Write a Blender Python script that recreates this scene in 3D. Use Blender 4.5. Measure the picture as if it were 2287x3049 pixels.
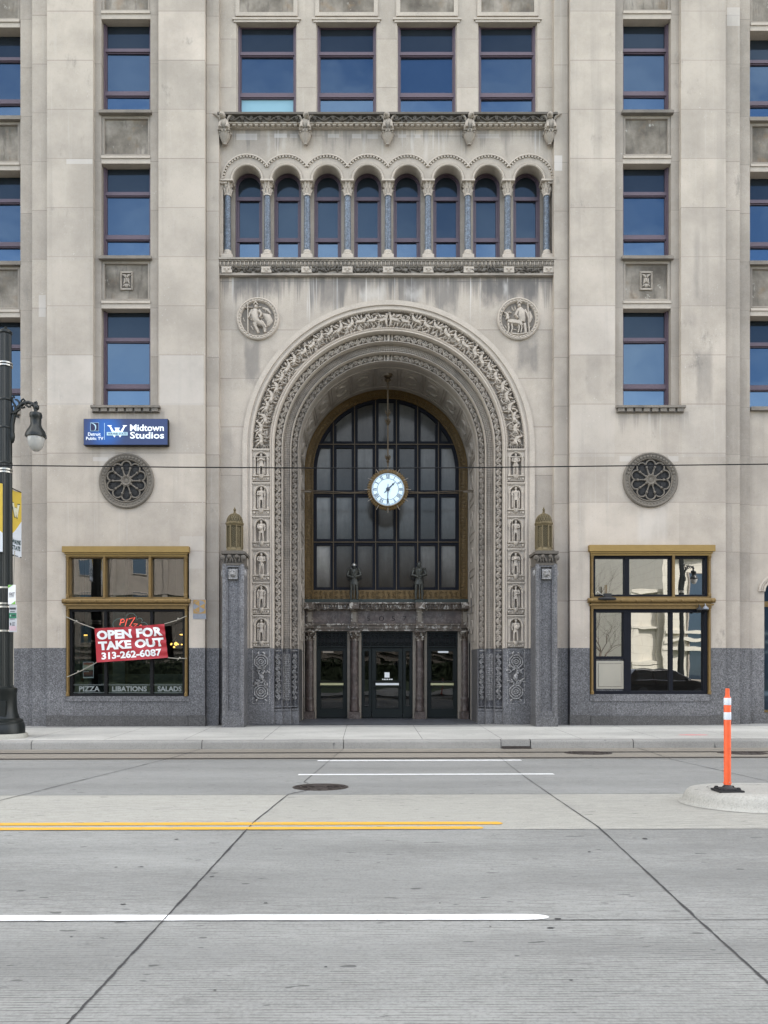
import bpy, bmesh, math, random
from mathutils import Vector, Matrix
from mathutils.geometry import tessellate_polygon

for _o in list(bpy.data.objects):
    bpy.data.objects.remove(_o)
scene = bpy.context.scene
COL = scene.collection
R = math.radians
pi = math.pi

# ------------------------------------------------------------------ camera
F = 2291.0; CX = 1093.0; HY = 2002.0; CAMZ = 1.6     # CX, HY: the vanishing point of the street's depth in the photo
cam_d = bpy.data.cameras.new('camera')
cam = bpy.data.objects.new('camera', cam_d); COL.objects.link(cam)
cam.location = (0, 0, CAMZ)
cam.rotation_euler = (R(90), 0, 0)
cam_d.sensor_width = 36; cam_d.sensor_height = 36; cam_d.sensor_fit = 'AUTO'
cam_d.lens = F / 3049 * 36
cam_d.shift_x = (2287 / 2 - CX) / 3049
cam_d.shift_y = (HY - 3049 / 2) / 3049
cam_d.clip_end = 2000
scene.camera = cam

# ------------------------------------------------------------------ sky, sun, exposure
SUN_EL = R(50); SUN_AZ = R(38)
world = bpy.data.worlds.new('World'); scene.world = world; world.use_nodes = True
wt = world.node_tree; wt.nodes.clear()
w_out = wt.nodes.new('ShaderNodeOutputWorld'); w_bg = wt.nodes.new('ShaderNodeBackground')
w_sky = wt.nodes.new('ShaderNodeTexSky'); w_sky.sky_type = 'NISHITA'; w_sky.sun_disc = False
w_sky.sun_elevation = SUN_EL; w_sky.sun_rotation = SUN_AZ; w_sky.air_density = 1.0; w_sky.dust_density = 0.6; w_sky.ozone_density = 1.4
w_tc = wt.nodes.new('ShaderNodeTexCoord'); w_map = wt.nodes.new('ShaderNodeMapping'); w_map.inputs['Scale'].default_value = (1, 1, 2.2)
w_n = wt.nodes.new('ShaderNodeTexNoise'); w_n.inputs['Scale'].default_value = 1.9; w_n.inputs['Detail'].default_value = 6; w_n.inputs['Roughness'].default_value = .55
w_r = wt.nodes.new('ShaderNodeValToRGB'); w_r.color_ramp.elements[0].position = .40; w_r.color_ramp.elements[1].position = .60
w_mix = wt.nodes.new('ShaderNodeMixRGB'); w_mix.inputs['Color2'].default_value = (12.0, 11.6, 10.6, 1)
L = wt.links.new
L(w_tc.outputs['Generated'], w_map.inputs['Vector']); L(w_map.outputs[0], w_n.inputs['Vector']); L(w_n.outputs['Fac'], w_r.inputs['Fac'])
# broken cloud added overhead to fill and warm the front; low sky left bluer
w_sx = wt.nodes.new('ShaderNodeSeparateXYZ'); L(w_tc.outputs['Generated'], w_sx.inputs[0])
w_mr = wt.nodes.new('ShaderNodeMapRange'); w_mr.interpolation_type = 'SMOOTHSTEP'; w_mr.inputs[1].default_value = -.82; w_mr.inputs[2].default_value = -.42; w_mr.inputs[3].default_value = .34; w_mr.inputs[4].default_value = 1.0
L(w_sx.outputs['Y'], w_mr.inputs[0])
w_mm = wt.nodes.new('ShaderNodeMath'); w_mm.operation = 'MULTIPLY'; L(w_r.outputs[0], w_mm.inputs[0]); L(w_mr.outputs[0], w_mm.inputs[1])
L(w_sky.outputs[0], w_mix.inputs['Color1']); L(w_mm.outputs[0], w_mix.inputs['Fac']); L(w_mix.outputs[0], w_bg.inputs['Color'])
w_bg.inputs['Strength'].default_value = 0.15
L(w_bg.outputs[0], w_out.inputs['Surface'])
sun_d = bpy.data.lights.new('sun', 'SUN'); sun_d.energy = 4.0; sun_d.angle = R(.53); sun_d.color = (1, .95, .87)
sun = bpy.data.objects.new('sun', sun_d); COL.objects.link(sun)
sdir = Vector((math.sin(SUN_AZ) * math.cos(SUN_EL), math.cos(SUN_AZ) * math.cos(SUN_EL), math.sin(SUN_EL)))
sun.location = sdir * 100
sun.rotation_euler = (-sdir).to_track_quat('-Z', 'Y').to_euler()
vs = scene.view_settings
vs.view_transform = 'Standard'; vs.look = 'None'; vs.gamma = 1; vs.use_curve_mapping = False
vs.exposure = 1.58
scene.cycles.max_bounces = 6; scene.cycles.diffuse_bounces = 4; scene.cycles.glossy_bounces = 4
scene.cycles.transparent_max_bounces = 8; scene.cycles.caustics_reflective = False; scene.cycles.caustics_refractive = False
scene.cycles.use_denoising = True; scene.cycles.denoising_input_passes = 'RGB_ALBEDO_NORMAL'; scene.cycles.denoising_prefilter = 'ACCURATE'
scene.cycles.sample_clamp_indirect = 6

# ------------------------------------------------------------------ measuring: a pixel of the 2287x3049 photo at world depth Y
def at(px, py, Y): return Vector(((px - CX) / F * Y, Y, CAMZ + (HY - py) / F * Y))
YP = 20.6
def X(px, Y=YP): return at(px, HY, Y).x
def Z(py, Y=YP, px=CX): return at(px, py, Y).z
S1 = (2002 - 1935.6) / F; S2 = 0.0292; YCROWN = 7.0; GRADE = 0.0025
def ground_z(Y, x=0):
    return (S1 * Y if Y < YCROWN else S1 * YCROWN - S2 * (Y - YCROWN)) + GRADE * x
def ground_at(px, py, dz=0):
    u = (px - CX) / F; v = (HY - py) / F
    t = (CAMZ - dz) / (S1 + GRADE * u - v)
    if t > YCROWN:
        t = (S1 * YCROWN + S2 * YCROWN - CAMZ + dz) / (v + S2 - GRADE * u)
    return Vector((t * u, t, CAMZ + t * v))
YK = 17.05                      # kerb face
def walk_z(Y, x=0): return 0.10 + 0.0203 * (Y - YK) + GRADE * x

# ------------------------------------------------------------------ objects
MW = {}
def place(o, parent=None):
    COL.objects.link(o)
    if parent is not None:
        o.parent = parent
        o.matrix_parent_inverse = MW[parent.name].inverted()
    MW[o.name] = Matrix.Identity(4)
    return o
def tag(o, label, cat, group=None, kind=None):
    if label: o['label'] = label
    if cat: o['category'] = cat
    if group: o['group'] = group
    if kind: o['kind'] = kind
    return o
def thing(name, label, cat, loc=(0, 0, 0), group=None):
    o = bpy.data.objects.new(name, None); COL.objects.link(o)
    o.location = loc; o.empty_display_size = .2
    MW[o.name] = Matrix.Translation(Vector(loc))
    return tag(o, label, cat, group)

class MB:
    def __init__(s): s.v = []; s.f = []
    def quad(s, a, b, c, d):
        n = len(s.v); s.v += [tuple(a), tuple(b), tuple(c), tuple(d)]; s.f.append((n, n + 1, n + 2, n + 3)); return s
    def tri(s, a, b, c):
        n = len(s.v); s.v += [tuple(a), tuple(b), tuple(c)]; s.f.append((n, n + 1, n + 2)); return s
    def box(s, x0, x1, y0, y1, z0, z1):
        n = len(s.v)
        s.v += [(x0, y0, z0), (x1, y0, z0), (x1, y1, z0), (x0, y1, z0), (x0, y0, z1), (x1, y0, z1), (x1, y1, z1), (x0, y1, z1)]
        for q in ((0, 3, 2, 1), (4, 5, 6, 7), (0, 1, 5, 4), (1, 2, 6, 5), (2, 3, 7, 6), (3, 0, 4, 7)): s.f.append(tuple(n + i for i in q))
        return s
    def holes(s, loops, y0, y1, back=True):
        """XZ loops (first outer, others holes) made solid between y0 (front) and y1."""
        tl = [[Vector((p[0], p[1], 0)) for p in l] for l in loops]
        tris = tessellate_polygon(tl)
        flat = [p for l in loops for p in l]
        n = len(s.v)
        s.v += [(p[0], y0, p[1]) for p in flat]
        for t in tris:
            a, b, c = (flat[i] for i in t)
            cr = (b[0] - a[0]) * (c[1] - a[1]) - (b[1] - a[1]) * (c[0] - a[0])
            t = t if cr > 0 else (t[0], t[2], t[1])
            s.f.append(tuple(n + i for i in t))
        m = len(s.v)
        s.v += [(p[0], y1, p[1]) for p in flat]
        if back:
            for t in tris: s.f.append(tuple(m + i for i in t))
        k = 0
        for li, l in enumerate(loops):
            c = len(l)
            for i in range(c):
                j = (i + 1) % c
                s.f.append((n + k + i, n + k + j, m + k + j, m + k + i))
            k += c
        return s
    def tube(s, pts, rad, n=8, cap=True, sq=None):
        pts = [Vector(p) for p in pts]
        if not hasattr(rad, '__len__'): rad = [rad] * len(pts)
        base = len(s.v); up = None
        for i, p in enumerate(pts):
            d = (pts[min(i + 1, len(pts) - 1)] - pts[max(i - 1, 0)])
            if d.length < 1e-9: d = Vector((0, 0, 1))
            d.normalize()
            if up is None or abs(up.dot(d)) > .98:
                up = Vector((0, 1, 0)) if abs(d.y) < .9 else Vector((1, 0, 0))
            sd = d.cross(up).normalized(); up = sd.cross(d).normalized()
            for k in range(n):
                a = 2 * pi * k / n
                v = p + (sd * math.cos(a) + up * math.sin(a) * (sq or 1)) * rad[i]
                s.v.append(tuple(v))
        for i in range(len(pts) - 1):
            for k in range(n):
                a = base + i * n + k; b = base + i * n + (k + 1) % n
                s.f.append((a, b, b + n, a + n))
        if cap:
            s.f.append(tuple(base + k for k in reversed(range(n))))
            s.f.append(tuple(base + (len(pts) - 1) * n + k for k in range(n)))
        return s
    def lathe(s, prof, c, n=24, axis='z', a0=0.0, sx=1, sy=1, flute=0, fd=0):
        """prof: (radius, along) around axis through c"""
        base = len(s.v); c = Vector(c)
        for r, h in prof:
            for k in range(n):
                a = a0 + 2 * pi * k / n
                rr = r * (1 - (fd if flute and k % 2 else 0))
                x, y = rr * math.cos(a) * sx, rr * math.sin(a) * sy
                s.v.append(tuple(c + (Vector((x, y, h)) if axis == 'z' else Vector((x, -h, y)) if axis == 'y' else Vector((h, x, y)))))
        m = len(prof)
        for i in range(m - 1):
            for k in range(n):
                a = base + i * n + k; b = base + i * n + (k + 1) % n
                s.f.append((a, b, b + n, a + n))
        s.f.append(tuple(base + k for k in range(n))); s.f.append(tuple(base + (m - 1) * n + k for k in range(n)))
        return s
    def ell(s, c, r, n=10, m=6, rot=0.0):
        base = len(s.v); cr, sr = math.cos(rot), math.sin(rot)
        for i in range(m + 1):
            t = pi * i / m
            for k in range(n):
                a = 2 * pi * k / n
                x = r[0] * math.sin(t) * math.cos(a); y = r[1] * math.sin(t) * math.sin(a); z = r[2] * math.cos(t)
                s.v.append((c[0] + x * cr - z * sr, c[1] + y, c[2] + x * sr + z * cr))
        for i in range(m):
            for k in range(n):
                a = base + i * n + k; b = base + i * n + (k + 1) % n
                s.f.append((a, a + n, b + n, b))
        return s
    def ridge(s, f, pts, hw, hh, base=0.0, flat=.55):
        """raised carved strip along pts (s,t) mapped by f(s,t,h)"""
        k = len(pts)
        if not hasattr(hw, '__len__'): hw = [hw] * k
        if not hasattr(hh, '__len__'): hh = [hh] * k
        n = len(s.v)
        for i in range(k):
            a = pts[max(i - 1, 0)]; b = pts[min(i + 1, k - 1)]
            dx, dy = b[0] - a[0], b[1] - a[1]; l = math.hypot(dx, dy) or 1
            nx, ny = -dy / l, dx / l
            for u, h in ((-1, 0), (-flat, .85), (flat, .85), (1, 0)):
                s.v.append(tuple(f(pts[i][0] + nx * u * hw[i], pts[i][1] + ny * u * hw[i], base + hh[i] * h)))
        for i in range(k - 1):
            for j in range(3):
                a = n + i * 4 + j
                s.f.append((a, a + 1, a + 5, a + 4))
        s.f.append((n, n + 1, n + 2, n + 3)); e = n + (k - 1) * 4
        s.f.append((e + 3, e + 2, e + 1, e))
        return s
    def sweep(s, prof, f, stations):
        """prof list of (a,b); f(station,a,b)->xyz ; open profile"""
        n = len(s.v); m = len(prof)
        for st in stations:
            for a, b in prof: s.v.append(tuple(f(st, a, b)))
        for i in range(len(stations) - 1):
            for j in range(m - 1):
                a = n + i * m + j
                s.f.append((a, a + 1, a + m + 1, a + m))
        return s
    def add(s, verts, faces):
        n = len(s.v); s.v += [tuple(v) for v in verts]; s.f += [tuple(n + i for i in f) for f in faces]; return s
    def warp(s, fn):
        s.v = [tuple(fn(*v)) for v in s.v]; return s
    def build(s, name, m, parent=None, smooth=False, bevel=0, wn=True):
        me = bpy.data.meshes.new(name); me.from_pydata(s.v, [], s.f)
        bm = bmesh.new(); bm.from_mesh(me)
        if bevel: bmesh.ops.remove_doubles(bm, verts=bm.verts, dist=1e-5)
        bmesh.ops.recalc_face_normals(bm, faces=bm.faces); bm.to_mesh(me); bm.free()
        me.materials.append(m)
        if smooth:
            me.polygons.foreach_set('use_smooth', [True] * len(me.polygons))
            me.set_sharp_from_angle(angle=R(smooth if smooth is not True else 40))
        o = bpy.data.objects.new(name, me); place(o, parent)
        if bevel:
            b = o.modifiers.new('bevel', 'BEVEL'); b.width = bevel; b.segments = 2; b.limit_method = 'ANGLE'; b.angle_limit = R(35)
        return o

def text_mesh(body, x0, x1, z0, z1, y, bold=0.0, depth=.002, shear=0.0, space=1.0, align='CENTER', line=1.0):
    """lettering fitted to the box x0..x1, z0..z1 on plane y, returned as verts, faces"""
    cu = bpy.data.curves.new('t', 'FONT'); cu.body = body; cu.offset = bold; cu.shear = shear; cu.space_character = space; cu.align_x = align; cu.space_line = line
    cu.resolution_u = 3; cu.extrude = 0
    o = bpy.data.objects.new('t', cu); COL.objects.link(o)
    dg = bpy.context.evaluated_depsgraph_get(); me = bpy.data.meshes.new_from_object(o.evaluated_get(dg))
    vs_ = [v.co.copy() for v in me.vertices]; fs = [tuple(p.vertices) for p in me.polygons]
    bpy.data.objects.remove(o); bpy.data.curves.remove(cu); bpy.data.meshes.remove(me)
    xa = min(v.x for v in vs_); xb = max(v.x for v in vs_); ya = min(v.y for v in vs_); yb = max(v.y for v in vs_)
    out = [(x0 + (v.x - xa) / (xb - xa) * (x1 - x0), y, z0 + (v.y - ya) / (yb - ya) * (z1 - z0)) for v in vs_]
    return out, fs
def letters(name, m, parent, *args, **kw):
    mb = MB(); mb.add(*text_mesh(*args, **kw)); return mb.build(name, m, parent)

def arc(cx, cz, r, a0, a1, n): return [(cx + r * math.cos(a0 + (a1 - a0) * i / n), cz + r * math.sin(a0 + (a1 - a0) * i / n)) for i in range(n + 1)]
def rect(x0, x1, z0, z1): return [(x0, z0), (x1, z0), (x1, z1), (x0, z1)]
rnd = random.Random(7)

# ------------------------------------------------------------------ materials
class NT:
    def __init__(s, name):
        s.m = bpy.data.materials.new(name); s.m.use_nodes = True; s.t = s.m.node_tree
        s.b = next(n for n in s.t.nodes if n.type == 'BSDF_PRINCIPLED'); s.out = next(n for n in s.t.nodes if n.type == 'OUTPUT_MATERIAL')
        g = s.t.nodes.new('ShaderNodeTexCoord'); s.pos = g.outputs['Object']
    def n(s, t, **kw):
        nd = s.t.nodes.new(t)
        for k, v in kw.items(): setattr(nd, k, v)
        return nd
    def set(s, sock, v):
        if v is None: return
        if hasattr(v, 'is_output'): s.t.links.new(v, sock)
        else:
            if sock.type == 'RGBA' and hasattr(v, '__len__') and len(v) == 3: v = (*v, 1)
            sock.default_value = v
    def math(s, op, a, b=None, c=None, clamp=False):
        nd = s.n('ShaderNodeMath', operation=op, use_clamp=clamp)
        for i, v in enumerate((a, b, c)):
            if v is not None: s.set(nd.inputs[i], v)
        return nd.outputs[0]
    def xyz(s, v=None):
        nd = s.n('ShaderNodeSeparateXYZ'); s.set(nd.inputs[0], v or s.pos); return nd.outputs
    def comb(s, x, y, z):
        nd = s.n('ShaderNodeCombineXYZ')
        for i, v in enumerate((x, y, z)): s.set(nd.inputs[i], v)
        return nd.outputs[0]
    def scale(s, sc, v=None, loc=(0, 0, 0)):
        nd = s.n('ShaderNodeMapping'); s.set(nd.inputs['Vector'], v or s.pos); nd.inputs['Scale'].default_value = sc; nd.inputs['Location'].default_value = loc; return nd.outputs[0]
    def noise(s, sc, v=None, detail=4, rough=.6, dist=0):
        nd = s.n('ShaderNodeTexNoise'); s.set(nd.inputs['Vector'], v or s.pos); nd.inputs['Scale'].default_value = sc; nd.inputs['Detail'].default_value = detail
        nd.inputs['Roughness'].default_value = rough; nd.inputs['Distortion'].default_value = dist; return nd.outputs['Fac']
    def white(s, v):
        nd = s.n('ShaderNodeTexWhiteNoise', noise_dimensions='3D'); s.set(nd.inputs['Vector'], v); return nd.outputs['Value']
    def ramp(s, f, stops):
        nd = s.n('ShaderNodeValToRGB'); e = nd.color_ramp.elements
        while len(e) < len(stops): e.new(.5)
        for i, (p, c) in enumerate(stops):
            e[i].position = p; e[i].color = (c, c, c, 1) if not hasattr(c, '__len__') else (*c, 1)
        s.set(nd.inputs[0], f); return nd.outputs[0]
    def mix(s, f, a, b, mode='MIX'):
        nd = s.n('ShaderNodeMixRGB', blend_type=mode); s.set(nd.inputs[0], f); s.set(nd.inputs[1], a); s.set(nd.inputs[2], b); return nd.outputs[0]
    def step(s, v, a, b):
        nd = s.n('ShaderNodeMapRange', interpolation_type='SMOOTHSTEP'); s.set(nd.inputs[0], v); nd.inputs[1].default_value = a; nd.inputs[2].default_value = b; return nd.outputs[0]
    def bump(s, h, dist=.01, strength=1):
        nd = s.n('ShaderNodeBump'); nd.inputs['Distance'].default_value = dist; nd.inputs['Strength'].default_value = strength; s.set(nd.inputs['Height'], h)
        s.t.links.new(nd.outputs[0], s.b.inputs['Normal']); return nd.outputs[0]
    def done(s, col, rough=.8, metal=0, ior=None, spec=None):
        s.set(s.b.inputs['Base Color'], col); s.set(s.b.inputs['Roughness'], rough); s.b.inputs['Metallic'].default_value = metal
        if ior: s.b.inputs['IOR'].default_value = ior
        if spec is not None: s.b.inputs['Specular IOR Level'].default_value = spec
        return s.m

def plain(name, c, rough=.6, metal=0, var=.25, sc=6, ior=None, spec=None):
    k = NT(name); n = k.noise(sc, detail=5)
    col = k.mix(n, tuple(v * (1 - var) for v in c), tuple(v * (1 + var) for v in c))
    return k.done(col, rough, metal, ior, spec)
def emit(name, c, st):
    k = NT(name); n = k.noise(3); k.done(c, .5)
    k.set(k.b.inputs['Emission Color'], k.mix(n, tuple(v * .9 for v in c), c)); k.b.inputs['Emission Strength'].default_value = st; return k.m

STONE = (.458, .406, .352)
def limestone(name, ashlar=True, tint=1.0, streak=None, blots=(), rects=(), dirt=.5, zrow=10.09, rowh=1.315, cell=1.23, xoff=0, shift=.37):
    k = NT(name); x, y, z = k.xyz()
    big = k.noise(.7, detail=6, rough=.62); fine = k.noise(9, detail=6, rough=.7)
    c = tuple(v * tint for v in STONE)
    col = k.mix(k.step(big, .3, .72), tuple(v * .79 for v in c), tuple(v * 1.08 for v in c))
    col = k.mix(k.math('MULTIPLY', k.step(fine, .35, .8), .16), col, (.5, .47, .44), 'MIX')
    if ashlar:
        r = k.math('DIVIDE', k.math('SUBTRACT', z, zrow), rowh)
        ri = k.math('FLOOR', r); fr = k.math('FRACT', r)
        xi = k.math('FLOOR', k.math('ADD', k.math('DIVIDE', k.math('SUBTRACT', x, xoff), cell), k.math('MULTIPLY', k.math('MODULO', ri, 2), shift)))
        wn = k.white(k.comb(xi, ri, 3.3))
        col = k.mix(1.0, col, k.ramp(wn, [(0, (.90, .895, .89)), (.55, (.985, .977, .965)), (.85, (1.03, 1.02, 1.005)), (1, (1.10, 1.085, 1.08))]), 'MULTIPLY')
        edge = k.math('LESS_THAN', k.math('ABSOLUTE', k.math('SUBTRACT', fr, .007)), .0075)
        col = k.mix(k.math('MULTIPLY', edge, k.math('MULTIPLY_ADD', wn, .45, .35)), col, (.2, .17, .15))
    gr = k.noise(75, detail=3, rough=.7); pit = k.noise(38, detail=2, rough=.5)
    col = k.mix(1, col, k.ramp(gr, [(.3, .86), (.7, 1.12)]), 'MULTIPLY'); col = k.mix(k.math('MULTIPLY', k.step(pit, .66, .74), .45), col, (.19, .17, .15))
    # mould blots
    sp = k.noise(1.05, k.scale((1.3, 1, .7), loc=(3.1, 0, 8.2)), detail=9, rough=.72)
    col = k.mix(k.math('MULTIPLY', k.step(sp, .60, .74), .6 * dirt + .15), col, (.17, .16, .145))
    # rain streaks
    st = k.noise(1.0, k.scale((3.3, 1, .13), loc=(0, 0, 1.7)), detail=5, rough=.55)
    col = k.mix(k.math('MULTIPLY', k.step(st, .54, .74), .35 * dirt), col, (.23, .21, .19))
    fs = k.noise(1.0, k.scale((14, 1, .45)), detail=3)
    col = k.mix(k.math('MULTIPLY', k.step(fs, .6, .75), .14), col, (.56, .53, .5))
    # pale chips and lime flecks
    ch = k.noise(24, detail=3, rough=.5)
    gate = k.step(k.noise(.9, k.scale((1, 1, 1), loc=(9, 2, 4))), .52, .66)
    col = k.mix(k.math('MULTIPLY', k.math('MULTIPLY', k.step(ch, .67, .72), gate), .55), col, (.66, .63, .6))
    for (za, zb, xa, xb, amt, fade) in (streak or ()):
        # soot washed down from a ledge: za lowest, zb ledge; drips have their own lengths
        dr = k.noise(1.0, k.scale((2.6, 1, 0.0), loc=(za, 0, 0)), detail=6, rough=.7)
        h = k.math('DIVIDE', k.math('SUBTRACT', z, za), zb - za)
        m = k.step(k.math('ADD', h, k.math('MULTIPLY', k.math('SUBTRACT', dr, .5), 4.2)), .50, .95)
        m = k.math('MULTIPLY', m, k.math('LESS_THAN', z, zb))
        m = k.math('MULTIPLY', m, k.math('MULTIPLY', k.math('GREATER_THAN', x, xa), k.math('LESS_THAN', x, xb)))
        m = k.math('MULTIPLY', m, k.math('MULTIPLY_ADD', k.noise(3.0, k.scale((1.2, 1, .5))), .9, .25, clamp=True))
        col = k.mix(k.math('MULTIPLY', m, amt), col, (.15, .14, .135))
        wd = k.noise(1.0, k.scale((9, 1, .12), loc=(5, 0, za)), detail=4)
        wm = k.math('MULTIPLY', k.step(wd, .61, .68), k.step(h, -.1, .5)); wm = k.math('MULTIPLY', wm, k.math('LESS_THAN', z, zb))
        wm = k.math('MULTIPLY', wm, k.math('MULTIPLY', k.math('GREATER_THAN', x, xa), k.math('LESS_THAN', x, xb)))
        col = k.mix(k.math('MULTIPLY', wm, amt * .8), col, (.6, .575, .55))
    for (xa, xb, za, zb, amt) in blots:      # soot and damp patches, each with its own place and ragged edge
        wob = k.math('MULTIPLY', k.math('SUBTRACT', k.noise(2.2, k.scale((1.6, 1, .7), loc=(xa, 0, za)), detail=6, rough=.65), .5), 1.0)
        ex = k.math('MULTIPLY', k.step(k.math('ADD', x, k.math('MULTIPLY', wob, .18)), xa - .05, xa + .08), k.step(k.math('ADD', x, k.math('MULTIPLY', wob, .18)), xb + .05, xb - .08))
        ez = k.math('MULTIPLY', k.step(k.math('ADD', z, wob), za - .25, za + .35), k.step(k.math('ADD', z, wob), zb + .25, zb - .2))
        m = k.math('MULTIPLY', k.math('MULTIPLY', ex, ez), k.math('MULTIPLY_ADD', wob, 1.3, .95, clamp=True))
        col = k.mix(k.math('MULTIPLY', m, abs(amt)), col, (.135, .127, .123) if amt > 0 else (.60, .57, .54))
    for (xa, xb, za, zb, c_, amt) in rects:   # replaced stones
        m = k.math('MULTIPLY', k.math('MULTIPLY', k.math('GREATER_THAN', x, xa), k.math('LESS_THAN', x, xb)), k.math('MULTIPLY', k.math('GREATER_THAN', z, za), k.math('LESS_THAN', z, zb)))
        col = k.mix(k.math('MULTIPLY', m, k.math('MULTIPLY', k.math('MULTIPLY_ADD', big, .8, .4, clamp=True), amt * .8)), col, c_)
    k.bump(k.math('ADD', k.math('MULTIPLY', fine, .6), k.math('MULTIPLY', big, .4)), .004, .5)
    return k.done(col, .85, spec=.25)

def carved(name, tint=1.0, soot=.5, warm=1.0):
    k = NT(name); n = k.noise(5, detail=6, rough=.7); m = k.noise(1.3, detail=6, rough=.65)
    c = (STONE[0] * tint, STONE[1] * tint, STONE[2] * tint * warm)
    col = k.mix(n, tuple(v * .8 for v in c), tuple(v * 1.1 for v in c))
    col = k.mix(k.math('MULTIPLY', k.step(m, .42, .68), soot), col, (.13, .12, .11))
    col = k.mix(1, col, k.ramp(k.noise(60, detail=3, rough=.7), [(.3, .82), (.7, 1.14)]), 'MULTIPLY')
    k.bump(n, .006, .6)
    return k.done(col, .88, spec=.2)

def granite(name, c=(.104, .103, .110), pol=.5, sp=1.0, rows=True):
    k = NT(name); v = k.n('ShaderNodeTexVoronoi'); k.set(v.inputs['Vector'], k.pos); v.inputs['Scale'].default_value = 42 * sp
    w = k.white(v.outputs['Color']); n = k.noise(30 * sp, detail=3); b = k.noise(.8, detail=5)
    col = k.ramp(w, [(0, tuple(q * .5 for q in c)), (.45, c), (.8, tuple(q * 1.35 for q in c)), (1, tuple(q * 2.0 for q in c))])
    col = k.mix(k.step(n, .5, .75), col, tuple(q * 1.5 for q in c))
    col = k.mix(1, col, k.ramp(b, [(.25, .82), (.75, 1.15)]), 'MULTIPLY')
    if rows:
        x, y, z = k.xyz(); st = k.noise(1.0, k.scale((4, 1, .5)), detail=4)
        sl = k.math('FLOOR', k.math('DIVIDE', x, 1.31)); col = k.mix(1, col, k.ramp(k.white(k.comb(sl, k.math('FLOOR', k.math('DIVIDE', z, 1.1)), 2)), [(0, .84), (1, 1.14)]), 'MULTIPLY')
        jn = k.math('LESS_THAN', k.math('ABSOLUTE', k.math('SUBTRACT', k.math('FRACT', k.math('DIVIDE', x, 1.31)), .003)), .0035); col = k.mix(k.math('MULTIPLY', jn, .7), col, (.025, .024, .024))
        col = k.mix(k.math('MULTIPLY', k.step(z, .9, .15), k.math('MULTIPLY', st, .55)), col, (.07, .066, .06))
    return k.done(col, pol)
XC = .585; ZS = 7.745; YC = 20.95; YR = 23.5
M = {}
ST1 = (Z(965, YC), Z(822, YC), X(652, YC), X(1652, YC), 1.0, 1)
ST2 = (Z(470, YC), Z(376, YC), X(652, YC), X(1652, YC), .7, 1)
ST3 = (7.9, Z(1225), X(262), X(490), .35, 1); ST3b = (7.6, Z(1225), X(1815), X(2050), .5, 1)
PALE = (.56, .53, .51)
def BL(y, l): return [(X(a, y), X(b, y), Z(d, y), Z(c, y), amt) for a, b, c, d, amt in l]
def RC(y, l): return [(X(a, y), X(b, y), Z(d, y), Z(c, y), PALE, amt) for a, b, c, d, amt in l]
M['wall'] = limestone('limestone_ashlar', dirt=.85, cell=2.96, xoff=-6.45, shift=0, streak=(ST3, ST3b), blots=BL(YP, [(2072, 2122, 1050, 1200, .42), (2066, 2086, 700, 900, .3), (1745, 1790, 1060, 1190, .2), (395, 480, 1240, 1345, .18), (300, 345, 1320, 1420, -.25), (1900, 1985, 1525, 1620, -.3), (2030, 2075, 930, 985, .25), (230, 262, 1240, 1400, .2)]),
    rects=RC(YP, [(535, 606, 1597, 1638, .35), (520, 606, 1641, 1693, .3), (198, 275, 474, 488, .8), (277, 322, 1361, 1373, .7), (142, 276, 1058, 1206, .35), (476, 606, 1058, 1206, .4), (1700, 1830, 910, 1057, .22), (1700, 1830, 1206, 1361, .15), (1845, 1880, 1358, 1374, .5), (1990, 2020, 1358, 1374, .5), (2030, 2160, 1206, 1361, .15)]))
M['strip'] = limestone('limestone_setback', tint=.86, dirt=.9, rects=RC(YP + .16, [(1651, 1674, 463, 508, .95), (117, 138, 880, 945, .6), (2163, 2202, 25, 80, .6)]), blots=BL(YP + .16, [(612, 640, 860, 905, .4), (1655, 1690, 1100, 1480, .2)]))
M['bay'] = limestone('limestone_bay', streak=(ST1, ST2), tint=.97, dirt=.55, blots=BL(YC, [(727, 775, 1015, 1135, .6), (1540, 1604, 1015, 1105, .6), (700, 832, 828, 880, .75), (953, 1026, 835, 925, .6), (1187, 1247, 835, 925, .6), (1290, 1362, 835, 935, .7), (1431, 1605, 828, 905, .85), (1070, 1150, 862, 888, -.6), (1205, 1260, 862, 890, -.6), (1500, 1512, 830, 890, -.7), (660, 700, 1300, 1345, .25), (690, 800, 430, 470, .2), (985, 993, 420, 463, .8), (1027, 1031, 376, 470, .85), (1506, 1512, 390, 470, .85), (1001, 1006, 376, 400, .7), (1225, 1232, 400, 465, -.8), (1266, 1272, 380, 475, -.8), (797, 803, 385, 460, -.7), (843, 848, 400, 460, -.7), (1318, 1324, 390, 460, -.6), (1082, 1086, 380, 460, -.8)]),
    rects=RC(YC, [(704, 766, 398, 417, .75), (817, 854, 398, 410, 1.0), (864, 886, 399, 411, .5), (976, 1010, 399, 410, .6), (1048, 1076, 399, 412, .6), (1094, 1126, 400, 413, .6), (1186, 1210, 400, 410, .6), (1236, 1252, 400, 411, .7), (1422, 1486, 399, 412, .35)]), zrow=Z(839, YC), rowh=1.32)
M['jamb'] = limestone('limestone_reveal', tint=.74, dirt=.9); M['vault'] = limestone('limestone_vault_shaded', ashlar=False, tint=.60, dirt=1); M['ground'] = carved('shade_dark_carving_ground', .50, .4); M['ground_mid'] = carved('shade_mid_carving_ground', .68, .35)  # vault and carving grounds carry recess shade in their colour
M['trim'] = carved('limestone_trim', 1.0, .12)
M['carve'] = carved('limestone_carved', 1.05, .10)
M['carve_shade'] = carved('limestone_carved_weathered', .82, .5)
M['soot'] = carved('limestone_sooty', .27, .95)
M['sill'] = carved('limestone_sill', .50, .8)
M['gran'] = granite('grey_granite'); M['gran_light'] = granite('grey_granite_carved', (.21, .205, .205), .6, rows=False)
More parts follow.
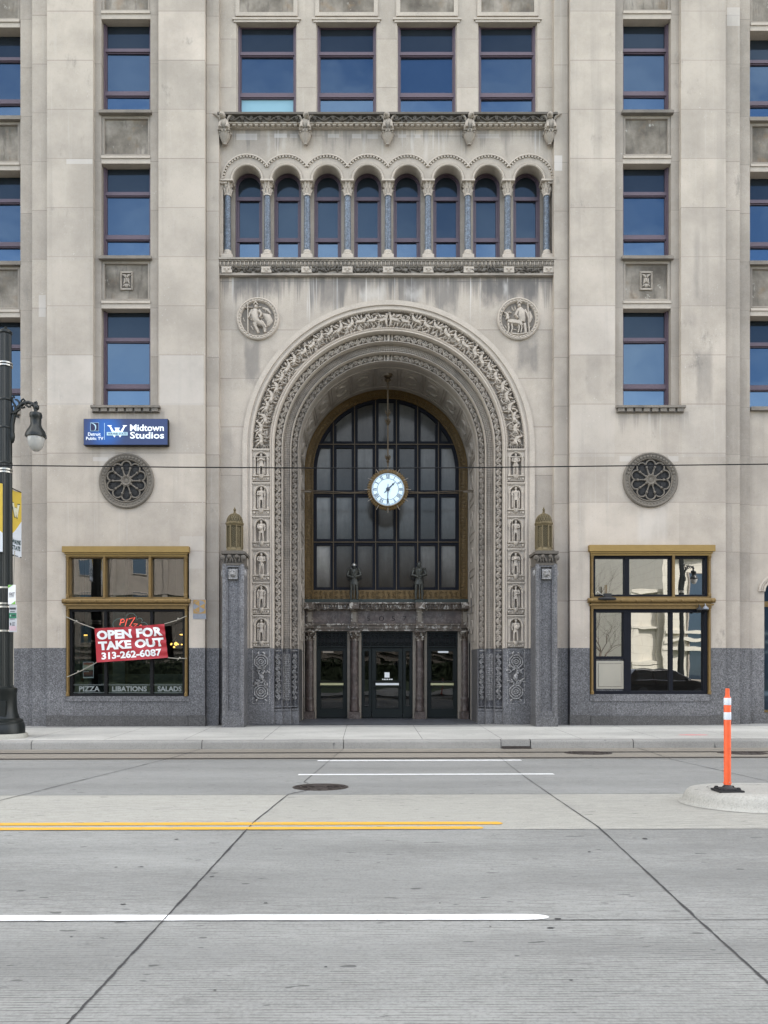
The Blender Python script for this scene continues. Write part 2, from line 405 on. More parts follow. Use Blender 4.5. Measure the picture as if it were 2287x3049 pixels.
M['gran_base'] = granite('grey_granite_plinth', (.062, .060, .062))
M['gran_blue'] = granite('blue_granite', (.085, .105, .135), .35, .8, rows=False)
M['gran_rose'] = carved('sooty_stone_rosette', .38, .45, .98); M['gran_rose_back'] = plain('rosette_recess_shade', (.026, .026, .027), .9)  # near-black recess and petals: deep shade put into the colour

def spandrel_mat():
    # thin stone slabs: brown-black damp in the middle, rust tints, pale lime bloom in ragged patches
    k = NT('stained_spandrel'); n = k.noise(1.1, detail=7, rough=.62); v = k.noise(1.0, k.scale((7, 1, 1.2)), detail=6, rough=.65); w = k.noise(3.2, k.scale((1, 1, .8), loc=(4, 0, 9)), detail=8, rough=.75); o = k.noise(2.3, k.scale((1, 1, 1), loc=(1, 5, 3)), detail=4)
    c = k.ramp(n, [(.33, (.085, .072, .058)), (.47, (.165, .145, .12)), (.60, (.265, .235, .20)), (.75, (.37, .335, .29))])
    c = k.mix(k.math('MULTIPLY', k.step(o, .52, .72), .45), c, (.20, .125, .06))
    c = k.mix(k.math('MULTIPLY', k.step(v, .50, .68), .6), c, (.085, .075, .065))
    c = k.mix(k.math('MULTIPLY', k.step(w, .60, .70), .7), c, (.56, .54, .49))
    k.bump(n, .004); return k.done(c, .85)
M['spandrel'] = spandrel_mat()
M['mauve'] = plain('mauve_window_paint', (.090, .062, .084), .5, var=.25, sc=12)
M['navy'] = plain('navy_window_paint', (.008, .009, .014), .5, var=.2, spec=.12)
M['black'] = plain('black_frame_paint', (.010, .010, .011), .5, spec=.15)
M['gold'] = plain('gold_paint', (.165, .103, .032), .5, .25, var=.35, sc=9)
M['gold_cap'] = plain('gold_cap_paint', (.26, .168, .048), .45, .25, var=.18, sc=5)
M['bronze'] = plain('brown_bronze', (.125, .076, .024), .45, .35, var=.5, sc=16)
M['bronze_bar'] = plain('bronze_glazing_bar', (.075, .052, .028), .5, .3)
M['brass'] = plain('verdigris_brass', (.145, .113, .060), .5, .35, var=.35, sc=11)
M['brass_dark'] = plain('brass_shadow_lining', (.09, .075, .04), .6, .3)
M['teal'] = plain('dark_green_paint', (.010, .0135, .0135), .5, var=.2, spec=.2)
M['verdigris'] = plain('verdigris_metal', (.026, .036, .032), .55, .2)
M['statue'] = plain('dark_patinated_bronze', (.055, .056, .048), .5, .35, var=.35, sc=10)
M['iron'] = plain('black_green_iron', (.006, .0085, .008), .4, .0, var=.3, spec=.4)
M['steel'] = plain('dull_steel', (.42, .40, .36), .32, .8, var=.12, sc=2)
M['rubber'] = plain('black_rubber', (.012, .012, .014), .6)
M['white'] = plain('white_enamel', (.78, .79, .80), .5, var=.05)
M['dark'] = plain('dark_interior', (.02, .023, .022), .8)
M['interior'] = plain('interior_plaster', (.10, .125, .115), .8)

def glass_op(name, base, ior, rough=.02, wav=0, var=.3, tint=(.50, .74, 1)):
    k = NT(name); n = k.noise(1.2, detail=3)
    if wav: k.bump(k.noise(.9, k.scale((1, 1, 1.2)), detail=2, rough=.4), wav, 1)
    k.b.inputs['Specular Tint'].default_value = (*tint, 1); return k.done(k.mix(n, tuple(v * (1 - var) for v in base), tuple(v * (1 + var) for v in base)), rough, ior=ior)
def glass_thru(name, tint, refl, wav=0, blotch=0):
    k = NT(name); tr = k.n('ShaderNodeBsdfTransparent'); k.set(tr.inputs[0], tint)
    gl = k.n('ShaderNodeBsdfGlossy'); gl.inputs['Roughness'].default_value = .004; k.set(gl.inputs[0], (.96, .97, 1))
    if wav:
        nd = k.n('ShaderNodeBump'); nd.inputs['Distance'].default_value = wav; k.set(nd.inputs['Height'], k.noise(.8, k.scale((1, 1, 1.4)), detail=2, rough=.35)); k.t.links.new(nd.outputs[0], gl.inputs['Normal'])
    lw = k.n('ShaderNodeFresnel'); lw.inputs['IOR'].default_value = 1.5
    mx = k.n('ShaderNodeMixShader'); k.set(mx.inputs[0], k.math('ADD', lw.outputs[0], refl, clamp=True))
    k.t.links.new(tr.outputs[0], mx.inputs[1]); k.t.links.new(gl.outputs[0], mx.inputs[2]); k.t.links.new(mx.outputs[0], k.out.inputs[0]); return k.m
M['glass'] = glass_op('blue_sky_glass', (.012, .020, .036), 2.1, .015, .006)
M['glass_low'] = glass_op('lower_sash_glass', (.014, .026, .050), 2.4, .015, .006); M['glass_top'] = glass_op('shaded_upper_glass', (.018, .022, .028), 1.5, .08)
M['glass_pale'] = glass_op('painted_sky_reflection', (.24, .40, .47), 1.5, .03, 0, .05)  # pale pane colour stands in for bright sky mirrored in the sash
def toned_panes():
    # grey glass: every pane has its own tone, outer columns paler, darker towards its foot
    k = NT('toned_grey_glass'); x, y, z = k.xyz()
    xi = k.math('FLOOR', k.math('DIVIDE', k.math('SUBTRACT', x, X(992.6, YR) - .6485), .6445)); zq = k.math('DIVIDE', k.math('SUBTRACT', z, Z(1757.6, YR)), 1.49)
    wn = k.white(k.comb(xi, k.math('FLOOR', zq), 5)); fr = k.math('FRACT', zq); n = k.noise(1.0, k.scale((3, 1, .5)), detail=5, rough=.6); n2 = k.noise(2.5, detail=4)
    edge = k.math('MULTIPLY', k.math('LESS_THAN', k.math('ABSOLUTE', k.math('SUBTRACT', xi, 3)), 2.5), 1.0)
    v = k.math('ADD', k.math('MULTIPLY_ADD', wn, .09, .03), k.math('MULTIPLY', k.math('SUBTRACT', 1, edge), .065))
    v = k.math('MULTIPLY', v, k.math('MULTIPLY_ADD', k.step(fr, .02, .8), .9, .35)); v = k.math('MULTIPLY', v, k.math('MULTIPLY_ADD', n, 1.4, .3)); v = k.math('MULTIPLY', v, k.math('MULTIPLY_ADD', n2, .8, .6))
    k.b.inputs['Specular Tint'].default_value = (1, .93, .84, 1); return k.done(k.mix(1, k.comb(v, v, v), (1, .985, .94), 'MULTIPLY'), .14, ior=1.42)
M['glass_portal'] = toned_panes()
M['glass_arc'] = glass_op('blue_grey_glass', (.016, .022, .032), 1.7, .03, .004)
M['glass_shop'] = glass_thru('clear_shop_glass', (.72, .80, .77), .035, .002)
M['glass_mirror'] = glass_thru('mirrored_shop_glass', (.25, .28, .30), .35, .003); M['glass_upper'] = glass_thru('pale_reflecting_glass', (.72, .80, .77), .17, .002)
M['glass_door'] = glass_thru('door_glass', (.55, .6, .6), .01, .004)
def marble_mat(name, c, vein, amt):
    k = NT(name); n = k.noise(4, detail=6, rough=.65); v = k.noise(3.2, k.scale((1, 1, .45)), detail=5, rough=.6, dist=2.2)
    s = k.noise(6, k.scale((1, 1, 1), loc=(2, 5, 1)), detail=7, rough=.75)
    col = k.ramp(n, [(.3, tuple(q * .55 for q in c)), (.5, c), (.7, tuple(q * 1.6 for q in c))])
    vm = k.math('SUBTRACT', 1, k.step(k.math('ABSOLUTE', k.math('SUBTRACT', v, .5)), .0, .018))
    col = k.mix(k.math('MULTIPLY', vm, .45), col, vein)
    col = k.mix(k.math('MULTIPLY', k.step(s, .535, .575), amt), col, (.40, .37, .33))
    return k.done(col, .4)
M['marble'] = marble_mat('brown_marble', (.060, .043, .038), (.20, .18, .17), .12)
M['peel'] = marble_mat('peeling_brown_cornice', (.075, .055, .040), (.22, .19, .16), .95)
M['pale_strip'] = plain('pale_door_jamb', (.22, .19, .155), .7, var=.35, sc=7)

root = thing('stone_building', 'pale limestone building with a carved arched entrance, arcade and grey granite base', 'building', (XC, YP, walk_z(YP)))

# ------------------------------------------------------------------ outer piers with a window slot and a shop opening
ZG = Z(1929); ZTOP = 44.0; ZSILL = Z(1215)
def pier_block(xa, xb, sa, sb, oa, ob, otop, obot):
    x0, x1 = X(xa), X(xb); o0, o1 = X(oa), X(ob); zt = Z(otop); zb = Z(obot)
    mb = MB(); out = [(x0, ZG), (o0, ZG), (o0, zt), (o1, zt), (o1, ZG), (x1, ZG), (x1, ZTOP), (x0, ZTOP)]
    mb.holes([out, rect(X(sa), X(sb), ZSILL, ZTOP - 1)], YP, YP + .62); mb.build('wall', M['wall'], root)
    g = MB(); g.holes([[(x0, -.3), (x1, -.3), (x1, ZG), (o1, ZG), (o1, zb), (o0, zb), (o0, ZG), (x0, ZG)]], YP, YP + .62); g.build('granite_wall', M['gran'], root)
    p = MB(); p.box(x0 - .02, o0 + .02, YP - .035, YP + .3, -.3, Z(2129)); p.box(o1 - .02, x1 + .02, YP - .035, YP + .3, -.3, Z(2129)); p.box(o0 + .024, o1 - .024, YP - .05, YP + .3, -.3, Z(2131))
    p.build('plinth', M['gran_base'], root)
    s = MB(); s.box(o0 + .005, o1 - .005, YP - .03, YP + .45, Z(2088), zb + .001); s.build('granite_sill', M['gran'], root)
pier_block(140, 610, 277, 472, 196, 563, 1648, 2073)
pier_block(1698, 2161, 1832, 2028, 1756, 2117, 1646, 2067)

# set-back strips beside the piers (px, plane, zlow material change at the granite line)
for a, b, dy in ((607.5, 615, .24), (615, 652, .16), (96, 140, .13), (61, 96.5, .26), (1650, 1691, .16), (1691, 1698.5, .24), (2161, 2203, .13), (2203, 2233, .26)):
    y = YP + dy
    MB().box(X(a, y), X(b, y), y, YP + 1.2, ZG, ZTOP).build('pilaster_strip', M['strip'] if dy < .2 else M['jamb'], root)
    mb = MB(); mb.box(X(a, y), X(b, y), y, YP + 1.2, -.3, ZG); mb.box(X(a, y) + .004, X(b, y) - .004, y - .035, y + .2, -.3, Z(2129)); mb.build('granite_strip', M['gran'], root)

# ------------------------------------------------------------------ windows
YW = 21.02
def frame_bars(mb, x0, x1, z0, z1, w, y0, y1):
    mb.box(x0, x0 + w, y0, y1, z0, z1); mb.box(x1 - w, x1, y0, y1, z0, z1)
    mb.box(x0 + w, x1 - w, y0, y1, z0, z0 + w); mb.box(x0 + w, x1 - w, y0, y1, z1 - w, z1)
def sash_window(x0, x1, z0, z1, y, glass=('glass_top', 'glass', 'glass_low'), tilt=0):
    h = z1 - z0; w = .05; mb = MB()
    frame_bars(mb, x0, x1, z0, z1, w, y, y + .14)
    xi0, xi1, = x0 + w, x1 - w
    r1 = z1 - .315 * h; r2 = z1 - .765 * h
    mb.box(xi0, xi1, y + .015, y + .13, r1 - .042, r1 + .042); mb.box(xi0, xi1, y + .015, y + .13, r2 - .055, r2 + .055)
    zs = [(r1 + .042, z1 - w), (r2 + .055, r1 - .042), (z0 + w, r2 - .055)]
    for (a, b), in zip(zs): frame_bars(mb, xi0 + .003, xi1 - .003, a + .002, b - .002, .026, y + .045, y + .12)
    f = mb.build('window', M['mauve'], root)
    for (a, b), g in zip(zs, glass):
        yy = [y + .088 + rnd.uniform(-.007, .007) for _ in range(3)]; yy.append(yy[0] + yy[2] - yy[1])     # old sashes never sit quite square
        MB().quad((xi0 + .02, yy[0], a + .02), (xi1 - .02, yy[1], a + .02), (xi1 - .02, yy[2], b - .02), (xi0 + .02, yy[3], b - .02)).build('pane', M[g], f)
    return f
def recess_panel(x0, x1, z0, z1, y, relief=False):
    """spandrel: sunk stained panel in a moulded frame"""
    w = .075; mb = MB()
    mb.holes([rect(x0, x1, z0, z1), rect(x0 + w, x1 - w, z0 + w, z1 - w)], y, y + .3)
    mb.holes([rect(x0 + w * .55, x1 - w * .55, z0 + w * .55, z1 - w * .55), rect(x0 + w * .8, x1 - w * .8, z0 + w * .8, z1 - w * .8)], y - .010, y + .02)
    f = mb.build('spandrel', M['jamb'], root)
    MB().box(x0 + w - .01, x1 - w + .01, y + .055, y + .25, z0 + w - .01, z1 - w + .01).build('panel', M['spandrel'], f)
    if relief:
        cx = (x0 + x1) / 2; cz = (z0 + z1) / 2 + .03; c = MB(); yy = y + .055
        c.holes([rect(cx - .17, cx + .17, cz - .25, cz + .25), rect(cx - .125, cx + .125, cz - .205, cz + .205)], yy - .04, yy + .01)
        fm = lambda s, t, h: (cx + s, yy - h, cz + t)
        MB().box(cx - .13, cx + .13, yy - .006, yy + .01, cz - .21, cz + .21).build('sunk_ground', M['soot'], f)  # dark backing stands in for shade around the carved head
        for i in range(11):
            for sg in (-1, 1): c.ell((cx + sg * .148, yy - .045, cz - .22 + i * .044), (.016, .02, .016), 6, 4)
        for sg in (-1, 1):
            c.ridge(fm, [(0, .10), (sg * .06, .15), (sg * .11, .16)], [.05, .04, .015], .05)
            c.ridge(fm, [(sg * .055, .06), (sg * .05, -.03), (sg * .08, -.08)], [.02, .035, .015], .05)
            c.ridge(fm, [(0, -.10), (sg * .06, -.11), (sg * .10, -.16)], [.035, .03, .015], .045)
        c.ell((cx, yy, cz + .02), (.045, .05, .08), 8, 6); c.ell((cx, yy, cz - .13), (.06, .05, .055), 8, 6)
        c.build('relief', M['carve_shade'], f)

def window_column(ja, fa, fb, jb, dent, rows, nrel=1, ydx=0):
    y0 = YP + .12 + ydx
    zt = ZTOP - 1.02
    for a, b in ((ja, fa), (fb, jb)):
        x0, x1 = X(a, y0), X(b, y0); out = (a == ja)
        mb = MB(); mb.box(min(x0, x1), max(x0, x1), y0, y0 + .9, ZSILL, zt)
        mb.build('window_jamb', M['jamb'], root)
    ys = y0 + .03; x0, x1 = X(fa, y0) + .002, X(fb, y0) - .002
    for i, (wt_, wb_) in enumerate(rows):
        zt_, zb_ = Z(wt_, ys), Z(wb_, ys)
        sash_window(x0 + .003, x1 - .003, zb_ - (.10 if i == len(rows) - 1 else 0), zt_ + .12, ys + .13)
        l = MB(); l.box(x0, x1, ys - .03, ys + .6, zt_, zt_ + .13); l.box(x0, x1, ys - .06, ys + .1, zt_ + .13, zt_ + .20); l.build('lintel', M['trim'], root)
        if i < len(rows) - 1:
            nt = Z(rows[i + 1][0], ys)
            s = MB(); s.box(x0 - .05, x1 + .05, ys - .13, ys + .5, zb_ - .10, zb_ - .03); s.box(x0 - .02, x1 + .02, ys - .10, ys + .5, zb_ - .03, zb_); s.build('sill', M['sill'], root)
            recess_panel(x0, x1, nt + .20, zb_ - .10, ys, i == len(rows) - 2 and nrel)
    # upper storeys: the bay carries on above the picture
    zt_ = Z(rows[0][0], ys)
    recess_panel(x0, x1, zt_ + .20, zt_ + 1.62, ys)
    for k in range(5):
        zz = zt_ + 1.7 + k * 4.1
        if zz + 4 > zt: break
        sash_window(x0 + .003, x1 - .003, zz, zz + 2.6, ys + .2)
        recess_panel(x0, x1, zz + 2.62, zz + 4.08, ys)
    # dentilled bottom sill standing on the pier face
    d0, d1 = X(dent[0]), X(dent[1]); zs = Z(dent[2], YP - .14); s = MB()
    s.box(d0, d1, YP - .14, YP + .4, zs - .06, zs); s.box(d0 + .02, d1 - .02, YP - .05, YP + .2, zs - .165, zs - .06)
    n = 8
    for i in range(n):
        a = d0 + .02 + (d1 - d0 - .04) * (i + .0) / n
        s.box(a + .025, a + (d1 - d0 - .04) / n - .035, YP - .11, YP + .1, zs - .155, zs - .06)
    s.build('dentil_sill', M['sill'], root)
ROWS = ((59, 334), (489, 766), (920, 1208))
window_column(277, 302, 448, 472, (274, 479, 1206), ROWS)
window_column(1832, 1855, 1998, 2028, (1833, 2037, 1206), ROWS)

# side bays, mostly outside the frame
for a, b, sg in ((-86, 61, -1), (2232, 2380, 1)):
    y0 = YP + .36
    ys = y0; x0, x1 = X(a, y0), X(b, y0)
    rows = ((84, 352), (509, 783), (946, 1226)) if sg < 0 else ((94, 356), (513, 782), (942, 1214))
    for i, (wt_, wb_) in enumerate(rows):
        zt_, zb_ = Z(wt_, ys), Z(wb_, ys)
        sash_window(x0 + .003, x1 - .003, zb_, zt_ + .16, ys + .2)
        l = MB(); l.box(x0, x1, ys - .03, ys + .6, zt_, zt_ + .13); l.box(x0, x1, ys - .06, ys + .1, zt_ + .13, zt_ + .20); l.build('lintel', M['trim'], root)
        s = MB(); s.box(x0 - .05 * (i < 2), x1 + .05, ys - .11, ys + .5, zb_ - .10, zb_); s.build('sill', M['sill'], root)
        if i < 2: recess_panel(x0, x1, Z(rows[i + 1][0], ys) + .20, zb_ - .10, ys)
    recess_panel(x0, x1, Z(rows[0][0], ys) + .20, Z(rows[0][0], ys) + 1.7, ys)
    zb_ = Z(rows[2][1], ys) - .10
    # wall below the lowest window, with the start of an arched shop opening
    cx = (x0 + x1) / 2; rr = (x1 - x0) / 2 - .40
    hole = [(cx - rr, .35), (cx + rr, .35), (cx + rr, 3.8)] + arc(cx, 3.8, rr, 0, pi, 20)[1:]
    w = MB(); w.holes([[(x0, ZG), (cx - rr, ZG), (cx - rr, 3.8)] + arc(cx, 3.8, rr, pi, 0, 20)[1:] + [(cx + rr, ZG), (x1, ZG), (x1, zb_), (x0, zb_)]], ys, ys + .5)
    w.build('wall', M['wall'], root)
    g = MB(); g.box(x0, cx - rr, ys, ys + .5, -.3, ZG); g.box(cx + rr, x1, ys, ys + .5, -.3, ZG); g.box(cx - rr, cx + rr, ys, ys + .5, -.3, .5); g.build('granite_wall', M['gran'], root)
    f = MB(); f.holes([[(cx - rr, .5), (cx + rr, .5), (cx + rr, 3.8)] + arc(cx, 3.8, rr, 0, pi, 20)[1:], [(cx - rr + .07, .57), (cx + rr - .07, .57), (cx + rr - .07, 3.8)] + arc(cx, 3.8, rr - .07, 0, pi, 20)[1:]], ys + .18, ys + .28)
    f.box(cx - rr + .05, cx + rr - .05, ys + .17, ys + .27, 3.4, 3.55)
    fo = f.build('shop_window', M['gold'], root)
    p = MB(); p.holes([[(cx - rr, .5), (cx + rr, .5), (cx + rr, 3.8)] + arc(cx, 3.8, rr, 0, pi, 20)[1:]], ys + .23, ys + .24); p.build('pane', M['glass_arc'], fo)
    rv = MB()
    fmap = lambda st, aa, bb: (cx + (rr + aa * .6) * st[0], ys - bb, 3.8 + (rr + aa * .6) * st[1])
    rv.sweep([(.28, 0), (.28, .04), (.2, .05), (.18, .02), (.1, .02), (.08, .06), (0, .06), (0, -.2)], fmap, [(math.cos(pi * i / 24), math.sin(pi * i / 24)) for i in range(25)])
    for i in range(27):
        th = pi * (i + .5) / 27; rv.ell((cx + (rr + .085) * math.cos(th), ys - .03, 3.8 + (rr + .085) * math.sin(th)), (.03, .03, .03), 6, 4)
    rv.build('shop_arch', M['carve'], root)
    # beyond the frame: one more pier and the rest of the tower flank
    xe = -34 if sg < 0 else 35
    e = MB(); e.box(min(xe, x0 if sg < 0 else x1), max(xe, x0 if sg < 0 else x1), YP + .1, YP + 1.2, ZG, ZTOP); e.build('wall', M['wall'], root)
    e = MB(); e.box(min(xe, x0 if sg < 0 else x1), max(xe, x0 if sg < 0 else x1), YP + .1, YP + 1.2, -.4, ZG); e.build('granite_wall', M['gran'], root)
    e = MB(); e.box(x0, x1, ys, ys + .6, Z(rows[0][0], ys) + 1.7, ZTOP); e.build('wall', M['wall'], root)
# the mass of the building behind its front
b = MB(); b.box(-34, 35, 26.5, 46, -.4, ZTOP); b.box(-34, 35, 21.6, 26.5, 12.6, ZTOP); b.box(-34, X(650) , 21.75, 26.5, 5.6, 12.6); b.box(X(1652), 35, 21.75, 26.5, 5.6, 12.6)
b.box(-34, X(150), 21.75, 26.5, -.4, 5.6); b.box(X(2200), 35, 21.75, 26.5, -.4, 5.6)
b.build('tower', M['wall'], root)

# ------------------------------------------------------------------ the middle bay
bx0, bx1 = X(648, YC), X(1654, YC)
ARC_C = [735.6, 853, 974, 1095, 1213.6, 1333.5, 1454, 1575.5]; AR = .39; ZSP = Z(541, YC)
portal = [(XC - 3.95, -.3), (XC - 3.95, ZS)] + arc(XC, ZS, 3.95, pi, 0, 72)[1:-1] + [(XC + 3.95, ZS), (XC + 3.95, -.3)]
TW = [(704, 884), (941, 1123), (1182, 1361), (1423, 1600)]
ZC1T = Z(336, YC); ZC2T = Z(766, YC - .2)
arc_hole = [(X(664, YC), ZC2T), (X(1646, YC), ZC2T), (X(1646, YC), ZSP)]
for c in reversed(ARC_C):
    arc_hole += arc(X(c, YC), ZSP + .04, AR, 0, pi, 18)
arc_hole += [(X(664, YC), ZSP)]
twin = [rect(X(a, YC), X(b, YC), Z(338, YC), Z(68, YC)) for a, b in TW]
sp_h = [rect(X(a, YC), X(b, YC), Z(66, YC) + .2, Z(68, YC) + 1.75) for a, b in TW]
mb = MB()
mb.holes([[(bx0, ZG), (XC - 3.95, ZG)] + portal[1:-1] + [(XC + 3.95, ZG), (bx1, ZG), (bx1, ZTOP), (bx0, ZTOP)], arc_hole] + twin, YC, YC + .30)
mb.build('wall', M['bay'], root)
for a_, b_ in ((bx0, XC - 3.96), (XC + 3.96, bx1)):
    mb = MB(); mb.box(a_, b_, YC, YC + .3, -.3, ZG); mb.box(a_ + .002, b_ - .002, YC - .04, YC + .2, -.3, Z(2129)); mb.build('granite_wall', M['gran'], root)
for i, (a, b) in enumerate(TW):
    x0, x1 = X(a, YC) + .03, X(b, YC) - .03; zt_ = Z(68, YC)
    s = MB(); 
    for xx in (x0 - .03, x1): s.box(xx, xx + .03, YC + .06, YC + .5, Z(338, YC), zt_)
    s.box(x0 - .1, x1 + .1, YC - .03, YC - .001, zt_ + .0, zt_ + .06); s.box(x0 - .14, x1 + .14, YC - .05, YC - .001, zt_ + .06, zt_ + .11)
    s.build('window_jamb', M['trim'], root)
    sash_window(x0 + .002, x1 - .002, Z(338, YC), zt_ + .06, YC + .11, ('glass_top', 'glass', 'glass_pale' if i == 0 else 'glass_low'))
    f = MB(); zz = zt_ + .16; f.holes([rect(x0 - .05, x1 + .05, zz, zz + 1.5), rect(x0 + .06, x1 - .06, zz + .1, zz + 1.4)], YC - .04, YC - .001); fo = f.build('spandrel', M['trim'], root)
    MB().box(x0 + .05, x1 - .05, YC - .012, YC - .002, zz + .09, zz + 1.41).build('panel', M['spandrel'], fo)

# arcade: back wall with round-headed windows, columns, archivolts
YA = YC + .30
back = [rect(bx0, bx1, ZC2T, Z(470, YA))]
wins = []
for c in ARC_C:
    cxw = X(c, YC); hw = .375; zt_ = Z(552, YA)
    wins.append((cxw, hw, zt_)); back.append([(cxw - hw, ZC2T + .01), (cxw + hw, ZC2T + .01), (cxw + hw, zt_)] + arc(cxw, zt_, hw, 0, pi, 16)[1:])
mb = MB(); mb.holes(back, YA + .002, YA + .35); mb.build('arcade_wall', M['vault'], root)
for cxw, hw, zt_ in wins:
    w = .04; zb_ = ZC2T + .01
    def loop(d): return [(cxw - hw + d, zb_ + d), (cxw + hw - d, zb_ + d), (cxw + hw - d, zt_)] + arc(cxw, zt_, hw - d, 0, pi, 16)[1:]
    mb = MB(); y = YA + .08; mb.holes([loop(0), loop(w)], y, y + .12)
    mb.holes([loop(w + .001), loop(w + .03)], y + .04, y + .11)
    r1, r2 = Z(586, YA), Z(709, YA)
    mb.box(cxw - hw + w, cxw + hw - w, y + .01, y + .115, r1 - .05, r1 + .05); mb.box(cxw - hw + w, cxw + hw - w, y + .01, y + .115, r2 - .055, r2 + .055)
    for sg in (-1, 1): mb.box(cxw + sg * (hw - w - .045) - .016, cxw + sg * (hw - w - .045) + .016, y + .035, y + .105, zb_ + w, r1)
    f = mb.build('arcade_window', M['mauve'], root)
    p = MB(); p.holes([[(cxw - hw + .06, r1), (cxw + hw - .06, r1), (cxw + hw - .06, zt_)] + arc(cxw, zt_, hw - .06, 0, pi, 14)[1:]], y + .075, y + .085); p.build('pane', M['glass_top'], f)
    MB().box(cxw - hw + .06, cxw + hw - .06, y + .075, y + .085, r2, r1).build('pane', M['glass_arc'], f)
    MB().box(cxw - hw + .06, cxw + hw - .06, y + .075, y + .085, zb_ + .03, r2).build('pane', M['glass_low'], f)

def leaf_capital(mb, cx, cy, z0, z1, r0, r1, rows=2, n=8):
    mb.lathe([(r0 * 1.18, z0), (r0 * 1.22, z0 + .02), (r0 * 1.18, z0 + .04), (r0, z0 + .05), (r0 * .96, z0 + .5 * (z1 - z0)), (r1 * .62, z1 - .06), (r1 * .66, z1 - .046)], (cx, cy, 0), 16)
    for row in range(rows):
        for k in range(n):
            a = 2 * pi * (k + .5 * row) / n - pi / 2 + .01; h0 = z0 + .05 + row * (z1 - z0) * .32; h1 = z0 + (z1 - z0) * (.52 + .40 * row)
            ca, sa = math.cos(a), math.sin(a)
            def fm(s, t, h): return (cx + ca * (r0 * (1.0 + .0) + h) - sa * s, cy + sa * (r0 + h) + ca * s, t)
            w = r0 * .36
            mb.ridge(fm, [(0, h0), (0, h0 + .5 * (h1 - h0)), (0, h1 - .015), (0, h1 - .03)], [w * .7, w * 1.05, w * .9, w * .35], [.02, .04, .075 + row * .02, .12 + row * .03], .0)
    mb.box(cx - r1, cx + r1, cy - r1, cy + r1, z1 - .045, z1)
colpx = [676, 795, 914, 1035, 1155.5, 1275, 1394, 1513, 1630]
YCOL = YC + .09
for i, px in enumerate(colpx):
    cx = X(px, YC); za, zb_, zc, zd = Z(767, YCOL) - .04, Z(749, YCOL), Z(585, YCOL), Z(544, YCOL)
    c = MB(); c.lathe([(.088, zb_), (.09, zb_ + .4), (.08, zc)], (cx, YCOL, 0), 20); co = c.build('arcade_column', M['gran_blue'], root, smooth=True)
    c = MB(); c.box(cx - .155, cx + .155, YCOL - .155, YCOL + .15, za - .16, za + .06); c.lathe([(.14, za + .06), (.15, za + .085), (.14, za + .11), (.105, za + .125), (.115, za + .15), (.10, zb_ + .01)], (cx, YCOL, 0), 20); c.build('base', M['carve'], co, smooth=True)
    c = MB(); leaf_capital(c, cx, YCOL, zc - .01, zd, .085, .175); c.build('capital', M['carve'], co, smooth=50)
# archivolts above the capitals
for i, c in enumerate(ARC_C):
    cx = X(c, YC); z0 = ZSP + .04; mb = MB(); N = 28
    fm = lambda st, a, b: (cx + a * math.cos(st), YC - b, z0 + a * math.sin(st))
    mb.sweep([(.392, -.28), (.392, .0), (.395, .03), (.42, .045), (.445, .03), (.448, .001), (.462, .001), (.462, .018), (.47, .018), (.47, .001)], fm, [pi * k / N for k in range(N + 1)])
    lim0 = 0 if i == 7 else math.asin(.33 / .67); lim1 = pi if i == 0 else pi - math.asin(.33 / .67)
    if i == 0: lim1 = pi - .02
    if i == 7: lim0 = .02
    a0 = math.acos(min(1, .545 / .64)) if i < 7 else .03; a1 = pi - (math.acos(.545 / .64) if i > 0 else .03)
    st = [a0 + (a1 - a0) * k / N for k in range(N + 1)]
    mb.sweep([(.70, .001), (.70, .045), (.665, .05), (.66, .02)], fm, st)
    nd = int((a1 - a0) * .64 / .082)
    for k in range(nd):
        a = a0 + (a1 - a0) * (k + .5) / nd; w = .021
        q = [fm(a + d / .63, rr, h) for h in (.001, .04) for rr, d in ((.615, -w), (.66, -w), (.66, w), (.615, w))]
        mb.add(q, [(4, 5, 6, 7), (0, 1, 5, 4), (1, 2, 6, 5), (2, 3, 7, 6), (3, 0, 4, 7)])
    mb.build('arcade_arch', M['carve'], root)
for sg, a, b in ((-1, 655, 676), (1, 1630, 1652)): MB().box(X(a, YC), X(b, YC), YC - .05, YC - .001, Z(549, YC), Z(543, YC)).build('impost', M['carve'], root)

# ------------------------------------------------------------------ carved bands (all ornament is real relief)
def spiral(cs, ct, r, a0, turns, sgn, n=22, inner=.12):
    return [(cs + r * (1 - (1 - inner) * k / n) * math.cos(a0 + sgn * turns * 2 * pi * k / n), ct + r * (1 - (1 - inner) * k / n) * math.sin(a0 + sgn * turns * 2 * pi * k / n)) for k in range(n + 1)]
def leaf(mb, f, s, t, ang, ln, w, h, base=.0, bend=.5, serr=.25, n=7):
    pts = []; hw = []
    a = ang
    x, y = s, t
    for k in range(n):
        pts.append((x, y)); u = k / (n - 1)
        hw.append(max(.004, w * math.sin(pi * (.12 + .86 * u)) * (1 - serr * (k % 2))))
        x += math.cos(a) * ln / (n - 1); y += math.sin(a) * ln / (n - 1); a += bend / (n - 1)
    mb.ridge(f, pts, hw, [h * (.5 + .5 * math.sin(pi * (.2 + .7 * k / (n - 1)))) for k in range(n)], base, .35)
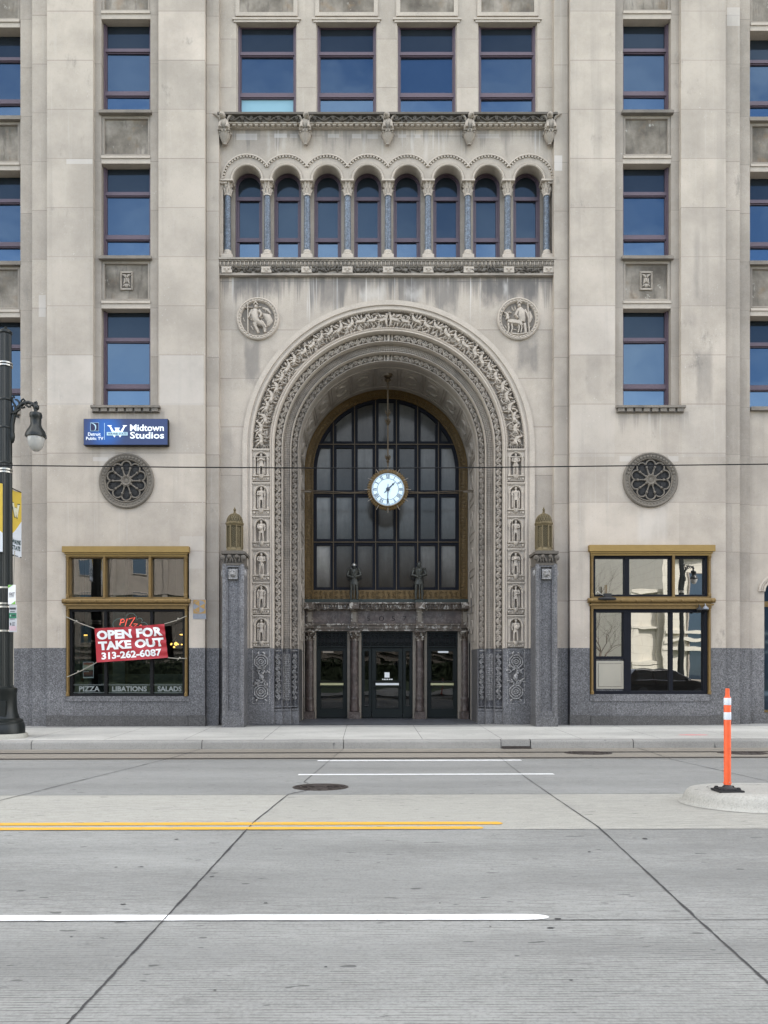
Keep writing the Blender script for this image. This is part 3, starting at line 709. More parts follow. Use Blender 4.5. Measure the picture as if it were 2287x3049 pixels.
def rinceau(mb, f, s0, s1, w, h, q=None, r_=rnd, thick=1.0):
    """running scroll: an undulating stem with a spiral in every lobe and leaves in the corners"""
    q = q or w * .95; n = max(2, round((s1 - s0) / q)); q = (s1 - s0) / n
    th = .088 * w * thick
    stem = [(s0 + (s1 - s0) * k / (n * 10), .40 * w * math.sin(pi * k / 10)) for k in range(n * 10 + 1)]
    mb.ridge(f, stem, th * 1.1, h * .8)
    for k in range(n):
        cs = s0 + (k + .5) * q; sg = 1 if k % 2 == 0 else -1
        # the stem passes the lobe at sg side; the spiral sits opposite
        side = stem[int((k + .5) * 10)][1]; sd = 1 if side > 0 else -1
        a0 = pi * .9 if sd > 0 else -pi * .9
        sp = spiral(cs, -sd * .10 * w, .33 * w, a0, 1.35, -sd)
        mb.ridge(f, sp, [th * (1.25 - .5 * i / len(sp)) for i in range(len(sp))], h)
        leaf(mb, f, cs - .05 * q, -sd * .10 * w, r_.uniform(0, 6.28), .22 * w, .09 * w, h * 1.1, 0, .9)
        for e in range(3):
            a = r_.uniform(-.6, .6) + (-sd) * pi / 2 + (e - 1) * .9
            leaf(mb, f, cs + .33 * w * math.cos(a), -sd * .1 * w + .30 * w * math.sin(a), a + r_.uniform(-.5, .5), .26 * w, .10 * w, h * .9, 0, r_.uniform(-1, 1))
        leaf(mb, f, cs + .5 * q, r_.uniform(-.1, .1) * w, sd * pi / 2 + r_.uniform(-.4, .4), .34 * w, .12 * w, h * .95, 0, r_.uniform(-1.2, 1.2))
def flat_map(x0, z0, y): return lambda s, t, h: (x0 + s, y - h, z0 + t)

# upper cornice: sooty slab, scroll frieze, dentils
cx0, cx1 = X(653, YC), X(1653, YC)
za, zb_, zc, zd = Z(334, YC - .30), Z(362, YC - .20), Z(366.5, YC - .19), Z(376, YC - .12)
mb = MB(); mb.box(cx0, cx1, YC - .30, YC + .1, za - .045, za + .01); mb.box(cx0 + .02, cx1 - .02, YC - .20, YC + .1, zb_, za - .045)
rinceau(mb, flat_map(cx0 + .05, (za - .045 + zb_) / 2 - .005, YC - .20), 0, cx1 - cx0 - .1, (za - .05 - zb_) * 1.04, .075, (za - zb_) * 1.35, thick=1.3)
corn = mb.build('cornice', M['soot'], root)
mb = MB(); mb.box(cx0 + .02, cx1 - .02, YC - .19, YC - .001, zc, zb_); mb.box(cx0 + .02, cx1 - .02, YC - .08, YC - .001, zd - .01, zc)
n = 60
for i in range(n):
    a = cx0 + .05 + (cx1 - cx0 - .1) * i / n; mb.box(a + .030, a + (cx1 - cx0 - .1) / n - .030, YC - .165, YC - .07, zd - .004, zc - .001)
mb.build('dentil_course', M['carve'], corn)
for k, px in enumerate((672, 911, 1154, 1395, 1633)):
    cx = X(px, YC); mb = MB(); zt_ = Z(338, YC - .2); zm = Z(390, YC - .2); zb2 = Z(430, YC - .15); yb = YC - .17
    sg = 1 if k % 2 else -1
    # crouching winged beast
    mb.box(cx - .165, cx + .165, YC - .30, YC - .001, zm - .03, zm)
    mb.ell((cx, yb - .02, zm + .17), (.13, .14, .17), 10, 8); mb.ell((cx + sg * .03, yb - .14, zm + .34), (.085, .10, .085), 10, 7); mb.ell((cx + sg * .06, yb - .22, zm + .32), (.045, .06, .04), 8, 5)
    for s2 in (-1, 1):
        mb.ell((cx + s2 * .10, yb - .06, zm + .08), (.06, .10, .09), 8, 6)
        mb.tube([(cx + s2 * .08, yb - .10, zm + .2), (cx + s2 * .10, yb - .17, zm + .08), (cx + s2 * .09, yb - .19, zm)], [.045, .035, .04], 7)
        fm = flat_map(cx, zm, yb - .03)
        for e in range(4): leaf(mb, fm, s2 * .09, .22 + e * .03, pi / 2 - s2 * (.15 + .22 * e), .26, .035, .06, .02, -s2 * .6)
    # leafy bracket under it
    mb.lathe([(.155, zm - .03), (.16, zm - .08), (.13, zm - .16), (.09, zm - .24), (.075, zm - .27), (.05, zm - .30), (.055, zm - .335), (.03, zb2 - .005), (.005, zb2 - .02)], (cx, YC - .13, 0), 10)
    for e in range(6):
        a = pi + pi * (e + .5) / 6
        fm = lambda s, t, h, a=a: (cx + math.cos(a) * (.13 + h - .25 * (zm - .06 - t)) - math.sin(a) * s, YC - .13 + math.sin(a) * (.13 + h - .25 * (zm - .06 - t)) + math.cos(a) * s, t)
        mb.ridge(fm, [(0, zm - .20), (0, zm - .12), (0, zm - .07), (0, zm - .05)], [.015, .038, .03, .012], [.02, .03, .045, .05])
        mb.ell((cx + math.cos(a) * .165, YC - .13 + math.sin(a) * .165, zm - .055), (.03, .03, .03), 6, 4)
    mb.build('corbel', M['carve_shade'], root, smooth=45)

# lower cornice (sill of the arcade)
za, z1, z2, z3 = Z(766, YC - .20), Z(781, YC - .14), Z(795, YC - .11), Z(815, YC - .09)
mb = MB(); mb.box(cx0, cx1, YC - .20, YC + .3, za - .045, za); mb.box(cx0 + .02, cx1 - .02, YC - .13, YC - .001, z2, za - .045); mb.box(cx0 + .01, cx1 - .01, YC - .09, YC - .001, z3, z2 + .0)
mb.box(cx0, cx1, YC - .12, YC - .001, z3 - .05, z3)
fm = flat_map(cx0, 0, YC - .13); Lc = cx1 - cx0
n = 84
for i in range(n):
    s = (i + .5) * Lc / n; d = Lc / n / 2
    mb.ridge(fm, [(s - d * .75, za - .055), (s, z1 + .012), (s + d * .75, za - .055)], .015, .05)
    mb.ell((cx0 + s + d, YC - .15, z1 + .03), (.022, .03, .022), 6, 4)
    mb.ell((cx0 + s, YC - .135, (z1 + z2) / 2 + .01), (.032, .055, .06), 7, 5)
    mb.ridge(fm, [(s + d, z1), (s + d, z2 + .02)], .012, .035)
co2 = mb.build('cornice', M['carve_shade'], root)
fm = flat_map(cx0, (z2 + z3) / 2, YC - .09)
edges = [X(p, YC) - cx0 for p in colpx]
for a, b in zip(edges[:-1], edges[1:]):
    a += .15; b -= .15; nn = 5; mb = MB()
    for i in range(nn * 2):
        s = a + (b - a) * (i + .5) / (nn * 2)
        leaf(mb, fm, s - .05, rnd.uniform(-.07, .0), rnd.uniform(.3, 2.6), rnd.uniform(.12, .2), .035, .075, .01, rnd.uniform(-1.5, 1.5))
        mb.ell((cx0 + s, YC - .10, (z2 + z3) / 2 + rnd.uniform(-.04, .04)), (.04, .05, .035), 7, 5)
    mb.build('frieze_panel', M['soot'], co2)
for e in edges:
    mb = MB(); cx = cx0 + e; w = .14
    if e < .3: cx += .02
    mb.box(max(cx0, cx - w), min(cx1, cx + w), YC - .15, YC - .001, z3 + .005, z2 - .005)
    for sg in (-1, 1): mb.ell((cx + sg * .05, YC - .15, (z2 + z3) / 2 + .02), (.035, .035, .022), 7, 5)
    mb.ell((cx, YC - .15, (z2 + z3) / 2 - .035), (.05, .03, .016), 8, 5)
    mb.build('mask_block', M['carve'], co2)
# ------------------------------------------------------------------ the great arch: stepped and carved orders
def arch_map(rc, Yb, zl):
    H = ZS - zl; A = pi * rc
    def f(s, t, h):
        if s < H: return (XC - rc - t, Yb - h, zl + s)
        if s < H + A:
            p = (s - H) / rc; return (XC - (rc + t) * math.cos(p), Yb - h, ZS + (rc + t) * math.sin(p))
        return (XC + rc + t, Yb - h, ZS - (s - H - A))
    return f, H, A
def order_f(st, a, b):
    k, v = st
    if k == 'L': return (XC - a, b, v)
    if k == 'R': return (XC + a, b, v)
    return (XC - a * math.cos(v), b, ZS + a * math.sin(v))
def stations(zl, n=96): return [('L', zl + (ZS - zl) * i / 12) for i in range(12)] + [('A', pi * i / n) for i in range(n + 1)] + [('R', ZS - (ZS - zl) * i / 12) for i in range(1, 13)]
P_OUT = [(3.96, YC + .01), (3.97, YC - .055), (3.84, YC - .06), (3.825, YC - .02), (3.775, YC - .02), (3.765, YC - .055), (3.72, YC - .055), (3.70, YC - .03), (3.70, YC + .12), (3.23, YC + .12)]
P_ROLL = [(3.23, YC + .12), (3.23, YC - .03), (3.215, YC - .05), (3.19, YC - .03), (3.18, YC - .02), (3.165, YC - .055), (3.14, YC - .06), (3.12, YC - .03), (3.118, YC + .18)]
P_S1 = [(3.118, YC + .18), (3.02, YC + .15), (2.925, YC + .18), (2.925, YC + .09), (2.908, YC + .085), (2.906, YC + .34)]
P_LAT = [(2.906, YC + .34), (2.80, YC + .29), (2.70, YC + .34), (2.70, YC + .25), (2.688, YC + .24), (2.684, YC + .49)]
P_S2 = [(2.684, YC + .49), (2.60, YC + .45), (2.512, YC + .49), (2.512, YC + .40), (2.495, YC + .39), (2.49, YC + .45), (2.49, YC + .56)]
allp = P_OUT + P_ROLL[1:] + P_S1[1:] + P_LAT[1:] + P_S2[1:]
for prof, nm in ((P_OUT, 'archivolt_border'), (P_ROLL, 'archivolt_roll'), (P_S1, 'archivolt_scroll_order'), (P_LAT, 'archivolt_lattice_order'), (P_S2, 'archivolt_inner_order')):
    o = MB().sweep(prof, order_f, stations(ZG)).build(nm, M['carve'] if nm != 'archivolt_inner_order' else M['carve_shade'], root, smooth=35)
    if nm == 'archivolt_border': border = o
    if nm == 'archivolt_scroll_order': ord1 = o
    if nm == 'archivolt_lattice_order': ord2 = o
    if nm == 'archivolt_inner_order': ord3 = o
for sd in 'LR':
    mb = MB(); mb.sweep([(3.96, YC + .01), (3.96, YC - .03), (3.118, YC - .03), (3.118, YC + .18)] + P_S1[1:] + P_LAT[1:] + P_S2[1:], order_f, [(sd, -.3), (sd, ZG)])
    s = -1 if sd == 'L' else 1
    def bxr(r0, r1, y0, y1, z0, z1): mb.box(min(XC + s * r0, XC + s * r1), max(XC + s * r0, XC + s * r1), y0, y1, z0, z1)
    zp = Z(2129, YC)
    bxr(3.955, 3.10, YC - .09, YC + .3, -.3, zp)
    bxr(3.10, 2.885, YC - .0, YC + .3, -.3, zp); bxr(2.885, 2.665, YC + .15, YC + .5, -.3, zp); bxr(2.665, 2.47, YC + .30, YC + .6, -.3, zp)
    for r0, r1, y in ((3.122, 2.90, YC + .12), (2.90, 2.68, YC + .27), (2.68, 2.485, YC + .42)):
        bxr(r0 + .004, r1 - .004, y - .075, y + .2, zp, zp + .07); bxr(r0, r1, y - .03, y + .2, zp + .07, zp + .11); bxr(r0, r1, y - .05, y + .2, zp + .11, zp + .16); bxr(r0, r1, y - .02, y + .2, zp + .2, zp + .23)
    jb = mb.build('granite_jamb', M['gran'], root)
    # carved granite: rosette panel and the bands going on down
    mb = MB(); xc = XC + s * 3.465; fm = flat_map(xc, 0, YC - .025)
    zA, zB = Z(1946, YC), Z(2084, YC); zm = (zA + zB) / 2
    for cz in (zA - .22, zB + .22):
        for r_ in (.175, .115, .055): mb.ridge(fm, [(r_ * (1 + .07 * (k % 2)) * math.cos(2 * pi * k / 16), cz + r_ * (1 + .07 * (k % 2)) * math.sin(2 * pi * k / 16)) for k in range(17)], .022, .05)
        mb.ell((xc, YC - .03, cz), (.028, .045, .028), 8, 5)
    mb.ell((xc, YC - .03, zm), (.07, .05, .09), 8, 6); mb.ell((xc + .04, YC - .04, zm + .09), (.045, .05, .04), 8, 6)
    for k in range(34):
        a = rnd.uniform(0, 6.28); t = rnd.uniform(-.17, .17); z = zm + rnd.choice((-1, 1)) * rnd.uniform(.05, .26)
        leaf(mb, fm, t, z, a, .13, .028, .05, 0, rnd.uniform(-1.5, 1.5))
    for sg in (-1, 1):
        for cz in (zA - .03, zB + .03): leaf(mb, fm, sg * .1, cz, pi / 2 * (1 if cz > zm else -1) + sg * .6, .1, .04, .05)
    w = .235
    mb.ridge(fm, [(-w, zB - .10), (-w, zA + .10), (w, zA + .10), (w, zB - .10), (-w, zB - .10)], .012, .018)
    mb.build('rosette_panel', M['gran_light'], jb)
    g_ = MB(); g_.box(xc - .185, xc + .185, YC - .032, YC + .02, zB + .02, zA - .02); g_.sweep([(3.113, YC + .177), (3.02, YC + .147), (2.93, YC + .177)], order_f, [(sd, zB), (sd, zA)]); g_.sweep([(2.68, YC + .487), (2.60, YC + .447), (2.516, YC + .487)], order_f, [(sd, zB), (sd, zA)]); g_.sweep([(2.90, YC + .336), (2.80, YC + .286), (2.705, YC + .336)], order_f, [(sd, zB), (sd, zA)])
    g_.build('sunk_ground', M['gran_base'], jb)  # darker granite stands in for shade between the carving
    mb = MB()
    for rc, y, w_ in ((3.02, YC + .15, .16), (2.60, YC + .45, .145)):
        fm = flat_map(XC + s * rc, 0, y); fs = lambda a, b, h, fm=fm: fm(b, a, h)
        rinceau(mb, fs, Z(2084, y), Z(1948, y), w_, .07)
        mb.ridge(fs, [(Z(1938, y), -.08), (Z(1938, y), .08)], .02, .03)
    y = YC + .305; fm = flat_map(XC + s * 2.80, 0, y)
    za_, zb_ = Z(2084, y), Z(1948, y)
    for k in range(26): z = za_ + (zb_ - za_) * k / 25; mb.ridge(fm, [(-.095, z), (.095, z)], .012, .035)
    for k in range(5): t = -.085 + .0425 * k; mb.ridge(fm, [(t, za_), (t, zb_)], .011, .04)
    mb.build('carved_band', M['gran_light'], jb)

# leaf and beast frieze of the outer archivolt
f, H, A = arch_map(3.465, YC + .12, ZG); r2 = random.Random(11); mb = MB()
n = 230
for i in range(n):
    s = H + A * (i + .5) / n; dirn = 1 if s < H + A / 2 else -1
    leaf(mb, f, s + r2.uniform(-.05, .05), r2.uniform(-.20, -.05), r2.uniform(.2, 2.9), r2.uniform(.13, .22), r2.uniform(.03, .05), .085, .0, r2.uniform(-1.4, 1.4))
    if i % 2 == 0: leaf(mb, f, s + r2.uniform(-.06, .06), r2.uniform(.08, .18), r2.uniform(-.5, 3.6), r2.uniform(.12, .2), r2.uniform(.03, .045), .09, .01, r2.uniform(-1.4, 1.4))
n = 36
for i in range(n):
    s = H + .06 + (A - .12) * (i + .5) / n; d = 1 if s < H + A / 2 else -1; k = r2.uniform(.85, 1.12); t0 = r2.uniform(-.03, .04); tl = r2.uniform(-.25, .45)
    g_ = lambda u, v: (s + d * k * (u * math.cos(tl) - v * math.sin(tl)), t0 + k * (u * math.sin(tl) + v * math.cos(tl)))
    mb.ridge(f, [g_(-.15, -.01), g_(-.09, .025), g_(-.02, .02), g_(.05, .03), g_(.10, .08), g_(.12, .14)], [.04, .082, .070, .085, .058, .034], [.11, .15, .14, .155, .15, .13], 0, .45)
    mb.ridge(f, [g_(.105, .15), g_(.15, .16), g_(.19, .13)], [.040, .034, .012], [.16, .15, .11], 0, .4)
    for (u, v, a, ln, w) in ((-.11, .0, -1.9, .15, .026), (-.04, -.01, -1.3, .16, .024), (.06, .0, -1.2, .17, .026), (.09, .03, -.5, .14, .02)):
        p = g_(u, v); aa = a + tl + r2.uniform(-.35, .35); aa = aa if d > 0 else pi - aa
        leaf(mb, f, p[0], p[1], aa, ln * k, w, .12, 0, d * r2.uniform(-.7, .9), .1)
    for (u, v, a, ln, w) in ((-.02, .05, 2.2, .19, .05), (-.07, .04, 2.75, .19, .045), (.02, .06, 1.7, .13, .04)):
        p = g_(u, v); aa = a + tl + r2.uniform(-.3, .3); aa = aa if d > 0 else pi - aa
        leaf(mb, f, p[0], p[1], aa, ln * k * r2.uniform(.8, 1.15), w * r2.uniform(.8, 1.15), .16, .01, d * r2.uniform(-.9, .3), .35)
# symmetrical keystone ornament
for sg in (-1, 1):
    s = H + A / 2
    leaf(mb, f, s + sg * .03, -.18, pi / 2 - sg * .35, .40, .06, .15, .01, sg * 1.1, .3); leaf(mb, f, s + sg * .02, .02, pi / 2 - sg * .8, .22, .05, .16, .01, -sg * .6, .3)
for a, b in ((.226, .016), (-.222, .012)):
    m_ = int(A / .05)
    for k in range(m_):
        p = f(H + A * (k + .5) / m_, a, .12); mb.ell(p, (.017, .02, .017), 5, 3)
mb.build('leaf_frieze', M['carve'], border)
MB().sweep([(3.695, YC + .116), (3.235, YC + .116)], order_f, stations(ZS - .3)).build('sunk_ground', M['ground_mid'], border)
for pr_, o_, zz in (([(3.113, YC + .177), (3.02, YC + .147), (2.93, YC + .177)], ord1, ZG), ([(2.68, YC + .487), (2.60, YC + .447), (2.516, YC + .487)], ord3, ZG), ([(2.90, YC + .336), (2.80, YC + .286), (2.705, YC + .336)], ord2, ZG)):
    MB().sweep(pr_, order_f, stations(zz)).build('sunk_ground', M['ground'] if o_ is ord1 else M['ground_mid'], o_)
# honeycomb blocks at the springing, then the niches
for sd in (-1, 1):
    xc = XC + sd * 3.465; fm = flat_map(xc, 0, YC + .12); mb = MB(); zt_, zb_ = ZS + .05, ZS - .27
    for r_ in range(4):
        for c_ in range(7):
            x = -.2 + .4 * (c_ + .5 * (r_ % 2)) / 6.5; z = zb_ + (zt_ - zb_) * (r_ + .5) / 4
            mb.ridge(fm, [(x - .022, z - .03), (x - .022, z + .02), (x, z + .035), (x + .022, z + .02), (x + .022, z - .03)], .010, .10)
    mb.box(xc - .23, xc + .23, YC - .04, YC + .12, zb_ - .03, zb_)
    mb.build('honeycomb_block', M['carve_shade'], border)

def figure(mb, cx, cy, z0, h, kind, sg=1, n=9, dp=.8):
    """standing armoured man: legs, tunic, arms, helmeted head with a face"""
    e = lambda x, y, z, a, b, c, k=n: mb.ell((cx + sg * x * h, cy + y * h * dp, z0 + z * h), (a * h, b * h * dp, c * h), k, max(5, k - 3))
    def tb(pts, rad): mb.tube([(cx + sg * x * h, cy + y * h * dp, z0 + z * h) for x, y, z in pts], [r * h for r in rad], n)
    for s in (-1, 1):
        tb([(s * .080, 0, .01), (s * .080, 0, .05), (s * .084, .004, .18), (s * .074, -.01, .27), (s * .066, 0, .47)], [.026, .026, .042, .034, .062])
        e(s * .084, -.035, .018, .035, .06, .02)
    mb.lathe([(.128 * h, z0 + .40 * h), (.118 * h, z0 + .44 * h), (.098 * h, z0 + .52 * h), (.084 * h, z0 + .575 * h), (.10 * h, z0 + .66 * h), (.122 * h, z0 + .74 * h), (.118 * h, z0 + .785 * h), (.07 * h, z0 + .815 * h), (.042 * h, z0 + .83 * h), (.04 * h, z0 + .87 * h)], (cx, cy, 0), 12, sy=.68 * dp)
    mb.lathe([(.09 * h, z0 + .565 * h), (.096 * h, z0 + .58 * h), (.09 * h, z0 + .60 * h)], (cx, cy, 0), 12, sy=.75 * dp)
    e(0, -.008, .895, .048, .055, .062)
    e(0, -.062, .888, .010, .014, .016, 6)                       # nose
    e(0, -.05, .858, .03, .02, .02, 6)                           # beard, chin
    mb.lathe([(.060 * h, z0 + .905 * h), (.058 * h, z0 + .93 * h), (.042 * h, z0 + .962 * h), (.018 * h, z0 + .99 * h), (.002 * h, z0 + h)], (cx, cy - .002 * h, 0), 12, sy=1.05 * dp)
    for s in (-1, 1): e(s * .125, 0, .785, .042, .045, .04)
    arm = {'sword': [((-.14, 0, .775), (-.175, -.02, .64), (-.03, -.105, .585)), ((.14, 0, .775), (.175, -.02, .65), (.03, -.11, .60))],
           'spear': [((-.14, 0, .775), (-.18, -.02, .66), (-.165, -.08, .56)), ((.14, 0, .775), (.165, -.03, .64), (.02, -.11, .62))],
           'shield': [((-.14, 0, .775), (-.18, -.01, .63), (-.15, -.06, .50)), ((.14, 0, .775), (.17, -.03, .64), (.05, -.12, .60))],
           'pray': [((-.14, 0, .775), (-.17, -.03, .66), (-.015, -.12, .70)), ((.14, 0, .775), (.17, -.03, .66), (.015, -.12, .70))],
           'side': [((-.14, 0, .775), (-.18, -.02, .65), (-.15, -.09, .60)), ((.14, 0, .775), (.175, 0, .63), (.16, -.02, .47))]}[kind]
    for a in arm:
        tb(a, [.042, .036, .026]); e(*a[2], .026, .03, .03, 7)
        for q in (-1, 0, 1): e(a[2][0] + q * .012, a[2][1] - .022, a[2][2] - .008, .008, .016, .014, 5)
    if kind in ('sword',):
        tb([(0, -.125, .66), (0, -.125, .60)], [.012, .012]); tb([(-.06, -.125, .57), (.06, -.125, .57)], [.012, .012]); mb.tube([(cx, cy - .125 * h * dp, z0 + .57 * h), (cx, cy - .12 * h * dp, z0 + .02 * h)], [.018 * h, .010 * h], 4, sq=.5)
        e(0, -.125, .665, .018, .018, .018, 6)
    if kind == 'spear': tb([(-.165, -.10, .0), (-.17, -.10, .97)], [.014, .012]); e(-.17, -.10, .95, .028, .012, .05, 6)
    if kind == 'shield': mb.lathe([(.002 * h, .06 * h), (.05 * h, .05 * h), (.10 * h, .025 * h), (.105 * h, .0)], (cx + sg * .05 * h, cy - .10 * h * dp, z0 + .62 * h), 14, axis='y')
    if kind == 'side': tb([(-.155, -.10, .66), (-.155, -.10, .05)], [.012, .02]); tb([(-.20, -.10, .585), (-.11, -.10, .585)], [.012, .012])
    if kind in ('pray', 'spear', 'side'):
        for s in (-1, 1): tb([(s * .13, .03, .78), (s * .155, .04, .5), (s * .15, .04, .06)], [.03, .045, .04])
NY = [(1336, 1433), (1436, 1533.5), (1535, 1630.5), (1632, 1729), (1731, 1828), (1830, 1927)]
KL = ['pray', 'spear', 'shield', 'sword', 'side', 'spear']; KR = ['sword', 'side', 'spear', 'pray', 'spear', 'shield']
for sd, kinds in ((-1, KL), (1, KR)):
    for (ya, yb_), kd in zip(NY, kinds):
        xc = XC + sd * 3.465; z1, z0 = Z(ya, YC), Z(yb_, YC); hw = .228; yf = YC - .015
        mb = MB(); aw = .145; zs_ = z1 - .27
        mb.holes([rect(xc - hw, xc + hw, z0, z1 - .05), [(xc - aw, z0 + .155), (xc + aw, z0 + .155), (xc + aw, zs_)] + arc(xc, zs_, aw, 0, pi, 14)[1:]], yf, YC + .12)
        mb.box(xc - hw - .012, xc + hw + .012, yf - .045, YC + .1, z1 - .05, z1 - .012)
        for k in range(12): x = xc - hw + 2 * hw * (k + .5) / 12; mb.box(x - .012, x + .012, yf - .03, yf + .01, z1 - .082, z1 - .05)
        for s in (-1, 1):
            mb.lathe([(.026, z0 + .16), (.026, z0 + .19), (.017, z0 + .2), (.016, zs_ - .08), (.024, zs_ - .06), (.034, zs_ - .02), (.036, zs_)], (xc + s * (aw + .035), yf - .018, 0), 8)
            mb.ell((xc + s * (hw - .04), yf - .01, z0 + .06), (.035, .035, .035), 7, 5)
        fm = flat_map(xc, zs_, yf)
        mb.ridge(fm, [((aw + .03) * math.cos(pi * k / 14), (aw + .03) * math.sin(pi * k / 14)) for k in range(15)], .02, .03)
        mb.box(xc - hw, xc + hw, yf - .05, yf + .02, z0 + .125, z0 + .155)
        for k in range(8): leaf(mb, fm, -hw + .03 + k * .055, z0 + .02 - zs_, pi / 2 + (k - 3.5) * .12, .09, .022, .035)
        ni = mb.build('niche', M['carve'], border, smooth=35)
        mb = MB(); mb.lathe([(.02, z0 + .04), (.05, z0 + .07), (.075, z0 + .12), (.08, z0 + .165)], (xc, yf - .01, 0), 10)
        figure(mb, xc, YC + .005, z0 + .16, z1 - .115 - z0 - .16, kd, sd)
        mb.build('figure', M['carve'], ni, smooth=60)

# scroll, lattice, scroll
for rc, y, w_, o, mm in ((3.02, YC + .155, .165, ord1, 'carve'), (2.60, YC + .455, .15, ord3, 'carve_shade')):
    f, H, A = arch_map(rc, y, ZG); mb = MB(); L_ = 2 * H + A
    rinceau(mb, f, .05, H + A / 2 - .16, w_, .08); rinceau(mb, f, H + A / 2 + .16, L_ - .05, w_, .08)
    for d in (-.10, .0, .10): mb.ridge(f, [(H + A / 2 + d, -.09), (H + A / 2 + d, .09)], .02 if d else .04, .05)
    mb.build('scroll_band', M[mm], o)
f, H, A = arch_map(2.80, YC + .315, ZG); mb = MB(); L_ = 2 * H + A
for k in range(5): t = -.088 + .044 * k; m_ = 260; mb.ridge(f, [(L_ * i / m_, t) for i in range(m_ + 1)], .0105, .05)
m_ = int(L_ / .0485)
for k in range(m_): s = L_ * (k + .5) / m_; mb.ridge(f, [(s, -.096), (s, 0), (s, .096)], .0115, .052)
mb.build('lattice_band', M['carve_shade'], ord2)

# ------------------------------------------------------------------ the recess: barrel vault with sunk ornaments
RB = 2.49; Y1 = YC + .55
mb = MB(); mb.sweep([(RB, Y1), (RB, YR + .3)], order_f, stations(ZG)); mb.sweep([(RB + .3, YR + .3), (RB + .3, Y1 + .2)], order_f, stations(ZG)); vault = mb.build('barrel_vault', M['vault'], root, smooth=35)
for sd in 'LR': MB().sweep([(RB, Y1), (RB, YR + .3)], order_f, [(sd, -.3), (sd, ZG)]).build('granite_reveal', M['gran_base'], root)
def vmap(s, t, h):
    if s < 0: return (XC - RB + h, 22.5 + t, ZS + s)
    if s > pi * RB: return (XC + RB - h, 22.5 + t, ZS - (s - pi * RB))
    p = s / RB; return (XC - (RB - h) * math.cos(p), 22.5 + t, ZS + (RB - h) * math.sin(p))
mb = MB(); NC = 11
for t in (-.72, .72): mb.ridge(vmap, [(-5.2 + (pi * RB + 10.4) * k / 120, t) for k in range(121)], .022, .022)
for k in range(NC + 1):
    s = pi * RB * k / NC
    for d in (-.045, .045): mb.ridge(vmap, [(s + d, -.72), (s + d, .72)], .016, .022)
    if k < NC:
        c = s + pi * RB / NC / 2
        for sg in (-1, 1):
            mb.ridge(vmap, [(c - .17 + .34 * j / 8, sg * (.16 + .13 * math.sin(pi * j / 8))) for j in range(9)], [.012 + .03 * math.sin(pi * j / 8) for j in range(9)], .06)
        for j in range(4): q = .2; mb.ridge(vmap, [(c - q + (2 * q) * (j % 2), -.5 + (j // 2)), (c + q - (2 * q) * (j % 2), -.5 + (j // 2))], .012, .02) if j % 2 == 0 else None
for sd in (0, 1):
    for k in range(5):
        zz = -.2 - k * 1.05; s0 = zz if not sd else pi * RB - zz; s1 = zz - .85 if not sd else pi * RB - zz + .85
        mb.ridge(vmap, [(s0, -.5), (s0, .5), (s1, .5), (s1, -.5), (s0, -.5)], .018, .02)
        for sg in (-1, 1): mb.ridge(vmap, [((s0 + s1) / 2 - .2 + .4 * j / 6, sg * (.1 + .12 * math.sin(pi * j / 6))) for j in range(7)], .02, .035)
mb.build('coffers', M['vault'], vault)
for sd in (-1, 1):
    d = MB(); x = XC + sd * (RB - .006); d.box(min(x, x + sd * .1), max(x, x + sd * .1), 22.75, 23.25, .2, 2.9); d.build('side_door', M['black'], root)
    d = MB(); x = XC + sd * (RB - .02); d.holes([rect(22.68, 23.32, .2, 2.97), rect(22.75, 23.25, .2, 2.9)], 0, .1); d.warp(lambda a, b, c: (x + sd * b, a, c)); d.build('side_door_frame', M['jamb'], root)
    d = MB(); x = XC + sd * (RB - .01); d.box(min(x, x + sd * .03), max(x, x + sd * .03), 22.6, 22.75, 3.35, 3.75); d.build('wall_plate', M['gran_base'], root)

# ------------------------------------------------------------------ glazed back of the recess
ZB0 = Z(1757.6, YR); RI = 2.226
mb = MB(); mb.sweep([(RB + .02, YR), (RB - .01, YR - .03), (RB - .03, YR), (RI + .04, YR + .02), (RI + .025, YR - .035), (RI, YR - .035), (RI, YR + .2)], order_f, stations(Z(1784, YR)))
f, H, A = arch_map((RB + RI) / 2, YR + .012, Z(1784, YR)); L_ = 2 * H + A; m_ = int(L_ / .115)
for k in range(m_):
    s = L_ * (k + .5) / m_
    for t in (-.055, .05):
        mb.ridge(f, spiral(s, t, .05, k * .7, 1.2, 1 if t > 0 else -1, 9), .010, .035)
    mb.ridge(f, [(s + .05, -.10), (s + .05, .09)], .007, .025)
pw = mb.build('entrance_window', M['bronze'], root)
dark = MB(); gold = MB(); pane = MB()
VM = [992.6, 1056, 1118.5, 1180.7, 1244, 1306]; HM = [1322, 1468, 1613.5]
xs = [XC - RI] + [X(v, YR) for v in VM] + [XC + RI]; zh = [ZB0] + [Z(h, YR) for h in reversed(HM)]
ytop = lambda x, r: ZS + math.sqrt(max(0, r * r - (x - XC) ** 2))
pane.holes([[(XC - RI + .03, ZB0), (XC + RI - .03, ZB0), (XC + RI - .03, ZS)] + arc(XC, ZS, RI - .03, 0, pi, 48)[1:]], YR + .13, YR + .14)
hw = .092
for i, x in enumerate(xs[1:-1]):
    zt_ = ytop(x, RI)
    dark.box(x - hw, x + hw, YR + .06, YR + .12, ZB0, ytop(abs(x - XC) + hw + XC, RI - .03) + .03); gold.box(x - .013, x + .013, YR + .015, YR + .1, ZB0 - .0, zt_ + .0)
dark.sweep([(RI + .01, YR + .05), (RI - .09, YR + .05), (RI - .10, YR + .125)], order_f, stations(ZB0))
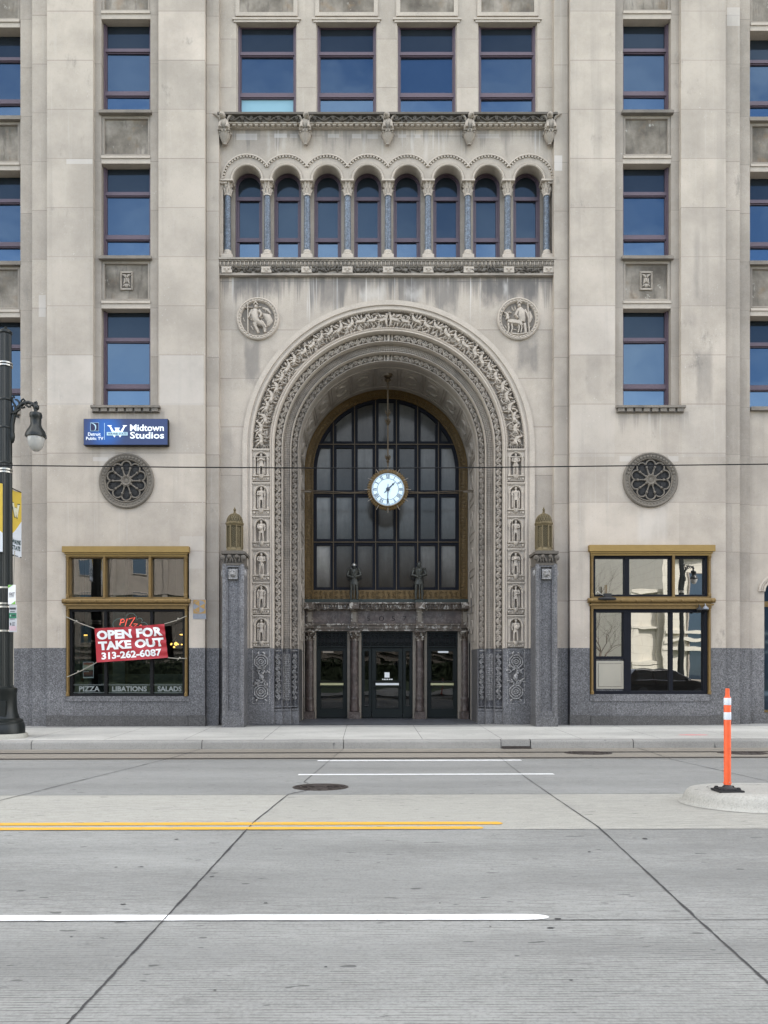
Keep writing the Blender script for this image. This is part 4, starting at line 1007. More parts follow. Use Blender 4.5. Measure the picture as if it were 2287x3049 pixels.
for i, z in enumerate(zh):
    w = math.sqrt(max(.1, RI * RI - max(0, z - ZS) ** 2)) - .01
    dark.box(XC - w, XC + w, YR + .064, YR + .118, z - (.10 if i else 0), z + .10); gold.box(XC - w, XC + w, YR + .02, YR + .1, z - .013, z + .013)
dark.build('frame', M['navy'], pw); gold.build('glazing_bar', M['bronze_bar'], pw); pane.build('pane', M['glass_portal'], pw)
mb = MB(); mb.box(XC - RB, XC + RB, YR + .01, YR + .2, Z(1784, YR), ZB0)
for i in range(len(xs) - 1):
    fm = flat_map(xs[i], (Z(1784, YR) + ZB0) / 2, YR + .01); w = xs[i + 1] - xs[i]
    for a in range(4):
        for t in (-.06, .06): mb.ridge(fm, spiral(w * (a + .5) / 4, t, .055, a, 1.3, 1 if t > 0 else -1, 10), .011, .04)
    mb.ridge(fm, [(0, -.13), (0, .13)], .018, .05)
mb.build('apron', M['bronze'], pw)

# entablature, marble columns, doors
YE = YR - .06
zE = lambda p: Z(p, YE)
mb = MB(); mb.box(XC - RB + .005, XC + RB - .005, YE - .07, YR + .2, zE(1795), zE(1784.5)); mb.build('sill', M['verdigris'], pw)
mb = MB(); xa, xb = XC - RB + .004, XC + RB - .004
mb.box(xa, xb, YE - .26, YR + .2, zE(1800), zE(1795.5)); mb.box(xa, xb, YE - .17, YR + .2, zE(1815), zE(1800)); mb.box(xa, xb, YE - .05, YR + .2, zE(1818), zE(1815))
n = 60; fm = flat_map(xa, 0, YE - .17)
for i in range(n):
    s = (i + .5) * (xb - xa) / n; leaf(mb, fm, s, zE(1801), -pi / 2, .14, .032, .05, 0, 0, 0)
ent = mb.build('entablature', M['peel'], root)
mb = MB(); mb.box(xa, xb, YE - .02, YR + .2, zE(1856), zE(1818)); mb.build('frieze', M['marble'], ent)
mb = MB(); mb.box(xa, xb, YE - .10, YR + .2, zE(1862), zE(1857)); mb.box(xa, xb, YE - .06, YR + .2, zE(1872), zE(1862.2)); mb.box(xa, xb, YE - .03, YR + .2, zE(1879), zE(1872.2)); mb.build('architrave', M['peel'], ent)
num = MB()
for ch, a, b in (('5', 1093, 1101.5), ('0', 1128, 1144), ('5', 1166, 1176), ('7', 1199.5, 1210)):
    num.add(*text_mesh(ch, X(a, YE), X(b, YE), zE(1849), zE(1835), YE - .024, bold=-.01))
num.build('house_number', M['black'], ent)
CPX = [922, 1055.5, 1250, 1385]; YCL = YR - .16
for px in CPX:
    cx = X(px, YCL); z = lambda p: Z(p, YCL); r = .122
    mb = MB(); mb.lathe([(r, z(2076)), (r * .98, z(1990)), (r * .9, z(1908))], (cx, YCL, 0), 20); c = mb.build('marble_column', M['marble'], root, smooth=True)
    mb = MB(); mb.lathe([(r * 1.12, z(2118)), (r * 1.2, z(2112)), (r * 1.08, z(2100)), (r * 1.05, z(2085)), (r * 1.15, z(2081)), (r * 1.02, z(2076))], (cx, YCL, 0), 20); mb.box(cx - .16, cx + .16, YCL - .16, YR + .1, .1, z(2119)); mb.build('base', M['marble'], c, smooth=40)
    mb = MB(); leaf_capital(mb, cx, YCL, z(1908), z(1879), r * .9, .155); mb.build('capital', M['peel'], c, smooth=50)
    p = MB(); hw_ = .105; p.box(cx - hw_, cx + hw_, YE - .09, YE - .001, zE(1856), zE(1818)); p.box(cx - hw_ - .04, cx + hw_ + .04, YE - .37, YE - .001, zE(1815), zE(1796.5)); p.box(cx - hw_ - .02, cx + hw_ + .02, YE - .17, YE - .001, zE(1818) , zE(1815)); p.box(cx - hw_ - .02, cx + hw_ + .02, YE - .13, YE - .001, zE(1871), zE(1856)); po = p.build('pilaster_block', M['peel'], ent)
    p = MB(); p.box(cx - .06, cx + .06, YE - .105, YE - .088, zE(1852), zE(1823)); p.build('inlay', M['pale_strip'], po)
zD0, zD1 = Z(2139, YR), Z(1927, YR)
for a, b in ((934, 942), (1034.5, 1043), (1068, 1076), (1229, 1238), (1263, 1271), (1363, 1373)):
    MB().box(X(a, YR), X(b, YR), YR - .04, YR + .1, .1, zE(1879) - .002).build('door_jamb', M['pale_strip'], root)
M['bar'] = plain('pale_push_bar', (.50, .48, .27), .5, var=.1)
def door(a, b, ztop, gb=.30, st=.128, nm='door', bar=None, closer=None):
    x0, x1 = X(a, YR), X(b, YR); mb = MB(); y = YR + .04
    mb.holes([rect(x0 + .01, x1 - .01, zD0 + .02, ztop), rect(x0 + st, x1 - st, zD0 + gb, ztop - .11)], y, y + .05)
    mb.ridge(flat_map(0, 0, y), [(x0 + st, zD0 + gb), (x1 - st, zD0 + gb), (x1 - st, ztop - .11), (x0 + st, ztop - .11), (x0 + st, zD0 + gb)], .012, .012)
    d = mb.build(nm, M['teal'], root)
    MB().quad((x0 + st - .01, y + .02, zD0 + gb - .01), (x1 - st + .01, y + .02, zD0 + gb - .01), (x1 - st + .01, y + .02, ztop - .10), (x0 + st - .01, y + .02, ztop - .10)).build('pane', M['glass_door'], d)
    if bar:
        zz = Z(2037, YR); p = MB(); p.box(x0 + st - .01, x1 - st + .01, y - .03, y - .003, zz - .032, zz + .032); p.build('push_bar', M[bar], d)
        p = MB(); p.tube([(x0 + .05, y - .05, zz + .08), (x1 - .05, y - .05, zz + .08)], .012, 6); p.tube([(x0 + .05, y - .05, zz - .10), (x1 - .05, y - .05, zz - .10)], .012, 6)
        for xx in (x0 + .07, x1 - .07):
            for dz in (.08, -.10): p.tube([(xx, y - .05, zz + dz), (xx, y + .01, zz + dz)], .01, 6)
        p.build('handle', M['black'], d)
    if closer:
        xx = x0 + closer * (x1 - x0); p = MB(); p.box(xx - .16, xx + .16, y - .03, y + .001, ztop - .175, ztop - .12); p.build('door_closer', M['pale_strip'] if closer < .5 else M['white'], d)
    return d
door(942, 1034, zD1, bar='bar', closer=.38)
cdoor = door(1107, 1199.5, zD1 - .02, bar='white'); door(1271.5, 1362.5, zD1, bar='bar', closer=.53)
for a, b in ((1077, 1107), (1199.5, 1228.5)): door(a, b, zD1 - .005, gb=.36, st=.085, nm='sidelight')
for a, b in ((942, 1034), (1077, 1228.5), (1271.5, 1362.5)):
    x0, x1 = X(a, YR), X(b, YR); mb = MB(); z0, z1 = zD1 + .03, zE(1880) - .02
    frame_bars(mb, x0 + .005, x1 - .005, z0 - .03, z1 + .02, .035, YR - .01, YR + .06); nn = 4 if b - a < 120 else 6
    fm = flat_map(x0, (z0 + z1) / 2, YR + .03); w = (x1 - x0) / nn
    for k in range(nn):
        if k: mb.ridge(fm, [(k * w, -.22), (k * w, .21)], .012, .035)
        for sg in (-1, 1):
            mb.ridge(fm, spiral(w * (k + .5) + sg * w * .22, .08, .075, pi / 2 + sg * pi / 2, 1.1, -sg, 12), .009, .03)
            mb.ridge(fm, spiral(w * (k + .5) + sg * w * .22, -.11, .07, pi / 2 + sg * pi / 2, 1.1, sg, 12), .009, .03)
        mb.ridge(fm, [(w * (k + .5), -.2), (w * (k + .5), .18)], .008, .03)
    g = mb.build('transom_grille', M['teal'], root); MB().box(x0, x1, YR + .05, YR + .08, z0 - .03, z1 + .02).build('panel', M['black'], g)
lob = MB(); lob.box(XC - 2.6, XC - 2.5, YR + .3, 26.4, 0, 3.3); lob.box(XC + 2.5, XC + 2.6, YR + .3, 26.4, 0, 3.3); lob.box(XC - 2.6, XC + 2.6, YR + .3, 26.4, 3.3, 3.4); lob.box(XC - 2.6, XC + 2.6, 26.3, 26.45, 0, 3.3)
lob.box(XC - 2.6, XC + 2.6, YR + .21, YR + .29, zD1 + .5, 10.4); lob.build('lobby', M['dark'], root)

# ------------------------------------------------------------------ granite pedestals beside the arch
PED = [(699.5, -1), (1620.5, 1)]
YPD = YP - .12
for px, sd in PED:
    cx = X(px, YPD); z = lambda p: Z(p, YPD); w = .27; y0 = YPD - .26; y1 = YC + .05
    mb = MB(); mb.holes([rect(cx - w, cx + w, z(2132), z(1684)), rect(cx - .145, cx + .145, z(2115), z(1692))], y0, y0 + .07)
    mb.box(cx - w, cx + w, y0 + .07, y1, z(2132), z(1684))
    for s in (-1, 1): mb.lathe([(.058, z(2132)), (.058, z(1684))], (cx + s * (w - .035), y0 + .015, 0), 12)
    mb.box(cx - w - .02, cx + w + .02, y0 - .05, y1, -.3, z(2132))
    p = mb.build('pedestal', M['gran'], root)
    mb = MB(); mb.box(cx - .12, cx + .12, y0 - .04, y0 + .05, z(1728), z(1699)); mb.ell((cx, y0 - .05, z(1711)), (.085, .07, .10), 10, 7)
    for s in (-1, 1): mb.ell((cx + s * .05, y0 - .10, z(1705)), (.03, .03, .025), 6, 4); mb.ell((cx + s * (w + .02), y0 + .1, z(1709)), (.05, .08, .10), 8, 6)
    mb.ell((cx, y0 - .11, z(1716)), (.05, .04, .02), 7, 4)
    mb.build('lion_mask', M['gran_light'], p)
    mb = MB(); mb.box(cx - w - .01, cx + w + .01, y0 - .015, y1, z(1687), z(1680)); mb.box(cx - w + .01, cx + w - .01, y0 + .01, y1, z(1680), z(1655)); mb.box(cx - w - .04, cx + w + .04, y0 - .05, y1, z(1654), z(1646)); mb.box(cx - .24, cx + .24, y0 + .03, y1 - .1, z(1646), z(1643))
    fm = flat_map(cx, z(1668), y0 + .01)
    for k in range(7): leaf(mb, fm, -.24 + k * .08, -.10, pi / 2 + rnd.uniform(-.3, .3), .2, .045, .07, 0, rnd.uniform(-.8, .8))
    for s in (-1, 1): mb.ell((cx + s * (w + .0), y0 + .0, z(1665)), (.075, .08, .08), 9, 6); mb.ell((cx + s * .1, y0 - .03, z(1662)), (.06, .05, .06), 8, 5)
    mb.build('capital', M['soot'], p)

# ------------------------------------------------------------------ medallions and rose reliefs
for px, py, sd in ((768.5, 951, -1), (1543, 951.5, 1)):
    cx, cz = X(px, YC), Z(py, YC); r = .573; mb = MB()
    mb.lathe([(r, .0), (r, .06), (r - .03, .085), (r - .055, .06), (r - .075, .06), (r - .09, .075), (r - .11, .05), (r - .12, .005), (.001, .005)], (cx, YC, cz), 56, axis='y')
    for k in range(34): a = 2 * pi * k / 34; mb.ell((cx + (r - .07) * math.cos(a), YC - .07, cz + (r - .07) * math.sin(a)), (.025, .02, .025), 6, 4)
    md = mb.build('medallion', M['carve'], root, smooth=35)
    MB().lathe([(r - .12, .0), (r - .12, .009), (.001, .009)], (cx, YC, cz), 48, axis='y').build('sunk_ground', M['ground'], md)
    mb = MB(); E = lambda x, z, a, b, d=.05, rot=0: mb.ell((cx + x, YC - .01, cz + z), (a, d, b), 11, 7, rot)
    fm = flat_map(cx, cz, YC - .005)
    def lim(pts, w, h): mb.ridge(fm, pts, w, h, 0, .5)
    if sd < 0:    # seated helmeted man with a tall staff, beast behind his knee
        E(-.055, .335, .05, .06, .07); lim([(-.11, .38), (-.055, .46), (.0, .38)], [.02, .045, .02], .09)
        lim([(-.07, .27), (-.10, .15), (-.06, .0), (.0, -.10)], [.07, .125, .095, .08], [.06, .10, .10, .09]); lim([(-.15, .24), (-.22, .12), (-.25, .02)], [.05, .04, .025], [.09, .08, .09])
        lim([(.03, .22), (.10, .13), (.05, .03)], [.05, .04, .025], .10); lim([(-.06, -.08), (.10, -.12), (.17, -.20), (.20, -.37)], [.08, .085, .06, .035], [.09, .12, .11, .08]); lim([(-.08, -.12), (-.04, -.24), (.02, -.38)], [.07, .055, .03], [.09, .09, .07])
        lim([(.14, .12), (.26, .06), (.33, -.06), (.28, -.18)], [.04, .10, .09, .04], [.06, .08, .07, .05]); lim([(.12, .30), (.25, .26), (.36, .14)], [.02, .05, .02], .05)
        for k in range(7): lim([(-.05 + .03 * k, -.05 - .012 * k), (-.02 + .04 * k, -.20 - .01 * k)], .008, .125)
        mb.ridge(fm, [(-.27, -.40), (-.27, .42)], .016, .10); mb.ridge(fm, [(-.37, .30), (-.14, .30)], .013, .08)
    else:         # warrior standing behind a horned beast
        E(.02, .37, .05, .06, .07); lim([(-.04, .41), (.02, .48), (.08, .41)], [.02, .045, .02], .09)
        lim([(.02, .30), (.08, .18), (.10, .03), (.10, -.08)], [.08, .14, .11, .09], [.07, .11, .11, .08]); lim([(.17, .24), (.24, .12), (.27, .02)], [.05, .04, .025], .09); lim([(-.02, .22), (-.08, .10), (-.02, .02)], [.045, .04, .02], .11)
        lim([(-.30, -.06), (-.20, -.08), (-.08, -.09), (.04, -.12), (.10, -.18)], [.05, .09, .085, .09, .05], [.09, .12, .12, .12, .09]); lim([(-.30, -.02), (-.30, .10), (-.36, .17)], [.05, .045, .02], [.11, .11, .08]); lim([(-.30, .13), (-.24, .21)], [.015, .008], .08); lim([(-.36, .15), (-.42, .2)], [.015, .006], .07)
        for q in (-.28, -.19, .0, .07): lim([(q, -.12), (q + .02, -.25), (q - .01, -.38)], [.035, .022, .02], .09)
        lim([(.16, -.12), (.19, -.28), (.20, -.40)], [.06, .045, .035], .08); lim([(.30, .20), (.33, .05), (.30, -.10)], [.03, .075, .03], .07)
        mb.ridge(fm, [(.29, -.38), (.25, .42)], .016, .10); lim([(-.4, -.36), (0, -.41), (.3, -.37)], .03, .05)
    for k in range(14): leaf(mb, fm, rnd.uniform(-.36, .36), rnd.uniform(-.32, .32), rnd.uniform(0, 6.28), .14, .025, .04, 0, rnd.uniform(-1, 1))
    mb.build('relief', M['carve'], md, smooth=60)
for px, py in ((378, 1433), (1935.7, 1430)):
    cx, cz = X(px), Z(py); r = .737; mb = MB()
    mb.lathe([(r, -.0), (r, .05), (r - .035, .075), (r - .06, .055), (r - .15, .055), (r - .165, .08), (r - .185, .06), (r - .19, .004)], (cx, YP, cz), 64, axis='y')
    for k in range(44):
        a = 2 * pi * k / 44; q = r - .105
        if math.sin(a) > .2: mb.lathe([(.036, .0), (.032, .03), (.018, .034)], (cx + q * math.cos(a), YP - .05, cz + q * math.sin(a)), 8, axis='y')
        else: mb.ell((cx + q * math.cos(a), YP - .055, cz + q * math.sin(a)), (.026, .014, .026), 6, 4)
    mb.lathe([(.14, .0), (.14, .07), (.12, .09), (.09, .07), (.07, .05), (.05, .06), (.001, .06)], (cx, YP, cz), 24, axis='y')
    for k in range(10):
        a = pi / 2 + 2 * pi * (k + .5) / 10; ca, sa = math.cos(a), math.sin(a)
        mb.tube([(cx + .13 * ca, YP - .045, cz + .13 * sa), (cx + .36 * ca, YP - .045, cz + .36 * sa)], [.020, .017], 7)
        for q in (.15, .35): mb.ell((cx + q * ca, YP - .05, cz + q * sa), (.034, .034, .034), 7, 5)
        b = a + pi / 10; cb, sb = math.cos(b), math.sin(b); pc = .40
        pts = [(cx + pc * cb + .128 * math.cos(b + t), YP - .045, cz + pc * sb + .128 * math.sin(b + t)) for t in [(-1.9 + 3.8 * j / 12) for j in range(13)]]
        mb.tube(pts, .021, 6)
    ro = mb.build('rose_relief', M['gran_rose'], root, smooth=40)
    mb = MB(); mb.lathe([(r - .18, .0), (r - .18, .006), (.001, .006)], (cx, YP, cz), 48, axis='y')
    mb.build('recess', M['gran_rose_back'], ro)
    mb = MB()
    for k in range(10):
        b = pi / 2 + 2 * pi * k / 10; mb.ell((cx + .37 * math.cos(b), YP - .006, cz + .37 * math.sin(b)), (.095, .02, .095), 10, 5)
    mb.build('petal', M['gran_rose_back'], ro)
# ------------------------------------------------------------------ shop windows in gilt frames
def shop_frame(a, b, top, capb, m1, m2, sill, nm_m, lab):
    x0, x1 = X(a), X(b); zt_, zc = Z(top), Z(capb); zm1, zm2 = Z(m1), Z(m2); zb_ = Z(sill); y = YP - .03
    mb = MB()
    mb.box(x0 - .02, x1 + .02, y - .12, y + .45, zc + .03, zt_); mb.box(x0 + .03, x1 - .03, y - .07, y + .4, zc - .02, zc + .03); mb.box(x0 + .05, x1 - .05, y - .03, y + .4, zc - .07, zc - .02)
    fr = mb.build('shop_window', M['gold_cap'], root)
    mb = MB()
    mb.box(x0 + .05, x1 - .05, y - .02, y + .35, zm2, zm1); mb.tube([(x0 - .04, y - .03, (zm1 + zm2) / 2), (x1 + .04, y - .03, (zm1 + zm2) / 2)], .065, 10); mb.box(x0 - .0, x1 + .0, y - .07, y + .3, zm2 - .03, zm2 + .01); mb.box(x0 + .05, x1 - .05, y - .03, y + .35, zm2 - .12, zm2 - .031)
    for k in range(9): xx = x0 + .05 + (x1 - x0 - .1) * k / 8; mb.ell((xx, y - .10, (zm1 + zm2) / 2 - .01), (.035, .03, .035), 8, 5)
    mb.build('rail', M['gold'], fr)
    for xx in (x0 + .085, x1 - .085):
        for za, zb2 in ((zm1, zc - .07), (zb_, zm2 - .03)):
            mb = MB(); mb.lathe([(.044, za), (.044, za + .08), (.028, za + .1), (.028, zb2 - .14), (.038, zb2 - .12), (.028, zb2 - .1), (.048, zb2 - .03), (.052, zb2)], (xx, y, 0), 12); mb.box(xx - .036, xx + .036, y + .02, y + .10, za, zb2)
            mb.build('post', M['gold'], fr)
    return fr, x0 + .122, x1 - .122, zt_, zc - .07, zm1, zm2 - .12, zb_, y
# left: pizza parlour
fr, xa, xb, zt_, zu, zm1, zm2, zb_, y = shop_frame(193, 564, 1629, 1650, 1781, 1800, 2073, 0, 0)
yg = YP + .12
mb = MB()
frame_bars(mb, xa, xb, zm1, zu, .03, yg - .12, yg + .04)
for a, b in ((308, 316), (443, 452)): mb.box(X(a), X(b), yg - .14, yg + .04, zm1, zu); mb.lathe([(.034, zm1), (.034, zu)], (X((a + b) / 2), yg - .16, 0), 10)
mb.build('gilt_sash', M['gold'], fr)
mb = MB(); frame_bars(mb, xa, xb, zb_, zm2, .065, yg - .10, yg + .05)
for a, b in ((309, 317), (446, 454)): mb.box(X(a), X(b), yg - .09, yg + .05, zb_, zm2)
mb.build('black_sash', M['black'], fr)
MB().quad((xa, yg, zm1), (xb, yg, zm1), (xb, yg, zu), (xa, yg, zu)).build('upper_pane', M['glass_upper'], fr)
MB().quad((xa, yg, zb_), (xb, yg, zb_), (xb, yg, zm2), (xa, yg, zm2)).build('lower_pane', M['glass_shop'], fr)
M['etch'] = plain('frosted_lettering', (.20, .22, .22), .6, var=.1); M['etch_line'] = plain('frosted_line', (.14, .16, .16), .6)
mb = MB()
for t_, a, b in (('PIZZA', 231, 293), ('LIBATIONS', 330, 434), ('SALADS', 466, 538)):
    mb.add(*text_mesh(t_, X(a), X(b), Z(2059), Z(2043.5), yg - .012, bold=.03))
mb.build('lettering', M['etch'], fr)
mb = MB()
for a, b in ((214, 308), (318, 445), (455, 549)):
    for p in (2039.5, 2062.5): mb.box(X(a), X(b), yg - .011, yg - .008, Z(p) - .007, Z(p) + .007)
mb.build('etched_line', M['etch_line'], fr)
# the room behind it
rx0, rx1, ry0, ry1, rz0, rz1 = X(160), X(606), YP + .64, 25.4, .45, 5.3
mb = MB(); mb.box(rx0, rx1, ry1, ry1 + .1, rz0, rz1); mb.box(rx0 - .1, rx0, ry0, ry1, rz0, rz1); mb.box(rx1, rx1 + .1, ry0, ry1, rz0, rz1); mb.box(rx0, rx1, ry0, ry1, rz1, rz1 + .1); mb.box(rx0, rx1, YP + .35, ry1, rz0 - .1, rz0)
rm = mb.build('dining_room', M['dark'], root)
for a, b, yy in ((212, 238, 21.6), (243, 262, 22.3), (336, 372, 22.6), (545, 556, 21.7)):
    MB().box(X(a, yy), X(b, yy), yy, yy + .3, rz0, rz1).build('interior_pier', M['interior'], rm)
mb = MB(); mb.box(rx0, rx1, 24.0, 24.6, rz0, rz0 + 1.1); mb.build('bar_counter', M['interior'], rm)

# right: mirrored windows, black frames, steel hatch
fr2, xa, xb, zt_, zu, zm1, zm2, zb_, y = shop_frame(1753, 2121, 1625, 1647, 1777, 1800, 2067, 0, 0)
mb = MB(); frame_bars(mb, xa, xb, zm1, zu, .06, yg - .10, yg + .05)
for a, b in ((1862, 1875), (1996, 2008)): mb.box(X(a), X(b), yg - .09, yg + .05, zm1, zu)
frame_bars(mb, xa, xb, zb_ + .002, zm2, .085, yg - .11, yg + .05)
zh_ = Z(1958)
mb.box(X(1858), X(1880), yg - .10, yg + .05, zb_, zm2); mb.box(X(1997), X(2005), yg - .09, yg + .05, zb_, zm2); mb.box(xa, X(1860), yg - .105, yg + .05, zh_ - .035, zh_ + .035)
mb.build('black_sash', M['navy'], fr2)
mb = MB(); mb.lathe([(.04, zm1), (.04, zu)], (X(2004.5), yg - .14, 0), 10); mb.build('gilt_mullion', M['gold'], fr2)
for k, (a, b, c_, d_) in enumerate(((1766, 1866, zm1, zu), (1870, 2000, zm1, zu), (2004, 2104, zm1, zu), (1766, 1866, zh_, zm2), (1876, 2000, zb_, zm2), (2002, 2106, zb_, zm2))):
    MB().quad((X(a), yg, c_ + .03), (X(b), yg, c_ + .03), (X(b), yg, d_ - .03), (X(a), yg, d_ - .03)).build('pane', M['glass_mirror'], fr2)
mb = MB(); mb.box(xa, X(1868), yg - .05, yg + .05, zb_, zh_ - .03); hp = mb.build('granite_infill', M['gran'], fr2)
mb = MB(); mb.holes([rect(X(1775), X(1858.5), Z(2051), Z(1968)), rect(X(1782), X(1853), Z(2045), Z(1975))], yg - .09, yg - .04); mb.box(X(1783), X(1852), yg - .10, yg - .05, Z(2044), Z(1976)); mb.lathe([(.018, 0), (.018, .012)], (X(1851), yg - .10, Z(1980)), 8, axis='y'); mb.build('steel_hatch', M['steel'], fr2)
rx0, rx1 = X(1715), X(2150)
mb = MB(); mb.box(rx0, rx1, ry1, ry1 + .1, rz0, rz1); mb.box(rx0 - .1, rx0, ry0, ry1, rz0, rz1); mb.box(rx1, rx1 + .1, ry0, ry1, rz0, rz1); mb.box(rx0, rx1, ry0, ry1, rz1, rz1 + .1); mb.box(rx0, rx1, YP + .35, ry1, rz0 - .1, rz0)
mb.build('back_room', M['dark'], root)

# ------------------------------------------------------------------ things fixed to or standing on the building
def knight(px, ztop, zbot, label, bare):
    y = YE - .22; cx = X(px, y); z0 = Z(zbot, y); h = Z(ztop, y) - z0 - .09
    t = thing('knight_statue', label, 'statue', (cx, y, z0), 'bronze knights above the doors')
    mb = MB(); mb.box(cx - .135, cx + .135, y - .12, y + .12, z0, z0 + .05); mb.box(cx - .115, cx + .115, y - .10, y + .10, z0 + .05, z0 + .09); mb.build('base', M['verdigris'], t)
    mb = MB(); figure(mb, cx, y, z0 + .09, h, 'sword', 1, 14, 1.0)
    for s in (-1, 1): mb.ell((cx + s * .13 * h, y + .0, z0 + .09 + .80 * h), (.05 * h, .06 * h, .035 * h), 10, 7); mb.ridge(flat_map(cx, z0 + .09, y - .09 * h), [(s * .09 * h, .84 * h), (s * .055 * h, .80 * h), (s * .05 * h, .72 * h)], .012 * h, .03 * h)
    mb.build('figure', M['statue'], t, smooth=60)
    if bare:
        mb = MB(); mb.lathe([(.064 * h, .905 * h), (.060 * h, .935 * h), (.03 * h, .975 * h), (.004 * h, 1.0 * h)], (cx, y - .002 * h, z0 + .09), 14, sy=1.07); mb.build('helmet', M['steel'], t, smooth=True)
knight(1054.5, 1674, 1795, 'dark bronze knight statue with a shiny pale helmet above the doors', True)
knight(1248, 1671, 1795, 'dark bronze knight statue with an all dark helmet above the doors', False)

def lantern(px, label):
    y = YPD + .0; cx = X(px, y); z = lambda p: Z(p, y); t = thing('wall_lantern', label, 'lantern', (cx, y, z(1643)), 'brass lanterns on granite pedestals')
    r = .215; z0, z1 = z(1643), z(1562)
    mb = MB(); mb.lathe([(r * 1.04, z0), (r * 1.04, z0 + .05), (r * .98, z0 + .07), (r * .96, z0 + .10)], (cx, y, 0), 8, a0=pi / 8); mb.lathe([(r * .98, z1 - .06), (r * 1.0, z1 - .04), (r * 1.12, z1), (r * 1.14, z1 + .03), (r * 1.08, z1 + .045)], (cx, y, 0), 24)
    for k in range(8): a = pi / 8 + pi * k / 4; mb.tube([(cx + r * .97 * math.cos(a), y + r * .97 * math.sin(a), z0 + .08), (cx + r * .97 * math.cos(a), y + r * .97 * math.sin(a), z1 - .04)], .022, 6)
    mb.build('frame', M['brass'], t)
    mb = MB(); mb.lathe([(r * .86, z0 + .08), (r * .86, z1 - .05)], (cx, y, 0), 8, a0=pi / 8); mb.build('lining', M['brass_dark'], t)
    mb = MB()
    for k in range(8):
        a = pi / 4 * k + pi / 4; ca, sa = math.cos(a), math.sin(a); ap = r * .86
        fm = lambda s, q, h: (cx + ca * (ap * .925 + h) - sa * s, y + sa * (ap * .925 + h) + ca * s, q)
        w = .075; n = 9
        for i in range(n):
            za = z0 + .09 + (z1 - z0 - .17) * i / n; zb2 = z0 + .09 + (z1 - z0 - .17) * (i + 1) / n
            mb.ridge(fm, [(-w, za), (0, zb2), (w, za)], .008, .016); mb.ridge(fm, [(-w, zb2), (0, za), (w, zb2)], .008, .016)
    mb.build('lattice', M['brass'], t)
    zd = z1 + .04; zt = z(1530); hh = zt - zd
    dome = lambda u: (r * 1.0 * math.cos(u * pi / 2) ** .8 if u < 1 else .02, zd + hh * math.sin(u * pi / 2))
    mb = MB(); mb.lathe([(dome(i / 7)[0] * .93, dome(i / 7)[1]) for i in range(7)] + [(.03, zt)], (cx, y, 0), 24); mb.build('dome_lining', M['brass_dark'], t)
    mb = MB()
    for k in range(20):
        for sg in (-1, 1):
            mb.tube([(cx + dome(i / 8)[0] * math.cos(2 * pi * k / 20 + sg * i * .11), y + dome(i / 8)[0] * math.sin(2 * pi * k / 20 + sg * i * .11), dome(i / 8)[1]) for i in range(8)], .0085, 5)
    mb.lathe([(.05, zt - .01), (.05, zt + .02), (.025, zt + .03), (.035, zt + .06), (.02, zt + .075), (.04, zt + .10), (.04, zt + .115), (.015, zt + .13), (.022, zt + .15), (.004, zt + .175)], (cx, y, 0), 12)
    mb.build('dome', M['brass'], t)
lantern(699, 'domed brass lattice lantern on the pedestal nearer the pizza window')
lantern(1619, 'domed brass lattice lantern on the pedestal nearer the steel hatch')

# clock hung from the vault on a rod, with stays to the side walls
yk = 22.32; kx, kz = X(1155, yk), Z(1458.7, yk); u = yk / F
ck = thing('hanging_clock', 'round white clock with Roman numerals and spiked gilt rim hanging in the arch', 'clock', (kx, yk, kz))
M['face'] = emit('backlit_clock_face', (.62, .78, .90), .10); M['ink'] = plain('clock_ink', (.03, .05, .08), .5)
mb = MB(); mb.lathe([(48.5 * u, -.07), (48.5 * u, .07), (.001, .07)], (kx, yk, kz), 48, axis='y'); mb.build('dial', M['face'], ck)
mb = MB(); mb.lathe([(48 * u, .05), (49 * u, .09), (51.5 * u, .095), (52.5 * u, .07), (53 * u, .04), (60 * u, .02), (60 * u, -.06), (48.5 * u, -.09)], (kx, yk, kz), 48, axis='y')
for k in range(48):
    a = 2 * pi * k / 48; mb.ell((kx + 60 * u * math.cos(a), yk - .01, kz + 60 * u * math.sin(a)), (.026, .03, .026), 6, 4); mb.tube([(kx + 53 * u * math.cos(a), yk - .05, kz + 53 * u * math.sin(a)), (kx + 59 * u * math.cos(a), yk - .035, kz + 59 * u * math.sin(a))], .012, 5)
mb.build('rim', M['bronze'], ck)
for k in range(12):
    a = 2 * pi * k / 12; mb = MB(); mb.tube([(kx + 53.5 * u * math.cos(a), yk - .06, kz + 53.5 * u * math.sin(a)), (kx + 69 * u * math.cos(a), yk - .03, kz + 69 * u * math.sin(a))], [.011, .009], 6); mb.build('spike', M['pale_strip'], ck)
mb = MB(); yf = yk - .074
def ring(r0, r1, y_): 
    N = 64
    for k in range(N):
        a, b = 2 * pi * k / N, 2 * pi * (k + 1) / N
        mb.quad((kx + r0 * math.cos(a), y_, kz + r0 * math.sin(a)), (kx + r1 * math.cos(a), y_, kz + r1 * math.sin(a)), (kx + r1 * math.cos(b), y_, kz + r1 * math.sin(b)), (kx + r0 * math.cos(b), y_, kz + r0 * math.sin(b)))
ring(31.0 * u, 32.2 * u, yf); ring(44 * u, 44.9 * u, yf); ring(46.9 * u, 47.8 * u, yf)
def dbar(p, q, w):
    d = (Vector(q) - Vector(p)); l = d.length; d /= l; nn = Vector((-d.y, d.x)) * w / 2
    mb.quad(*[(kx + c.x, yf - .001, kz + c.y) for c in (Vector(p) - nn, Vector(q) - nn, Vector(q) + nn, Vector(p) + nn)])
for k in range(60): a = 2 * pi * k / 60; dbar((44.5 * u * math.cos(a), 44.5 * u * math.sin(a)), (47.2 * u * math.cos(a), 47.2 * u * math.sin(a)), .006)
